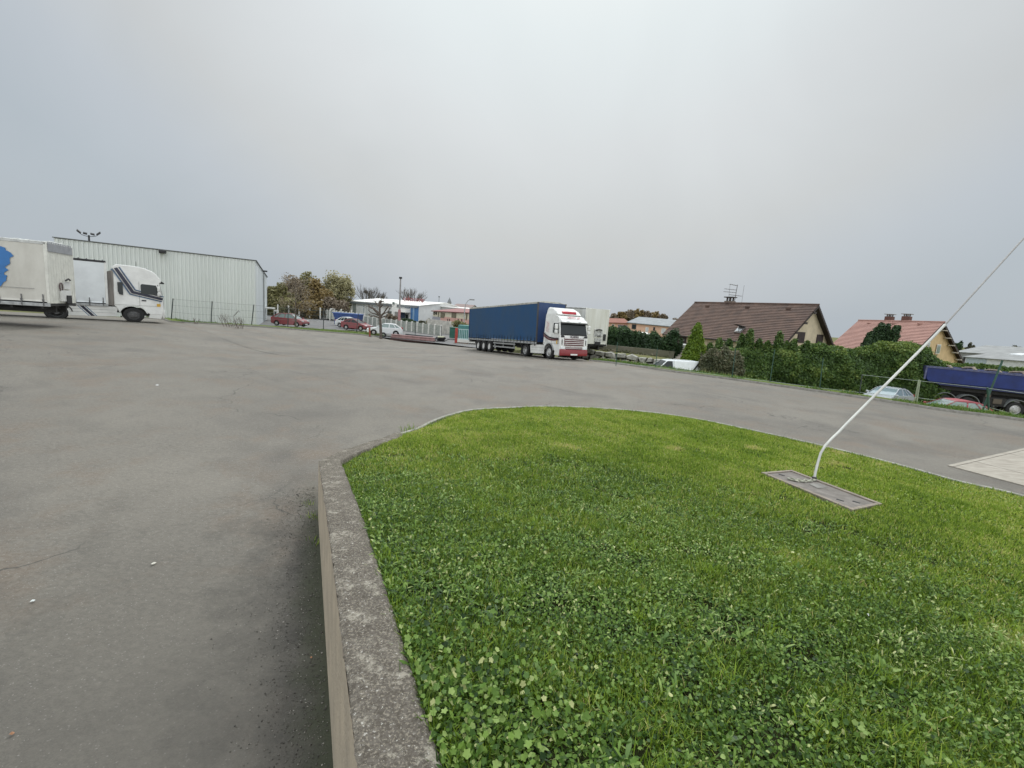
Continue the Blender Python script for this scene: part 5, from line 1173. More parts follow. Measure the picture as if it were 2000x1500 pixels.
# white awning roof in front
m = MB(); q = [D(1198, 644, 70), D(1262, 649, 66), D(1292, 658, 62), D(1289, 664, 62), D(1250, 660, 66), D(1200, 650, 70)]; e_ = building('garden_tent', tuple(D(1245, 665, 66)), 'white tent roof behind the dark hedge', 'tent')
for i in range(6): pass
m.slab([tuple(p) for p in q], (0, .3, -1), .15); wb(m, 'tent_roof', WHR, e_)
m = MB()
for x, y, Yx in ((1203, 650, 70), (1288, 663, 62), (1250, 659, 66)): p = D(x, y, Yx); m.tube([p, (p.x, p.y, -1.6)], .05, 6)
wb(m, 'tent_pole', STEEL, e_)

# grey industrial halls at far right
INDR = mat('fibre_cement', (.25, .255, .25), .85, .15, .6)
h5, f5, a, b = long_building('industrial_hall', 'low industrial hall with grey roof and white walls at the far right', 1885, 698, 86, 2060, 711, 74, -2.6, 26, mat('hall_white', (.60, .62, .62), .7), INDR, 1.9)
for x0, x1 in ((1894, 1932),): gwin(h5, f5, x0, x1, 700, 712, mat('hall_blue_grey', (.38, .44, .48)), mat('hall_blue_grey', (.38, .44, .48)), nm='door')
m = MB(); s_ = f5.S(1889); f5.rect(m, s_-.15, s_+.15, -2.4, f5.Z(s_, 1889, 697)); wb(m, 'dark_post', BLACK, h5)
for px, py in ((1938, 689), (1984, 693)):
    p = f5; s_ = f5.S(px); m = MB(); za = D(px, 697+(px-1885)*.074, f5.P(s_, 0)[1]).z
    for k in (1,): q = [f5.P(s_-.9, za+.75, -5.5), f5.P(s_+.9, za+.75, -5.5), f5.P(s_+.9, za+1.05, -8.2), f5.P(s_-.9, za+1.05, -8.2)]; m.slab(q, (0, 0, 1), .3)
    wb(m, 'rooflight', mat('rooflight_white', (.75, .77, .78), .3), h5)
h6, f6, a, b = long_building('industrial_hall', 'second grey roofed industrial hall behind the white walled one', 1868, 688, 120, 1960, 694, 112, -2.6, 30, INDR, INDR, 2.2)

# white industrial unit with sign --------------------------------------------
h7, f7, a, b = long_building('industrial_unit', 'white industrial unit with blue corner and red roof letters behind the concrete fence', 684, 588.5, 108, 818, 598, 99, -1.3, 18, WHT, WHR, 1.05)
GRD = mat('gutter_dark', (.14, .16, .17), .6); m = MB(); f7.rect(m, -.1, f7.L-.1, 0, .0001) if False else None
m = MB(); m.slab([f7.P(-.2, a.z-.42, .32), f7.P(f7.L, b.z-.42, .32), f7.P(f7.L, b.z-.02, .32), f7.P(-.2, a.z-.02, .32)], (f7.n.x, f7.n.y, 0), .08); wb(m, 'gutter', GRD, h7)
def fr(px0, px1, py0, py1, m_, nm, o=.05, th=.08):
    s0_, s1_ = f7.S(px0), f7.S(px1); sm = (s0_+s1_)/2; pm = (px0+px1)/2; mb_ = MB(); f7.rect(mb_, s0_, s1_, f7.Z(sm, pm, py1), f7.Z(sm, pm, py0), o, th); return wb(mb_, nm, m_, h7)
fr(690, 696, 588, 612, mat('shutter_grey', (.22, .25, .24), .6), 'tall_window')
fr(699, 711, 597, 616, mat('door_white', (.62, .64, .64)), 'loading_door'); fr(698.5, 711.8, 596, 616.5, mat('door_edge', (.2, .26, .3)), 'door_surround', .01, .03)
fr(716, 738, 599, 616, mat('door_white2', (.56, .58, .58)), 'loading_door'); fr(715, 738.5, 598, 616.5, mat('door_edge', (.2, .26, .3)), 'door_surround', .01, .03)
fr(758, 771, 608, 625, mat('bay_dark', (.10, .11, .10)), 'open_bay'); fr(771.5, 777.5, 591, 628, WHR, 'white_pier', .05, .9); fr(774, 776.5, 590.5, 595, mat('lamp_green', (.14, .18, .16)), 'wall_lamp', 1.0, .2)
fr(780, 803, 603, 610, WHR, 'canopy', .0, 1.6); fr(780, 792, 610, 625, mat('dark_navy_wall', (.02, .04, .08)), 'recess_wall', .03, .05); fr(793, 800, 611, 626, mat('entrance', (.35, .36, .36)), 'entrance_door', .06, .08); fr(794, 799, 614, 626, GLASS, 'entrance_glass', .2, .05)
fr(792, 801, 595.5, 602, mat('blue_frame', (.06, .12, .2)), 'window_surround', .05, .06); fr(793.5, 800, 597, 601, mat('pane_pale2', (.55, .58, .6), .2), 'window_pane', .12, .02)
fr(803.5, 818.5, 597, 627, mat('blue_panel', (.05, .15, .33), .5, .15, .4), 'blue_cladding', .06, .12); fr(808, 811, 598, 627, mat('blue_pale', (.22, .34, .47)), 'pale_strip', .2, .03)
sgm = mat('sign_red', (.24, .06, .06), .6); s0_, s1_ = f7.S(757), f7.S(788); pz = Vector(f7.P((s0_+s1_)/2, a.z+1.5, -6)); xa = Vector((f7.d.x, f7.d.y, 0)); 
if xa.x < 0: xa = -xa
na = Vector((f7.n.x, f7.n.y, 0)); M4 = Matrix.Translation(pz-Vector(h7.location)) @ Matrix(((xa.x, 0, na.x, 0), (xa.y, 0, na.y, 0), (0, 1, 0, 0), (0, 0, 0, 1)))
text_mesh('roof_sign', 'qidcaccoip', 1.45, sgm, h7, M4, extrude=.04, bold=.0)
m = MB()
for k in range(9): p = Vector(f7.P(s0_+(s1_-s0_)*k/8, 0, -6.15)); m.tube([(p.x, p.y, a.z+.6), (p.x, p.y, a.z+1.6)], .04, 5)
wb(m, 'sign_frame', mat('sign_red', (.33, .03, .03)), h7)
h8, f8, a, b = long_building('industrial_hall', 'long plain off-white hall behind the cream and red roofed building', 819, 596, 112, 945, 606.5, 96, -1.3, 20, mat('offwhite_wall', (.58, .59, .57), .7, .06, .6), WHR, .15)
h9, f9, a, b = long_building('workshop_row', 'row of cream workshops with low red roof and dark doors', 846, 608.5, 88, 935, 613.0, 74, -1.2, 10, mat('cream_panel', (.62, .58, .44), .7), mat('red_sheet', (.22, .075, .07), .6, .15, 2), .75)
def fr9(px0, px1, py0, py1, m_, nm, o=.05):
    s0_, s1_ = f9.S(px0), f9.S(px1); sm = (s0_+s1_)/2; pm = (px0+px1)/2; mb_ = MB(); f9.rect(mb_, s0_, s1_, f9.Z(sm, pm, py1), f9.Z(sm, pm, py0), o, .05); wb(mb_, nm, m_, h9)
TAUPE = mat('taupe_door', (.17, .15, .10), .7)
for x0, x1 in ((862, 869.5), (883.5, 892)): fr9(x0, x1, 611, 621, TAUPE, 'roller_door')
for x0, x1 in ((848, 850), (852, 854)): fr9(x0, x1, 609.5, 614.5, BLACK, 'window_slot')
for x0, x1 in ((875.5, 877), (879, 880.6), (896, 898), (903, 905)): fr9(x0, x1, 623, 628.5, BLACK, 'window_slot')
fr9(846, 862, 618.5, 626, mat('grey_band', (.33, .33, .36)), 'lower_panel', .03); fr9(862, 935, 622, 630, mat('peach_panel', (.62, .36, .30)), 'lower_panel', .03); fr9(857, 858, 610, 619, TAUPE, 'post'); fr9(911.5, 913.5, 612, 626, TAUPE, 'post')
# church and town far behind
def far_block(name, label, px0, px1, py0, Y, depth, wallm, roofm, rise, zg=-3.5, cat='house'):
    h, f, a, b = long_building(name, label, px0, py0, Y, px1, py0+(px1-px0)*.06, Y-1, zg, depth, wallm, roofm, rise, cat=cat); return h
far_block('brick_house', 'pink brick gabled house on the skyline right of the church spire', 884, 903, 600, 175, 9, mat('pink_brick', (.42, .26, .21)), mat('far_roof', (.16, .10, .09)), 1.3)
far_block('house', 'white house with brown sloping roof on the skyline beside the pink brick one', 898, 916, 603.5, 165, 9, mat('far_white', (.6, .6, .58)), mat('far_roof', (.16, .10, .09)), 1.6)
far_block('house', 'dark roofed buildings on the skyline left of the thin mast', 826, 848, 596.5, 190, 12, mat('far_grey', (.26, .26, .25)), mat('far_dark', (.09, .09, .09)), .8)
far_block('house', 'low dark roofs on the skyline between mast and church', 849, 884, 600.3, 185, 12, mat('far_grey', (.26, .26, .25)), mat('far_dark', (.09, .09, .09)), .8)
far_block('house', 'dark roofed house just left of the blue trailer roof line', 914, 936, 606.5, 150, 10, mat('far_grey', (.26, .26, .25)), mat('far_dark', (.09, .09, .09)), .6)
cc = D(877.2, 602, 260); tp = D(877.2, 580.5, 260); sh = D(877.2, 591, 260)
e_ = building('church', (cc.x, cc.y, -3.5), 'small grey church tower with pointed spire on the skyline', 'church')
m = MB(); m.box(cc.x-.95, cc.x+.95, cc.y-.9, cc.y+.9, -3.5, sh.z); wb(m, 'tower', mat('far_stone', (.30, .30, .29)), e_)
m = MB(); m.add([(cc.x-1.1, cc.y-1, sh.z), (cc.x+1.1, cc.y-1, sh.z), (cc.x+1.1, cc.y+1, sh.z), (cc.x-1.1, cc.y+1, sh.z), (cc.x, cc.y, tp.z)], [(0, 1, 4), (1, 2, 4), (2, 3, 4), (3, 0, 4)]); wb(m, 'spire', mat('far_slate', (.17, .18, .19)), e_)
m = MB(); m.box(cc.x-2.6, cc.x+1.5, cc.y+.9, cc.y+9, -3.5, cc.z+.6); m.prism([(cc.x-2.8, cc.z+.6), (cc.x+1.6, cc.z+.6), (cc.x-.6, cc.z+2.6)], cc.y+.8, cc.y+9); wb(m, 'nave', mat('far_slate', (.17, .18, .19)), e_)
e_ = building('lattice_mast', tuple(D(856.6, 600, 210)), 'thin mast on the skyline left of the church spire', 'mast'); m = MB(); a, b = D(856.6, 604, 210), D(857, 579.5, 210); m.tube([(a.x, a.y, a.z), (a.x, a.y, b.z)], [.16, .10], 6); m.cbox((a.x, a.y, b.z), (.6, .6, .5)); wb(m, 'mast', mat('far_slate', (.17, .18, .19)), e_)

# poles ----------------------------------------------------------------------
p = D(779, 640, 80); tz = D(780, 542.5, 80).z
e_ = building('mast', (p.x, p.y, -1.1), 'tall slender grey mast with a reddish foot in front of the white industrial unit', 'mast')
m = MB(); m.tube([(p.x, p.y, -1.1), (p.x, p.y, tz)], [.20, .11], 8); wb(m, 'pole', mat('pole_grey', (.28, .27, .26), .6), e_)
m = MB(); m.tube([(p.x, p.y, -1.1), (p.x, p.y, 1.9)], .24, 8); wb(m, 'painted_foot', mat('pole_red', (.42, .20, .20), .6), e_); m = MB(); m.cbox((p.x, p.y, tz), (.42, .42, .3)); wb(m, 'head', BLACK, e_)
p = D(905, 650, 70); tz = D(910, 584, 70).z
e_ = building('street_lamp', (p.x, p.y, -1.1), 'slender street lamp with curved arm left of the blue trailer', 'street lamp')
m = MB(); m.tube([(p.x, p.y, -1.1), (p.x, p.y, tz-1.6), (p.x+.12, p.y, tz-.7), (p.x+.45, p.y, tz-.15), (p.x+.85, p.y, tz)], [.09, .07, .06, .05, .05], 8); wb(m, 'pole', STEEL, e_)
m = MB(); m.cbox((p.x+1.0, p.y, tz-.03), (.75, .28, .16)); wb(m, 'lamp_head', mat('lamp_grey', (.2, .2, .2)), e_, bevel=.05)

# concrete panel fence with white posts ------------------------------------------
FP = mat('fence_panel', (.36, .38, .34), .9, .2, 4); FPO = mat('fence_post_white', (.68, .67, .62), .8, .1)
def panel_fence(px0, Y0, px1, Y1, zg0, zg1, h, n, label, step=True, see=False):
    a, b = D(px0, 640, Y0), D(px1, 640, Y1); f = Face(a, b); e_ = building('panel_fence', (a.x, a.y, zg0), label, 'fence'); m = MB(); mp_ = MB()
    sl_ = MB()
    for k in range(n):
        s0_, s1_ = f.L*k/n, f.L*(k+1)/n; zg = zg0+(zg1-zg0)*(k+.5)/n
        if not see:
            for j in range(6): z0_ = zg+h*j/6; sl_.slab([f.P(s0_+.1, z0_+.02, 0), f.P(s1_-.02, z0_+.02, 0), f.P(s1_-.02, z0_+h/6-.01, 0), f.P(s0_+.1, z0_+h/6-.01, 0)], (f.n.x, f.n.y, 0), .05)
            sl_.slab([f.P(s0_+.1, zg, -.03), f.P(s1_, zg, -.03), f.P(s1_, zg+h-.02, -.03), f.P(s0_+.1, zg+h-.02, -.03)], (f.n.x, f.n.y, 0), .03)
    if not see: wb(sl_, 'concrete_panels', FP, e_)
    for k in range(n+1):
        s_ = f.L*k/n; zg = zg0+(zg1-zg0)*min(k+.0, n-.5)/n; m = MB(); q = f.P(s_, zg+h/2+.05, .05); m.cbox(q, (.20, .20, h+.12), math.atan2(f.d.y, f.d.x)); wb(m, 'post', FPO, e_)
    if see:
        m = MB()
        for j in range(5): z0_ = h*j/4.2; m.tube([f.P(0, zg0+z0_, 0), f.P(f.L, zg1+z0_, 0)], .02, 4)
        for k in range(n*12): s_ = f.L*k/(n*12); zg = zg0+(zg1-zg0)*k/(n*12); m.tube([f.P(s_, zg, 0), f.P(s_, zg+h, 0)], .012, 3)
        wb(m, 'wire_mesh', mat('mesh_dark', (.06, .07, .06), .7), e_)
    return e_, f
panel_fence(711, 80, 862, 66, -1.1, -1.2, 1.45, 15, 'grey concrete panel fence with white posts running down to the gate')
panel_fence(622, 92, 711, 80, -.9, -.9, 1.6, 14, 'pale fence with closely set white posts in front of the white industrial unit')
panel_fence(543, 88, 686, 90, -1.0, -1.0, 2.0, 7, 'wire fence with white concrete posts in front of the autumn thicket', see=True)
p, q = D(643.5, 628, 86), D(654, 628, 86); e_ = building('garden_gate', (p.x, p.y, -1.1), 'white framed gate in front of the autumn thicket', 'gate'); m = MB()
for a, b, c_, d_ in ((p.x, p.x+.12, -1.1, 1.1), (q.x-.12, q.x, -1.1, 1.1), (p.x, q.x, 1.0, 1.15)): m.box(a, b, p.y-.05, p.y+.05, c_, d_)
wb(m, 'gate_frame', FPO, e_)
# small things left of the yard
p = D(539.5, 627, 66); e_ = building('gate_post', (p.x, p.y, -1.1), 'short white gate post at the corner of the warehouse', 'post'); m = MB(); m.box(p.x-.25, p.x+.25, p.y-.2, p.y+.2, -1.1, .75); wb(m, 'pillar', FPO, e_); m = MB(); m.box(p.x-.12, p.x+.12, p.y-.25, p.y-.2, -.5, .55); wb(m, 'dark_panel', BLACK, e_)
p = D(680, 632, 74); e_ = building('skip', (p.x, p.y, -1.05), 'blue waste skip behind the white car', 'skip'); m = MB(); m.prism([(p.x-1.8, .0), (p.x-2.1, .75), (p.x+2.1, .75), (p.x+1.8, -1.0), (p.x-1.8, -1.0)], p.y-1, p.y+1); wb(m, 'skip_body', mat('skip_blue', (.03, .07, .22), .6, .2, 3), e_); m = MB(); m.box(p.x-2.15, p.x+2.15, p.y-1.05, p.y+1.05, .72, .82); wb(m, 'rim', mat('skip_rim', (.08, .15, .4), .6), e_)

# pile of steel beams -------------------------------------------------------------
BEAM = mat('primer_red_steel', (.40, .25, .24), .8, .2, 3)
g0, g1 = GY(763, 663), GY(846, 671.5); dv = (g1-g0); Lb = Vector((dv.x, dv.y)).length; an = math.atan2(dv.y, dv.x); zb_ = min(g0.z, g1.z)
for k, (dy, dz, sh_) in enumerate(((0, .03, 0), (.32, .03, .15), (.05, .36, .12), (.36, .36, -.1))):
    e_ = empty('steel_beam', (g0.x-math.sin(an)*dy, g0.y+math.cos(an)*dy, zb_+dz), an, ['lower front', 'lower rear', 'upper front', 'upper rear'][k]+' dusty red steel beam of the pile at the yard edge', 'beam', 'pile of red steel beams')
    m = MB(); m.box(sh_, Lb+sh_, -.14, .14, 0, .03); m.box(sh_, Lb+sh_, -.14, .14, .29, .32); m.box(sh_, Lb+sh_, -.02, .02, .03, .29); m.build('girder', BEAM, e_)
bk = [(778, 656.5, 856, 662.5, .0), (792, 653.5, 845, 659, .1), (766, 655, 790, 655.5, .2)]
for k, (xa, ya, xb, yb, o) in enumerate(bk):
    a, b = D(xa, ya, g0.y+.6+o*3), D(xb, yb, g1.y+.6+o*3); e_ = building('dark_bar', tuple(a), ('long black bar lying on top of the red steel beams', 'shorter black bar behind the one on the red beams', 'stubby black bar at the left end of the beam pile')[k], 'bar', 'black bars on the beam pile'); m = MB(); m.tube([a, b], .07, 6); m.tube([a+Vector((0, .1, .06)), b+Vector((0, .1, .06))], .05, 6); wb(m, 'bar', BLACK, e_)
for k, (px, y0, y1) in enumerate(((722.3, 640, 657.5), (744.5, 645, 660.5))):
    g = GY(px, y1); e_ = building('bollard', (g.x, g.y, g.z), ['rusty orange post nearest the front of the white estate car', 'rusty orange post beside the pollarded tree trunk'][k], 'post', 'rusty orange posts at the yard edge'); m = MB(); t_ = D(px-.5, y0, g.y); m.tube([tuple(g), tuple(t_)], .10, 8); wb(m, 'post', mat('rust_orange', (.33, .085, .05), .8, .25, 5), e_); m = MB(); m.box(g.x-.2, g.x+.2, g.y-.2, g.y+.2, g.z-.05, g.z+.03); wb(m, 'foot', BLACK, e_)
g = GY(748.5, 660); e_ = building('old_tyre', tuple(g), 'small black tyre lying beside the rusty orange post', 'tyre'); m = MB(); m.lathe(tyre_prof(.34, .22), (g.x, g.y, g.z+.33), 20); wb(m, 'tyre', RUBBER, e_, smooth=True)
# wheelbarrow
g = GY(860, 671); e_ = empty('wheelbarrow', tuple(g), .3, 'black wheelbarrow standing by the end of the beam pile', 'wheelbarrow')
m = MB(); m.add([(-.35, -.25, .35), (.35, -.2, .3), (.35, .2, .3), (-.35, .25, .35), (-.55, -.42, .72), (.62, -.38, .72), (.62, .38, .72), (-.55, .42, .72)], [(0, 3, 2, 1), (0, 1, 5, 4), (1, 2, 6, 5), (2, 3, 7, 6), (3, 0, 4, 7)]); m.build('tray', BLACK, e_)
m = MB(); m.tube([(-.4, -.4, .78), (.3, -.35, .8), (.5, .3, .8), (-.3, .4, .79)], .08, 6); m.build('rubble', mat('rubble', (.5, .5, .36)), e_)
m = MB()
for s in (-1, 1): m.tube([(-.6, 0, .2), (-.3, s*.2, .33), (.4, s*.25, .3), (1.15, s*.3, .62)], .025, 6); m.tube([(.45, s*.25, .3), (.55, s*.25, 0)], .025, 6)
m.build('frame', CHASSIS, e_); w_ = wheel(e_, -.62, 0, .2, .09, 'car', RIMD, -1)
# gate
g = GY(890, 673.5); GYd = g.y
m = MB(); e_ = building('gate_pillar', tuple(g), 'square red gate pillar left of the blue trailer', 'pillar'); t_ = D(890, 640.5, GYd); m.box(g.x-.13, g.x+.17, GYd-.13, GYd+.17, g.z-.1, t_.z); wb(m, 'pillar', mat('pillar_red', (.40, .05, .035), .6, .15, 3), e_, bevel=.01)
a, b = D(894, 642, GYd), D(914.5, 642, GYd); zl = D(904, 663, GYd).z; e_ = building('sliding_gate', (a.x, a.y, g.z), 'pale blue barred gate standing on a low wall behind the blue trailer', 'gate')
m = MB(); m.box(a.x, b.x+1.5, GYd-.03, GYd+.03, a.z-.06, a.z); m.box(a.x, b.x+1.5, GYd-.03, GYd+.03, zl, zl+.12); wb(m, 'gate_frame', mat('gate_pale', (.50, .62, .62), .5), e_)
m = MB(); n = 14
for k in range(n): x = a.x+(b.x+1.5-a.x)*k/(n-1); m.box(x-.025, x+.025, GYd-.02, GYd+.02, zl, a.z)
wb(m, 'gate_bars', mat('gate_pale', (.50, .62, .62)), e_)
m = MB(); m.box(a.x, b.x+1.5, GYd-.1, GYd+.1, g.z-.2, zl-.35); wb(m, 'low_wall', mat('brown_wall', (.24, .17, .12), .9, .3, 5), e_); m = MB(); m.box(a.x, b.x+1.5, GYd-.12, GYd+.12, zl-.35, zl); wb(m, 'wall_coping', FPO, e_)
a = D(895, 640, GYd+5); e_ = building('container', (a.x, a.y, -1.1), 'teal container seen through the barred gate', 'container'); m = MB(); m.box(a.x, a.x+3.2, a.y, a.y+2, -1.0, .75); wb(m, 'container_body', mat('teal_paint', (.06, .20, .19), .6, .15, 2), e_, bevel=.03)
a = D(878.5, 640.5, 60); b = D(888, 658.5, 60); e_ = building('container', (a.x, a.y, -1.1), 'dark green waste container left of the red gate pillar', 'container'); m = MB(); m.box(a.x, a.x+1.1, 60, 61.2, -1.0, a.z); wb(m, 'container_body', mat('green_bin', (.02, .11, .08), .6, .15, 2), e_, bevel=.04); m = MB(); m.box(a.x-.04, a.x+1.14, 59.95, 61.25, a.z, a.z+.1); wb(m, 'lid', mat('green_bin', (.02, .11, .08)), e_)
m = MB(); a = D(836, 625, 74); b = D(886, 640, 70); e_ = building('site_wall', (a.x, a.y, -1.1), 'pale low wall in front of the cream workshops', 'wall'); f = Face(a, b); f.rect(m, 0, f.L, -1.2, D(860, 625.5, 72).z, 0, .2); wb(m, 'wall', mat('pale_block', (.50, .48, .43), .8, .2, 2), e_)

# yard fence on the left: posts + wires ---------------------------------------------
FD = mat('fence_green_dark', (.035, .045, .045), .5); WIRE = mat('wire', (.10, .12, .11), .5)
pp = [(334, 624, 338, 583), (412, 630.5, 414.4, 588.7), (491, 634.5, 495.8, 595), (562, 638, 563, 601), (632, 642, 631.6, 606), (696, 648, 700, 613), (754, 655, 755.5, 613.5), (811, 660, 811, 626), (862, 664, 862, 637)]
e_ = building('wire_fence', (-24, 44, -.2), 'dark wire mesh fence along the left kerb in front of the warehouse', 'fence'); tops = []; bots = []
for xb, yb, xt, yt in pp:
    g = GY(xb, yb+2); 
    P_ = g; k = .8; d = Vector((P_.x, P_.y)).normalized(); bx, by = P_.x+d.x*.4, P_.y+d.y*.4; tz = D(xt, yt, by).z; tx = D(xt, yt, by).x
    m = MB(); m.tube([(bx, by, float(yardZ(bx, by))-.1), (tx, by, tz)], .042, 6); wb(m, 'post', FD, e_); tops.append(Vector((tx, by, tz))); bots.append(Vector((bx, by, float(yardZ(bx, by))+.1)))
m = MB()
for i in range(len(tops)-1):
    for f in (.02, .35, .68, .98): m.tube([bots[i]+(tops[i]-bots[i])*f, (bots[i]+(tops[i]-bots[i])*f+bots[i+1]+(tops[i+1]-bots[i+1])*f)/2-Vector((0, 0, .03)), bots[i+1]+(tops[i+1]-bots[i+1])*f], .007, 4, False)
    if i < 4:
        n = 26
        for k in range(n): a = bots[i]+(bots[i+1]-bots[i])*k/n; b = tops[i]+(tops[i+1]-tops[i])*k/n; m.tube([a, b-Vector((0, 0, .03))], .0035, 3, False)
wb(m, 'wires', WIRE, e_)
# fence on the right ----------------------------------------------------------------
FG = mat('fence_green', (.025, .075, .055), .6)
e_ = building('wire_fence', (14, 25, 0), 'green posted wire fence along the right kerb before the tall hedge', 'fence'); rp_ = [(1203, 713, 1206, 668), (1280, 720, 1284, 680), (1429, 741, 1437, 680), (1503, 750, 1513, 683), (1600, 763, 1608, 700), (1678, 771, 1684, 731)]
T_ = []
for xb, yb, xt, yt in rp_:
    g = GZ(xb, yb+2, 0); d = Vector((g.x, g.y)).normalized(); bx, by = g.x+d.x*.5, g.y+d.y*.5; q = D(xt, yt, by); m = MB(); m.tube([(bx, by, -.1), tuple(q)], .021, 6); wb(m, 'post', FG if xb < 1650 else FD, e_); T_.append((Vector((bx, by, .08)), q))
for xb, yb, xt, yt in ((1787, 779, 1794.5, 742), (1791, 781, 1797, 743)):
    g = GZ(xb, yb+2, 0); d = Vector((g.x, g.y)).normalized(); by = g.y+d.y*.5; bx = g.x+d.x*.5; q = D(xt, yt, by); m = MB(); m.tube([(bx, by, -.1), tuple(q)], .03, 6); wb(m, 'post', mat('post_pale', (.30, .34, .24), .6), e_); 
T_.append((Vector((bx, by, .08)), q))
for xb, yb, xt, yt in ((1919, 799, 1958, 704), (1932, 801, 1929, 757)):
    g = GZ(xb, yb+2, 0); d = Vector((g.x, g.y)).normalized(); by = g.y+d.y*.5; bx = g.x+d.x*.5; q = D(xt, yt, by); m = MB(); m.tube([(bx, by, -.1), tuple(q)], .04, 6); wb(m, 'post', FG, e_)
T_.append((Vector((bx, by, .08)), q)); q = D(2040, 772, by-3); T_.append((Vector((q.x, q.y, .08)), q))
m = MB()
for i in range(len(T_)-1):
    for f in (.04, .97): 
        if f == .97 and i < 5: continue
        m.tube([T_[i][0]+(T_[i][1]-T_[i][0])*f, T_[i+1][0]+(T_[i+1][1]-T_[i+1][0])*f], .009, 4, False)
wb(m, 'wires', mat('wire_pale', (.3, .34, .3)), e_)

# stone retaining wall and terrace ----------------------------------------------------
STONE = mat('rough_stone', (.42, .41, .37), .9, col2=(.16, .155, .135), scale=3.5, detail=9, bump=.8, bscale=12); MOSSY = mat('mossy_concrete', (.17, .155, .125), .95, col2=(.10, .10, .06), scale=1.2, detail=8, bump=.5, bscale=10)
e_ = building('stone_wall', (8, 40, -1.9), 'rough stone block retaining wall below the dark hedge', 'wall'); rr = random.Random(4)
a, b = D(1110, 690, 41.5), D(1284, 706, 38.0); f = Face(a, b); m = MB(); rows = 5; s_ = 0
za, zb2 = D(1150, 680, 41).z, D(1275, 700, 38).z
bmv = []
for r_ in range(rows):
    s_ = -rr.random()*.6
    while s_ < f.L:
        wd_ = rr.uniform(.5, 1.15); ztop_ = za+(zb2-za)*max(0, s_)/f.L; hgt = .48; z1_ = ztop_-r_*hgt; jit = lambda k=.09: rr.uniform(-k, k)
        pts_ = [(s_+.05+jit(), z1_-hgt+.05+jit()), (s_+wd_-.05+jit(), z1_-hgt+.05+jit()), (s_+wd_-.04+jit(), z1_-.04+jit()), (s_+wd_*.5+jit(), z1_+.02+jit()), (s_+.04+jit(), z1_-.05+jit())]
        o_ = rr.uniform(.02, .16); cx_ = sum(p[0] for p in pts_)/5; cz_ = sum(p[1] for p in pts_)/5; front = [f.P(cx_+(p[0]-cx_)*.72, cz_+(p[1]-cz_)*.72, .2+o_) for p in pts_]; backp = [f.P(p[0], p[1], 0) for p in pts_]
        m.add(front+backp, [(0, 1, 2, 3, 4)]+[(i, (i+1) % 5, (i+1) % 5+5, i+5) for i in range(5)]); s_ += wd_
wb(m, 'stones', STONE, e_)
m = MB(); m.slab([f.P(-1, -2.2, -.1), f.P(f.L+.5, -2.2, -.1), f.P(f.L+.5, zb2-.1, -.1), f.P(-1, za-.1, -.1)], (-f.n.x, -f.n.y, 0), .5); wb(m, 'mortar', mat('dark_earth', (.035, .033, .025), .95), e_)
e_ = building('terrace_wall', (9, 43, -.6), 'stained grey concrete wall above the stone blocks under the dark hedge', 'wall')
a2, b2 = D(1130, 672, 43), D(1316, 693, 41); f2 = Face(a2, b2); m = MB(); m.slab([f2.P(0, -2.2, 0), f2.P(f2.L, -2.2, 0), f2.P(f2.L, D(1316, 686, 41).z, 0), f2.P(0, D(1130, 668, 43).z, 0)], (f2.n.x, f2.n.y, 0), .25); wb(m, 'wall', MOSSY, e_)
mb = MB(); q = [f.P(-1, za-.08, -.1), f.P(f.L+.3, zb2-.08, -.1), f2.P(f2.L, D(1316, 699, 41).z, .24), f2.P(0, D(1130, 681, 43).z, .24)]; mb.poly([tuple(v) for v in q]); o = mb.build('planted_bank', M_soil); tag(o, kind='structure')
mb = MB(); z_ = D(1250, 682, 42).z-.1; q = [f2.P(-8, z_, -.1), f2.P(f2.L+4, z_, -.1), (24, 60, z_), (4, 75, z_)]; mb.poly([tuple(v) for v in q]); 
# steps up to the house
e_ = building('garden_steps', (15, 42, -1), 'pale stone garden steps rising to the brown roofed house', 'steps')
for k, (px, py, wpx) in enumerate(((1330, 702, 22), (1332.5, 698, 18), (1334, 694, 15), (1335, 689.5, 13), (1335.5, 685, 11), (1336, 681, 10))):
    c_ = D(px, py, 39.5+.55*k); wd_ = wpx*c_.y/910; m = MB(); m.box(c_.x-wd_/2, c_.x+wd_/2, c_.y-.2, c_.y+.5, c_.z-.25, c_.z); wb(m, 'step', mat('step_pale', (.45, .40, .34), .9, .2, 4), e_)
m = MB(); c_ = D(1336, 677, 43.2); m.lathe([(0, 0), (.3, 0), (.35, .5), (.2, .55), (0, .5)], (c_.x, c_.y, c_.z-.3), 10, 'z'); wb(m, 'flower_pot', mat('pot_pale', (.55, .55, .52)), e_)

# tipper lorry at right ----------------------------------------------------------------
w2p = D(1888, 785, 34.2); hdg = R(-17); dv = Vector((math.cos(hdg), math.sin(hdg))); nl_ = Vector((-dv.y, dv.x)); ax2 = Vector((w2p.x, w2p.y))+nl_*1.1
e_ = empty('tipper_lorry', (ax2.x, ax2.y, -2.0), hdg, 'blue tipper lorry with long skip body parked below the verge at right', 'lorry', pitch=R(.5))
BLU = mat('tipper_blue', (.008, .024, .15), .6, .2, 1.5, bump=.2, bscale=3); BLUD = mat('tipper_frame_blue', (.012, .02, .09), .5, .2)
m = MB(); m.prism([(-2.8, 2.15), (-2.9, 3.05), (5.4, 3.05), (5.4, 1.95), (-2.6, 1.95)], -1.24, 1.24); bd = m.build('tipper_body', BLU, e_, bevel=.04)
m = MB(); m.box(-2.95, 5.45, -1.28, -1.18, 2.98, 3.12); m.box(-2.95, 5.45, 1.18, 1.28, 2.98, 3.12); m.box(-2.97, -2.85, -1.25, 1.25, 2.1, 3.1); q = m.build('top_rail', mat('rail_worn', (.09, .10, .20), .5, .3, 6), e_)
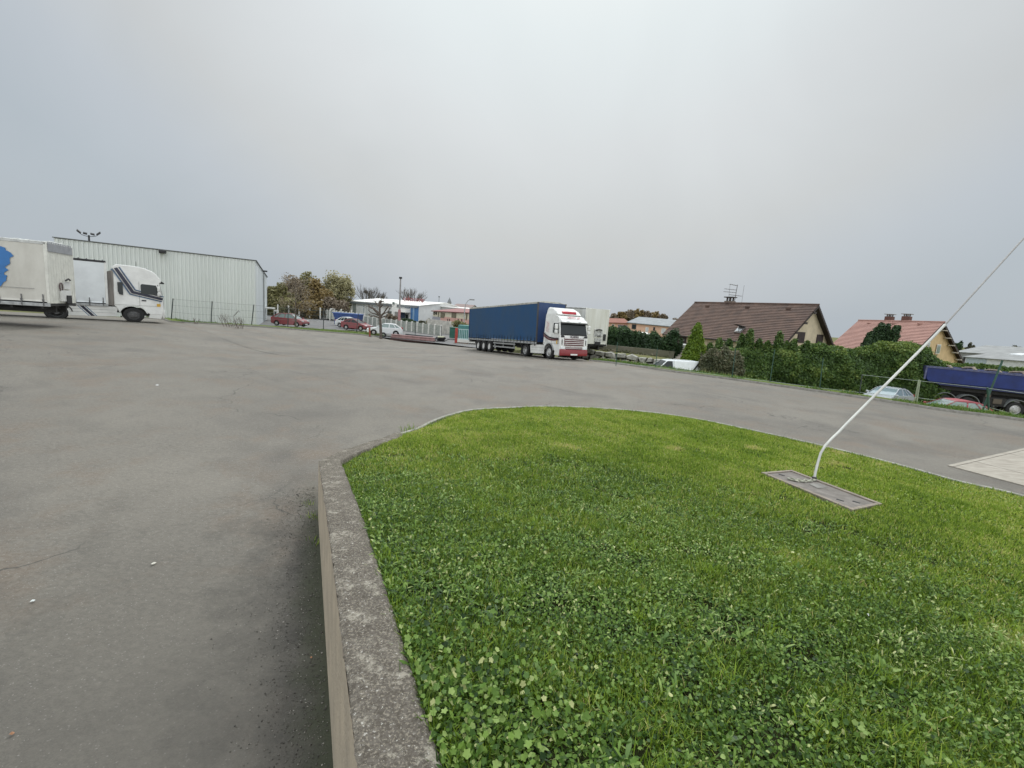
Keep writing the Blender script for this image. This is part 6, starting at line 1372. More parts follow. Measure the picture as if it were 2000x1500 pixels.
m = MB(); m.prism([(-2.2, 1.93), (-1.9, 1.78), (5.3, 1.70), (5.4, 1.95)], -1.2, 1.2); m.build('body_skirt', BLUD, e_)
m = MB()
for k in range(5): m.tube([(-1.4+k*1.45, -1.25, 3.05), (-1.2+k*1.45, -.5, 3.2+.04*(k % 2)), (-1.1+k*1.45, .6, 3.16), (-1.0+k*1.45, 1.2, 3.05)], .10, 6)
m.build('rubble_load', mat('rubble_brown', (.22, .18, .14), .9, .3, 5), bd)
m = MB(); m.box(-1.9, 7, -.45, -.33, 1.1, 1.4); m.box(-1.9, 7, .33, .45, 1.1, 1.4); m.box(-2.2, 6.0, -.9, .9, 1.45, 1.75); m.box(-2.3, -1.9, -1.1, 1.1, .7, .9); m.box(.9, 2.2, -1.15, -.6, .65, 1.25); m.box(.9, 2.2, .6, 1.15, .65, 1.25); m.build('chassis', CHASSIS, e_)
m = MB(); m.cbox((1.1, -1.16, 1.35), (.3, .12, .2)); m.cbox((1.7, -1.17, 1.0), (.5, .1, .35)); m.build('air_tank', mat('tank_brown', (.10, .08, .06)), e_)
m = MB(); m.box(-2.36, -2.3, -1.1, -.75, .75, .95); m.build('rear_plate', mat('yellow_plate', (.8, .55, .03), .4), e_)
for ax in (-1.38, 0, 2.85, 4.7):
    for s in (-1, 1): wheel(e_, ax, s*.98, .54, .5 if ax < 1 else .33, 'rear' if ax < 1 else 'front', RIMD if ax < 1 else RIM, s)
    for s in (-1, 1):
        m = MB(); aa = arc(ax, .54, .74, 10, 170, 12); bb = arc(ax, .54, .69, 170, 10, 12); m.prism(aa+bb, min(s*.7, s*1.25), max(s*.7, s*1.25)); m.build('mudguard', mat('mudguard_grey', (.15, .16, .16), .6), e_)
m = MB(); m.prism([(5.6, .9), (5.6, 3.1), (7.2, 3.1), (7.6, 2.1), (7.65, .6), (6.4, .6)], -1.2, 1.2); m.build('cab', BLU, e_, bevel=.06)

# drain cover plate, shackle and sheathed guy wire on the lawn -----------------------------
pc = PLATE_C; zm = sum(p.z for p in pc)/4
# best plane through the corners, a little above the turf
c0 = sum(pc, Vector())/4; print('plate', [tuple(round(v, 2) for v in p) for p in pc], 'zz', zm)
n0 = (pc[2]-pc[0]).cross(pc[3]-pc[1]).normalized(); n0 = n0 if n0.z > 0 else -n0
e_ = building('slab_anchor', tuple(c0), 'weathered rectangular concrete anchor slab with brown rim lying in the lawn', 'slab')
up = n0*.05; m = MB(); m.slab([tuple(p-n0*.10) for p in pc], n0, .135); wb(m, 'slab', mat('slab_concrete', (.20, .18, .16), .9, col2=(.10, .088, .075), scale=5, detail=9, bump=.5, bscale=60), e_)
def lerp(a, b, t): return a+(b-a)*t
m = MB(); inn_ = [c0+(p-c0)*(.93 if True else 1) for p in pc]
cn = [lerp(lerp(pc[0], pc[1], u_), lerp(pc[3], pc[2], u_), v_) for u_, v_ in ((.09, .035), (.91, .035), (.91, .965), (.09, .965))]
for i in range(4): a_, b_, c_, d_ = pc[i], pc[(i+1) % 4], cn[(i+1) % 4], cn[i]; m.slab([tuple(v+n0*.030) for v in (a_, b_, c_, d_)], n0, .022)
wb(m, 'rim', mat('slab_rim', (.25, .21, .17), .9, .2, 8, bump=.4), e_)
m = MB(); q = [lerp(lerp(pc[0], pc[1], u_), lerp(pc[3], pc[2], u_), v_)+n0*.0335 for u_, v_ in ((.55, .38), (.85, .40), (.80, .52), (.50, .50))]; m.poly([tuple(v) for v in q]); wb(m, 'pale_patch', mat('pale_patch', (.21, .20, .18), .9, .2, 9), e_)
m = MB()
for u_, v_ in ((.42, .10), (.30, .80), (.55, .88)): c_ = lerp(lerp(pc[0], pc[1], u_), lerp(pc[3], pc[2], u_), v_)+n0*.038; m.cbox(tuple(c_), (.09, .035, .006), -.9)
wb(m, 'lifting_slots', BLACK, e_)
gb = lerp(lerp(pc[0], pc[1], .93), lerp(pc[3], pc[2], .93), .26)+n0*.06
gb = hitplane(1590, 938, pc[0]+n0*.03, pc[1]+n0*.03, pc[2]+n0*.03); base_y = gb.y
pxs = [(1590, 937), (1593, 921), (1597, 905), (1603, 885), (1612, 870), (1625, 856), (1638, 844), (1655, 826), (1700, 781), (1760, 721), (1820, 661), (1846, 634)]
ys = np.linspace(0, 1, len(pxs)); cab = [D(x, y, base_y+.25*t) for (x, y), t in zip(pxs, ys)]
e2 = building('guy_wire', tuple(gb), 'white plastic sheathed guy cable rising from the slab towards the upper right', 'cable')
M_PVC = mat('white_pvc', (.62, .62, .585), .4, .12, 3)
m = MB(); m.tube(cab, [.020]*(len(cab)), 12); wb(m, 'sheath', M_PVC, e2, smooth=True)
m = MB(); top = D(2080, 377, base_y+.6); top = cab[-1]+(top-cab[-1])*3.2; m.tube([cab[-1], top], .013, 8); m.tube([cab[-1]+Vector((.012, 0, .014)), top+Vector((.012, 0, .014))], .008, 6); wb(m, 'wire_rope', mat('wire_rope', (.30, .29, .28), .5, .1, 20, metal=.4), e2, smooth=True)
m = MB(); m.tube([gb-Vector((0, 0, .01)), D(1590.8, 931, base_y)], .036, 12); wb(m, 'rubber_cap', mat('cap_rubber', (.07, .065, .06), .6), e2)
# chain and shackle
ch_ = [hitplane(x, y, pc[0]+n0*.045, pc[1]+n0*.045, pc[2]+n0*.045) for x, y in ((1543, 937), (1553, 939.5), (1566, 941), (1579, 940.5), (1590, 939))]
e3 = building('chain', tuple(ch_[0]), 'short steel chain and shackle lying on the slab at the foot of the cable', 'chain'); STL = mat('chain_steel', (.45, .45, .36), .35, .3, 20, metal=.6)
for i in range(9):
    t = i/8*3.999; a_, b_ = ch_[int(t)], ch_[min(4, int(t)+1)]; c_ = lerp(a_, b_, t % 1)+Vector((0, 0, .015)); d_ = (b_-a_).normalized(); s_ = Vector((0, 0, 1)) if i % 2 else d_.cross(Vector((0, 0, 1))).normalized(); m = MB()
    m.tube([c_+d_*.04*math.cos(q_)+s_*.022*math.sin(q_) for q_ in [k*math.pi/5 for k in range(11)]], .011, 6); wb(m, 'link', STL, e3, smooth=True)
# small litter --------------------------------------------------------------------------
for k, (px, py, col, l_, lab, nm) in enumerate(((64, 1177, (.62, .66, .64), .09, 'pale crumpled scrap lying on the asphalt at lower left', 'litter'), (24, 1437, (.42, .22, .12), .07, 'dry brown leaf on the asphalt in the lower left corner', 'leaf'), (300, 1103, (.60, .58, .50), .12, 'thin pale scrap on the asphalt left of the wall', 'litter'), (608, 1288, (.50, .24, .12), .05, 'orange dead leaf beside the foot of the wall', 'leaf'), (307, 753, (.7, .7, .7), .3, 'white fragments far out on the asphalt', 'litter'), (1692, 1218, (.7, .7, .68), .04, 'tiny white petal on the lawn at right', 'petal'))):
    g = GY(px, py) if py < 2000 and k != 5 else lawn_hit(px, py); m = MB(); rr = random.Random(k); pts_ = [(l_*.22*math.cos(a_)*rr.uniform(.7, 1.1), l_*.14*math.sin(a_)*rr.uniform(.7, 1.1), .012+.01*rr.random()) for a_ in [i*math.pi/4 for i in range(8)]]
    n_ = len(pts_); m.add([(0, 0, .03)]+pts_, [(0, 1+i, 1+(i+1) % 8) for i in range(8)]); o = m.build(nm if nm != 'litter' else 'paper_scrap', mat('scrap_%d' % k, col, .8), None); o.location = (g.x, g.y, g.z+(.05 if k == 5 else 0)); o.rotation_euler = (0, 0, rr.uniform(0, 3)); tag(o, lab, {'litter': 'litter', 'leaf': 'leaf', 'petal': 'petal'}[nm])
# ================================================================ TREES AND HEDGES
BARK = mat('bark', (.14, .115, .095), .95, .3, 6, bump=.5, bscale=20); BARKG = mat('bark_grey', (.13, .115, .10), .95, .3, 6)
def stops(*cs): n = len(cs); return [(i/(n-1), c) for i, c in enumerate(cs)]
L_OLIVE = leafmat('leaves_olive', stops((.11, .105, .045), (.20, .19, .08), (.32, .30, .14)), .35); L_ORANGE = leafmat('leaves_orange', stops((.12, .09, .04), (.23, .165, .065), (.34, .26, .11)), .35)
L_YELL = leafmat('leaves_yellow', stops((.18, .17, .09), (.36, .33, .18), (.52, .49, .30)), .3); L_BROWN = leafmat('leaves_brown', stops((.11, .085, .06), (.19, .15, .105), (.28, .23, .16)), .2)
L_DARK = leafmat('leaves_dark', stops((.012, .028, .010), (.03, .065, .022), (.06, .11, .032)), .2); L_CON = leafmat('leaves_conifer', stops((.024, .050, .014), (.078, .14, .030), (.21, .265, .06)), .3)
L_LIME = leafmat('leaves_lime', stops((.06, .11, .012), (.15, .235, .018), (.28, .35, .035)), .3); L_PURP = leafmat('leaves_purplish', stops((.035, .045, .022), (.09, .10, .05), (.2, .17, .11)), .2); L_GREY = leafmat('leaves_fargrey', stops((.07, .08, .06), (.13, .13, .09), (.20, .19, .13)), .2)
def crown_pts(c, r, n, clumps=26, spread=.22, seed=0, hollow=.35, flat=0):
    g = np.random.default_rng(seed); u_ = g.normal(size=(clumps, 3)); u_ /= np.linalg.norm(u_, axis=1, keepdims=True); rad = g.uniform(hollow, 1, clumps)**.6
    cl = u_*rad[:, None]; cl[:, 2] = np.maximum(cl[:, 2], -.75)
    k = g.integers(0, clumps, n); P = cl[k]+np.clip(g.normal(size=(n, 3)), -1.5, 1.5)*spread*g.uniform(.6, 1.3, clumps)[k][:, None]; return np.array(c)+P*np.array(r), g.uniform(-.2, .2, clumps)[k]
def branches(mb, p, d, L_, r, depth, g, up=.2, tips=None, nb=3, spread=.7, seg=5):
    pts = [Vector(p)]; dd = Vector(d).normalized(); n = 3
    for i in range(n): dd = (dd+Vector((g.uniform(-.18, .18), g.uniform(-.18, .18), g.uniform(-.05, .12)+up*.15))).normalized(); pts.append(pts[-1]+dd*L_/n)
    mb.tube(pts, [r*(1-.45*i/n) for i in range(n+1)], seg if r > .03 else 3, False)
    if depth <= 0:
        if tips is not None: tips.append(pts[-1]); return
        return
    for k in range(nb):
        a = g.uniform(0, 6.28); s = Vector((math.cos(a), math.sin(a), 0)); nd = (dd+s*g.uniform(.4, 1)*spread+Vector((0, 0, up))).normalized(); q = pts[-1] if k < 2 else pts[2]
        branches(mb, q, nd, L_*g.uniform(.6, .85), r*.58, depth-1, g, up, tips, nb, spread, seg)
def tree(name, label, base, H, crown_c, crown_r, lm, n, size, seed, cat='tree', group=None, trunk_r=.16, clumps=26, spread=.22, parts=None, bark=None, limbs=True, asp=.6):
    e_ = empty(name, base, 0, label, cat, group); g = random.Random(seed); m = MB(); b0 = Vector((0, 0, -.2))
    cc_ = Vector(crown_c); m.tube([b0, Vector((0, 0, cc_.z*.4)), Vector((cc_.x*.5, cc_.y*.5, cc_.z*.8))], [trunk_r, trunk_r*.8, trunk_r*.6], 7, False)
    if limbs:
        for k in range(6):
            a = g.uniform(0, 6.28); branches(m, (cc_.x*.3, cc_.y*.3, cc_.z*(.35+.08*k)), (math.cos(a), math.sin(a), .9), crown_r[2]*.55, trunk_r*.5, 2, g)
    m.build('trunk', bark or BARK, e_)
    P, t = crown_pts(cc_, crown_r, n, clumps, spread, seed); P[:, 2] = np.maximum(P[:, 2], .05)
    Nn = P-np.array(cc_); Nn /= np.linalg.norm(Nn, axis=1, keepdims=True)+1e-9; V, F = leaf_quads(P, Nn, size, asp, .9, np.random.default_rng(seed))
    T = np.clip(.5+t*1.2+np.random.default_rng(seed+1).normal(size=n)*.18, 0, 1); np_mesh('crown', V, F, lm, e_, tint=np.repeat(T, 4)); return e_
def bgtree(px, ptop, pbot, wpx, Y, zg, lm, label, seed, n=2600, size=None, name='tree', bias=.45, group=None, clumps=24, spread=.2, vr=.5, trunk=.2, cat='tree', cb=None):
    """crown filling px±wpx/2 between rows ptop..pbot"""
    mid = D(px, (ptop+pbot)/2, Y); top = D(px, ptop, Y).z; bot = D(px, pbot, Y).z; rx = wpx/2*Y/910; rz = (top-bot)/2
    return tree(name, label, (mid.x, Y, zg), top-zg, (0, 0, mid.z-zg), (rx*.85, rx*.7, rz*.88), lm, n, size or Y*.0028, seed, cat, group, trunk, clumps, spread)
# thicket right of the warehouse
for i, (px, pt, pb, w_, Y, lm, lab) in enumerate((
        (540, 553, 622, 48, 93, L_OLIVE, 'olive green bushy tree at the left end of the autumn thicket'), (575, 540, 622, 50, 98, L_BROWN, 'brownish tree behind the dark red people carrier'),
        (603, 528, 622, 46, 103, L_OLIVE, 'tall thin topped olive tree in the middle of the thicket'), (620, 548, 622, 56, 95, L_ORANGE, 'orange brown tree in the middle of the thicket'),
        (652, 530, 600, 58, 106, L_YELL, 'pale yellow leaved tree at the right of the thicket'), (676, 543, 606, 34, 108, L_YELL, 'sparse pale tree at the right end of the thicket'), (650, 582, 624, 60, 92, L_BROWN, 'low brown bushes at the right end of the thicket'), (568, 575, 624, 60, 91, L_OLIVE, 'low olive bushes behind the wire fence'), (605, 585, 624, 50, 90, L_ORANGE, 'low rusty bush in front of the thicket'))):
    bgtree(px, pt, pb, w_, Y, -1.2, lm, lab, 100+i, n=5200 if pt < 560 else 4200, group='autumn thicket beyond the parking', size=.27 if lm is not L_YELL else .22, clumps=34, spread=.24)
# extra scrub so that the thicket has no holes near the ground
# slim tree with few leaves in front of the people carrier
b_ = D(577, 636, 56); e_ = empty('slim_tree', (b_.x, b_.y, -1.0), 0, 'slim thinly leaved tree in front of the dark red people carrier', 'tree'); m = MB(); g = random.Random(8); tips = []
m.tube([(0, 0, -.2), (.03, 0, 1.6), (0, .02, 3.2), (.05, 0, 4.6), (.0, 0, 5.6)], [.11, .09, .07, .045, .02], 7, False)
for k in range(16): a = g.uniform(0, 6.28); z = 1.3+k*.26; branches(m, (0, 0, z), (math.cos(a), math.sin(a), .45), 1.15*(1-.03*k), .03, 2, g, tips=tips, up=.1)
m.build('trunk', BARK, e_); TP = np.array([tuple(t) for t in tips]); k_ = RNG.integers(0, len(TP), 1500); P = TP[k_]+RNG.normal(size=(1500, 3))*.25
V, F = leaf_quads(P, RNG.normal(size=(1500, 3)), .085, .6); np_mesh('crown', V, F, L_BROWN, e_, tint=np.repeat(np.clip(RNG.normal(.6, .2, 1500), 0, 1), 4))
# pollarded tree
b_ = GY(743, 660); zb_ = b_.z; Yb = 50.5; X = lambda px, py, dy=0: D(px, py, Yb+dy)
p0 = X(744, 658); e_ = empty('pollarded_tree', (p0.x, p0.y, p0.z), 0, 'bare pollarded tree with knobbly spreading limbs in front of the white estate car', 'tree'); m = MB()
def lim(pts, r0, r1, dy=0): 
    q = [X(a, b, dy*i/max(1, len(pts)-1)) for i, (a, b) in enumerate(pts)]; n = len(q); m.tube(q, [r0+(r1-r0)*i/(n-1) for i in range(n)], 8, True)
lim([(744, 662), (743.5, 640), (742.5, 625), (741.5, 612), (741.5, 600), (741, 590), (744, 587)], .16, .09)
for pts, dy in (([(742, 618), (735, 610), (728, 603), (719, 598.5)], -1), ([(742, 617), (733, 613), (726, 611.5), (720, 606)], .8), ([(742, 621), (730, 617), (724, 618), (720, 614)], 1.2), ([(742, 618), (750, 611), (755, 603), (759, 599)], -1), ([(742.5, 620), (749, 613), (756, 610), (762, 602)], 1), ([(741.5, 600), (736, 594), (733, 589)], .5), ([(741.5, 602), (746, 597), (747, 594)], -.5), ([(741.5, 595), (746, 588), (750, 590)], .3), ([(741, 612), (732, 604), (727, 600), (722, 600)], .4), ([(742, 622), (750, 618), (757, 616)], .9)): lim(pts, .085, .05, dy)
wb(m, 'trunk', BARK, e_, smooth=True); m = MB(); g = random.Random(2)
for (a, b) in ((719, 598.5), (720, 606), (720, 614), (759, 599), (762, 602), (733, 589), (747, 594), (750, 590), (722, 600), (757, 616), (744, 587), (728, 603), (755, 603)):
    c_ = X(a, b, g.uniform(-.8, .8))
    for k in range(7): d_ = Vector((g.uniform(-1, 1), g.uniform(-1, 1), g.uniform(-.2, 1))).normalized(); m.tube([c_, c_+d_*g.uniform(.3, .8)], .012, 3, False)
wb(m, 'twigs', BARK, e_)
# bare trees behind the white unit
for i, (px, pt, pb, w_, Y, lab) in enumerate(((718, 560, 586, 34, 140, 'bare tree with a dark nest rising behind the left of the white unit'), (740, 572, 588, 26, 145, 'faint bare tree behind the middle of the white unit'), (801, 563, 596, 38, 128, 'bare spreading tree behind the right of the white unit'))):
    c_ = D(px, pb, Y); top = D(px, pt, Y).z; H_ = top-(-2); e_ = empty('bare_tree', (c_.x, Y, -2), 0, lab, 'tree', 'bare trees behind the white unit'); m = MB(); g = random.Random(20+i); m.tube([(0, 0, -.2), (0, 0, H_*.35)], [.35, .28], 7, False)
    for k in range(7): a = 6.28*k/7; branches(m, (0, 0, H_*.34), (math.cos(a)*.8, math.sin(a)*.8, 1.1), H_*.25, .17, 4, g, up=.18, spread=.62)
    m.build('trunk', BARKG, e_)
    if i == 0:
        m = MB(); m.lathe([(0, -.5), (.5, -.2), (.6, .1), (.4, .4), (0, .5)], (-.6, 0, H_*.83), 10, 'z'); m.build('nest', BLACK, e_)
# autumn row far behind the peach houses
for i, px in enumerate((1200, 1216, 1231, 1246, 1262, 1277, 1290)):
    t = (10, 3, 0, 1, 3, 4, 9)[i]; bgtree(px, 604+t, 634, 24, 150, -2, L_ORANGE if i % 2 else L_BROWN, ['rounded brown tree at the left end of the row behind the peach houses', 'second tree from the left in the autumn row behind the peach houses', 'third tree from the left in the autumn row behind the peach houses', 'middle tree of the autumn row behind the peach houses', 'third tree from the right in the autumn row behind the peach houses', 'second tree from the right in the autumn row behind the peach houses', 'low tree at the right end of the autumn row behind the peach houses'][i], 200+i, n=1500, size=.42, group='autumn tree row behind the peach houses')
bgtree(1318, 622, 640, 16, 150, -2, L_BROWN, 'small brownish tree beside the left edge of the brown roof', 221, n=600, size=.4)
# far right skyline trees
for i, (px, pt, w_, lab) in enumerate(((1872, 664, 14, 'dark pointed trees on the skyline right of the ochre gable'), (1892, 670, 8, 'small round tree on the skyline above the grey halls'), (1900, 674, 5, 'tiny bush on the skyline above the grey halls'), (1958, 680, 8, 'small dark bush on the skyline above the white rooflight'), (1985, 675, 24, 'broad dark tree on the skyline at the right edge'))):
    bgtree(px, pt, 690, w_, 190, -3, L_GREY if i else L_DARK, lab, 230+i, n=700, size=.5)
bgtree(825, 626, 640, 16, 88, -1.2, L_PURP, 'reddish bush before the plain off-white hall', 240, n=900, size=.2, cat='bush', name='bush'); bgtree(838, 622, 645, 12, 84, -1.2, L_OLIVE, 'tall dry shrub between the concrete fence and the cream workshops', 241, n=900, size=.2, cat='bush', name='bush')
bgtree(790, 622, 636, 44, 90, -1.2, L_DARK, 'dark clipped shrubs behind the concrete fence below the white unit', 242, n=2200, size=.2, cat='bush', name='bush'); bgtree(765, 612, 630, 24, 86, -1.2, L_BROWN, 'dark scrub behind the pollarded tree', 243, n=1400, size=.2, cat='bush', name='bush')
bgtree(898, 626, 648, 34, 66, -1.2, L_OLIVE, 'scrubby bush behind the gate', 244, n=1800, size=.16, cat='bush', name='bush')
# white small car roof behind the fence is left to the fence's gaps
# hedge on the terrace (left of the steps)
def hedge(name, label, prof, Y0, Y1, zbot, depth, n, size, lm, seed, cat='hedge', tipb=.22, group=None):
    """prof: list of (px, top row) ; depth in metres; the top follows the outline"""
    g = np.random.default_rng(seed); xs = np.array([p[0] for p in prof], float); yt = np.array([p[1] for p in prof], float)
    q = g.uniform(xs[0], xs[-1], n); Y = Y0+(Y1-Y0)*(q-xs[0])/(xs[-1]-xs[0]); top = np.array([D(a, b, c_).z for a, b, c_ in zip(q, np.interp(q, xs, yt), Y)]); X_ = np.array([D(a, b, c_).x for a, b, c_ in zip(q, np.interp(q, xs, yt), Y)])
    th = g.uniform(0, 1, n); z = np.where(th < .8, zbot+(top-zbot)*g.random(n)**.85, top-.25*g.random(n)); rel = (z-zbot)/(top-zbot+1e-6); dp = depth*np.sqrt(np.clip(1-rel**2.2, 0.02, 1))
    side = np.where(g.random(n) < .78, -1, 1); k = noise3(np.stack([X_, z], 1), 1.1, seed)*.42+noise3(np.stack([X_, z], 1), 3., seed+1)*.22; yy = Y+side*(dp+k)*np.where(th < .8, 1, g.random(n)); P = np.stack([X_*yy/Y*.0+X_, yy, z], 1)+g.normal(size=(n, 3))*.07
    top_n = noise3(np.stack([X_, Y], 1), 1.7, seed+9)*.16+noise3(np.stack([X_, Y], 1), 6, seed+10)*.10; P[:, 2] += top_n*rel**2; nrm = np.stack([np.zeros(n), side.astype(float), .5*np.ones(n)], 1); V, F = leaf_quads(P, nrm, size, .55, .9, g)
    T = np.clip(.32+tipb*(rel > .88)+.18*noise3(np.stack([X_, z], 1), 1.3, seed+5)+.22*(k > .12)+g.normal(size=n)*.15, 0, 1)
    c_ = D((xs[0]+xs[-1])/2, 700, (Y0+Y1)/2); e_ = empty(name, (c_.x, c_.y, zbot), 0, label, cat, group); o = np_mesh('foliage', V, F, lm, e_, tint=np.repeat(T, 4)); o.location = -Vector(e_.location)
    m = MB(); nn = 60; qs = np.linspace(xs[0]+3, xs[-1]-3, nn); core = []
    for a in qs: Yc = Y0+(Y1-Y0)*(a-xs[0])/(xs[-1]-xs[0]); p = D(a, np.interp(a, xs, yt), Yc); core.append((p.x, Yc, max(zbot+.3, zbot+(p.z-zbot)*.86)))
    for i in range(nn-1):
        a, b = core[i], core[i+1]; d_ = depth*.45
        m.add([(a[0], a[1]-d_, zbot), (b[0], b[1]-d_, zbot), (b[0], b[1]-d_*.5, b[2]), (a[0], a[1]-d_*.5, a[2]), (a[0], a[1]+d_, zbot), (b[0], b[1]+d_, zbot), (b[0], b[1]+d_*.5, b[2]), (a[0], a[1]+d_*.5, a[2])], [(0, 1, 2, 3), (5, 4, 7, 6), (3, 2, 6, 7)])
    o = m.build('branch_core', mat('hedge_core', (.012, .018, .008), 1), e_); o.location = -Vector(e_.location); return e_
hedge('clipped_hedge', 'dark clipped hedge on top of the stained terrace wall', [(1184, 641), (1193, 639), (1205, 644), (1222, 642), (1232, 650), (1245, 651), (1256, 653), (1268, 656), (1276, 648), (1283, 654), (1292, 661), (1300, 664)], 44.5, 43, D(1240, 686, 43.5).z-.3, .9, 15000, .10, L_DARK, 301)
bgtree(1313, 646, 704, 40, 41.5, -1.6, L_DARK, 'dark rounded conifer at the right end of the clipped hedge', 310, n=9000, size=.10, cat='conifer', name='conifer', clumps=60, spread=.2, trunk=.1)
bgtree(1367, 634, 712, 38, 39, -2, L_LIME, 'bright yellow green conical conifer beside the garden steps', 311, n=1, size=.1, cat='conifer', name='conifer', trunk=.1)
def cone_foliage(e_, c_px, base_px, halfw, Y, lm, n, size, seed, power=.8, jit=.12, zb=-2.0, lean=0):
    g = np.random.default_rng(seed); t_ = D(c_px[0], c_px[1], Y); b_z = max(D(c_px[0], base_px, Y).z, zb); h = 1-np.sqrt(g.random(n)); h = g.random(n)**1.25; R_ = halfw*Y/910; a = g.uniform(0, 6.283, n)
    r = R_*(1-h)**power*(1+.18*noise3(np.stack([np.cos(a)*2, np.sin(a)*2, h*6], 1), 1.2, seed))*g.uniform(.72, 1.03, n); P = np.stack([t_.x+lean*(h-1)+r*np.cos(a), Y+r*np.sin(a), b_z+(t_.z-b_z)*h], 1)+g.normal(size=(n, 3))*jit*.5
    V, F = leaf_quads(P, np.stack([np.cos(a), np.sin(a), .5+0*a], 1), size, .55, .8, g); T = np.clip(.42+.22*noise3(P, 1.5, seed+2)+g.normal(size=n)*.16, 0, 1)
    o = np_mesh('crown', V, F, lm, e_, tint=np.repeat(T, 4)); o.location = -Vector(e_.location); return o
le = [o for o in bpy.data.objects if o.get('label', '').startswith('bright yellow green conical')][0]
for c_ in children(le):
    if c_.name.startswith('crown'): bpy.data.objects.remove(c_)
cone_foliage(le, (1364, 633), 712, 22, 39, L_LIME, 9000, .10, 5, .62); 
# conifers standing up out of the long hedge
for i, (px, pt, hw, Y, lab) in enumerate(((1425, 664, 17, 38.5, 'blunt grey green conifer rising at the left of the long hedge'), (1467, 645, 15, 38.0, 'tall pointed conifer with yellowish tip, left of the roof window'), (1450, 655, 14, 38.6, 'smaller conifer just left of the tall pointed one'), (1524, 649, 16, 37.5, 'pointed conifer in front of the brown tiled roof, nearest the gable'), (1500, 668, 14, 37.6, 'low conifer between the two pointed ones'), (1552, 664, 14, 37.0, 'conifer tip below the left shuttered window'), (1388, 672, 13, 38.6, 'leftmost small conifer of the hedge beside the purplish shrubs'), (1406, 662, 15, 38.8, 'rounded conifer between the leftmost small one and the grey green blunt one'), (1484, 664, 13, 37.8, 'small conifer just right of the tall pointed one'), (1537, 670, 13, 37.2, 'small conifer between the two right hand tips of the hedge'), (1577, 668, 15, 36.9, 'rightmost conifer tip of the hedge, in front of the cream gable'))):
    e_ = empty('conifer', (D(px, 700, Y).x, Y, -2.0), 0, lab, 'conifer', 'conifers rising out of the long hedge'); m = MB(); m.tube([(0, 0, 0), (0, 0, 2.6)], .08, 6); m.build('trunk', BARK, e_); cone_foliage(e_, (px, pt), 760, hw, Y, L_CON, 6500, .105, 320+i, .55)
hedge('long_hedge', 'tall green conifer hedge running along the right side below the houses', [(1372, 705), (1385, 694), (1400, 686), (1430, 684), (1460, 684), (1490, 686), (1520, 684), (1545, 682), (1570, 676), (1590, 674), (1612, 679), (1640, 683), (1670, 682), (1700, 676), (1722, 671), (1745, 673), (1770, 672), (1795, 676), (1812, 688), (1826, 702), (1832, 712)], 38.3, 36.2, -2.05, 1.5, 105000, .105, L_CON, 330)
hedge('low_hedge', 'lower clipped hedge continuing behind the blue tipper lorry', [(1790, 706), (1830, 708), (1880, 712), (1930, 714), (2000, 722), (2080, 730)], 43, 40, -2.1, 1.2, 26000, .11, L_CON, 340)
hedge('reddish_shrubs', 'purplish brown shrubs between the lime conifer and the long hedge', [(1366, 712), (1374, 694), (1383, 690), (1394, 680), (1404, 688), (1416, 678), (1428, 690), (1440, 688), (1450, 710)], 36.8, 36.4, -2.05, .55, 9000, .09, L_PURP, 350, cat='shrubs')
# bank planting over the stone wall
hedge('bank_shrubs', 'straggly low plants between the stone blocks and the terrace wall', [(1150, 683), (1180, 686), (1200, 684), (1230, 690), (1250, 693), (1275, 697), (1300, 700), (1325, 702)], 42.0, 40.4, -1.6, .5, 12000, .10, L_PURP, 352, cat='shrubs')
# cypress group before the salmon roof
for i, (px, pt, hw, lab) in enumerate(((1700, 650, 8, 'lowest dark cypress at the left of the group before the salmon roof'), (1713, 641, 8, 'second dark cypress from the left before the salmon roof'), (1723, 632, 9, 'tallest dark cypress of the group before the salmon roof'), (1735, 634, 9, 'dark cypress right of the tallest one before the salmon roof'), (1752, 637, 11, 'broad dark cypress at the right of the group before the salmon roof'))):
    e_ = empty('cypress', (D(px, 680, 44).x, 44, -2.0), 0, lab, 'cypress', 'cypress group before the salmon roof'); m = MB(); m.tube([(0, 0, 0), (0, 0, 2.2)], .08, 6); m.build('trunk', BARK, e_); cone_foliage(e_, (px, pt), 720, hw, 44, L_DARK, 3800, .11, 360+i, .28, lean=.5)
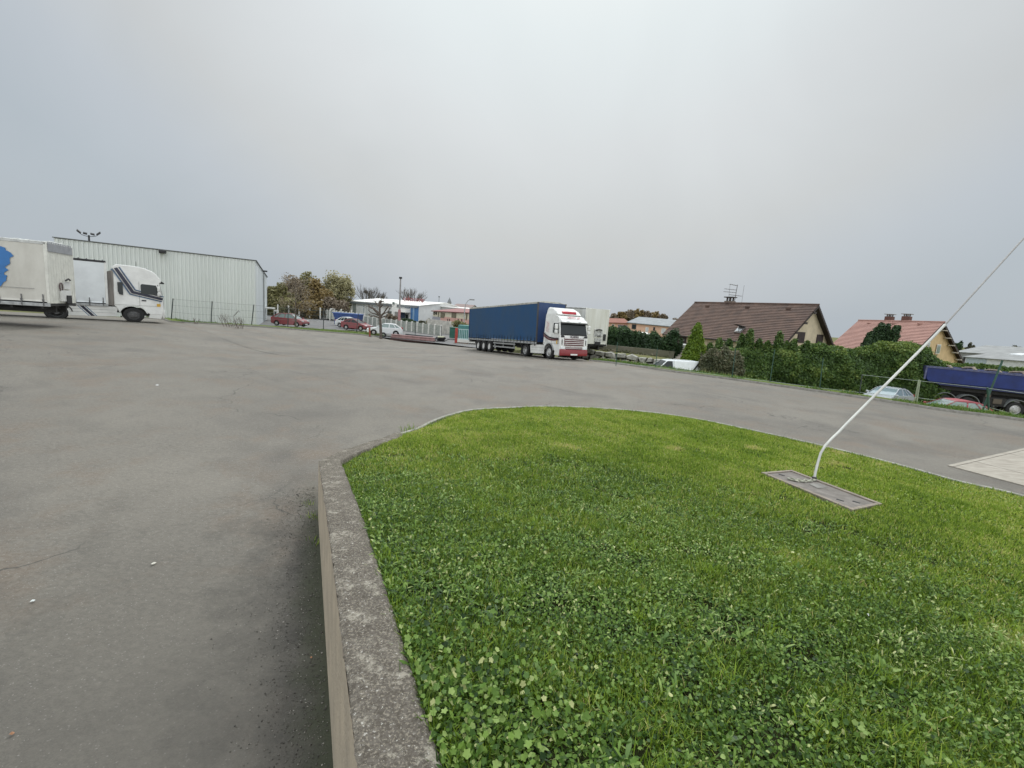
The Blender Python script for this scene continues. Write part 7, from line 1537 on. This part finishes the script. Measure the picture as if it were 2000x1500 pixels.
# dry stalks and weeds at the far kerb and beside the wall
DRY = leafmat('dry_stalks', stops((.10, .08, .04), (.24, .19, .10), (.36, .31, .2)), .1)
g = np.random.default_rng(77)
def tuft(label, cx, cy, z, n, h, w_, sp, m_, nm='weed'):
    P = np.column_stack([cx+g.normal(size=n)*sp, cy+g.normal(size=n)*sp, np.full(n, z)]); V, F, T = blades(P, g.uniform(.5, 1, n)*h, np.full(n, w_), .45, np.clip(g.normal(.5, .2, n), 0, 1)); o = np_mesh(nm, V, F, m_, tint=T); tag(o, label, 'weed'); return o
q = GY(803, 842); tuft('tuft of weeds with one tall dry stalk where the wall meets the kerb', q.x, q.y, 0, 60, .16, .010, .12, M_grass)
q = GY(808, 838); tuft('single tall dry stalk at the end of the low wall', q.x, q.y, 0, 1, .34, .008, .015, DRY)
for k, (px, py, n, h) in enumerate(((610, 1010, 40, .08), (616, 1060, 30, .07), (604, 985, 24, .06))):
    q = GY(px, py); tuft(['green weeds in the crack at the foot of the wall', 'nearer sprig of weeds at the foot of the wall', 'farther sprig of weeds at the foot of the wall'][k], q.x, q.y, 0, n, h, .006, .05, M_grass)
for k, (px, py, pt, w_) in enumerate(((433, 637, 612, 14), (453, 640, 618, 10), (360, 631, 619, 8))):
    b_ = GY(px, py+2); e_ = empty('dead_brush', (b_.x, b_.y+.9, b_.z), 0, ['tangle of dead stalks against the warehouse wall', 'smaller dead brush right of the tangle by the warehouse', 'short leaning dead branch near the truck by the warehouse'][k], 'brush'); m = MB(); rg = random.Random(k)
    for j in range(9 if k < 2 else 3): branches(m, (rg.uniform(-.4, .4), 0, 0), (rg.uniform(-.8, .8), 0, 1), (py-pt)*b_.y/910*.6, .022, 1, rg)
    m.build('stalks', mat('dead_wood', (.12, .09, .07), .9), e_)
m = MB(); a, b_ = D(457, 617, 44), D(469, 610, 44); e_ = empty('dead_branch', tuple(a), 0, 'grey branch caught in the fence before the warehouse', 'branch'); m.tube([a, lerp(a, b_, .4)+Vector((0, 0, .12)), lerp(a, b_, .75)+Vector((0, 0, .22)), b_], [.03, .035, .035, .02], 6); wb(m, 'branch', mat('dead_grey', (.16, .16, .15)), e_)
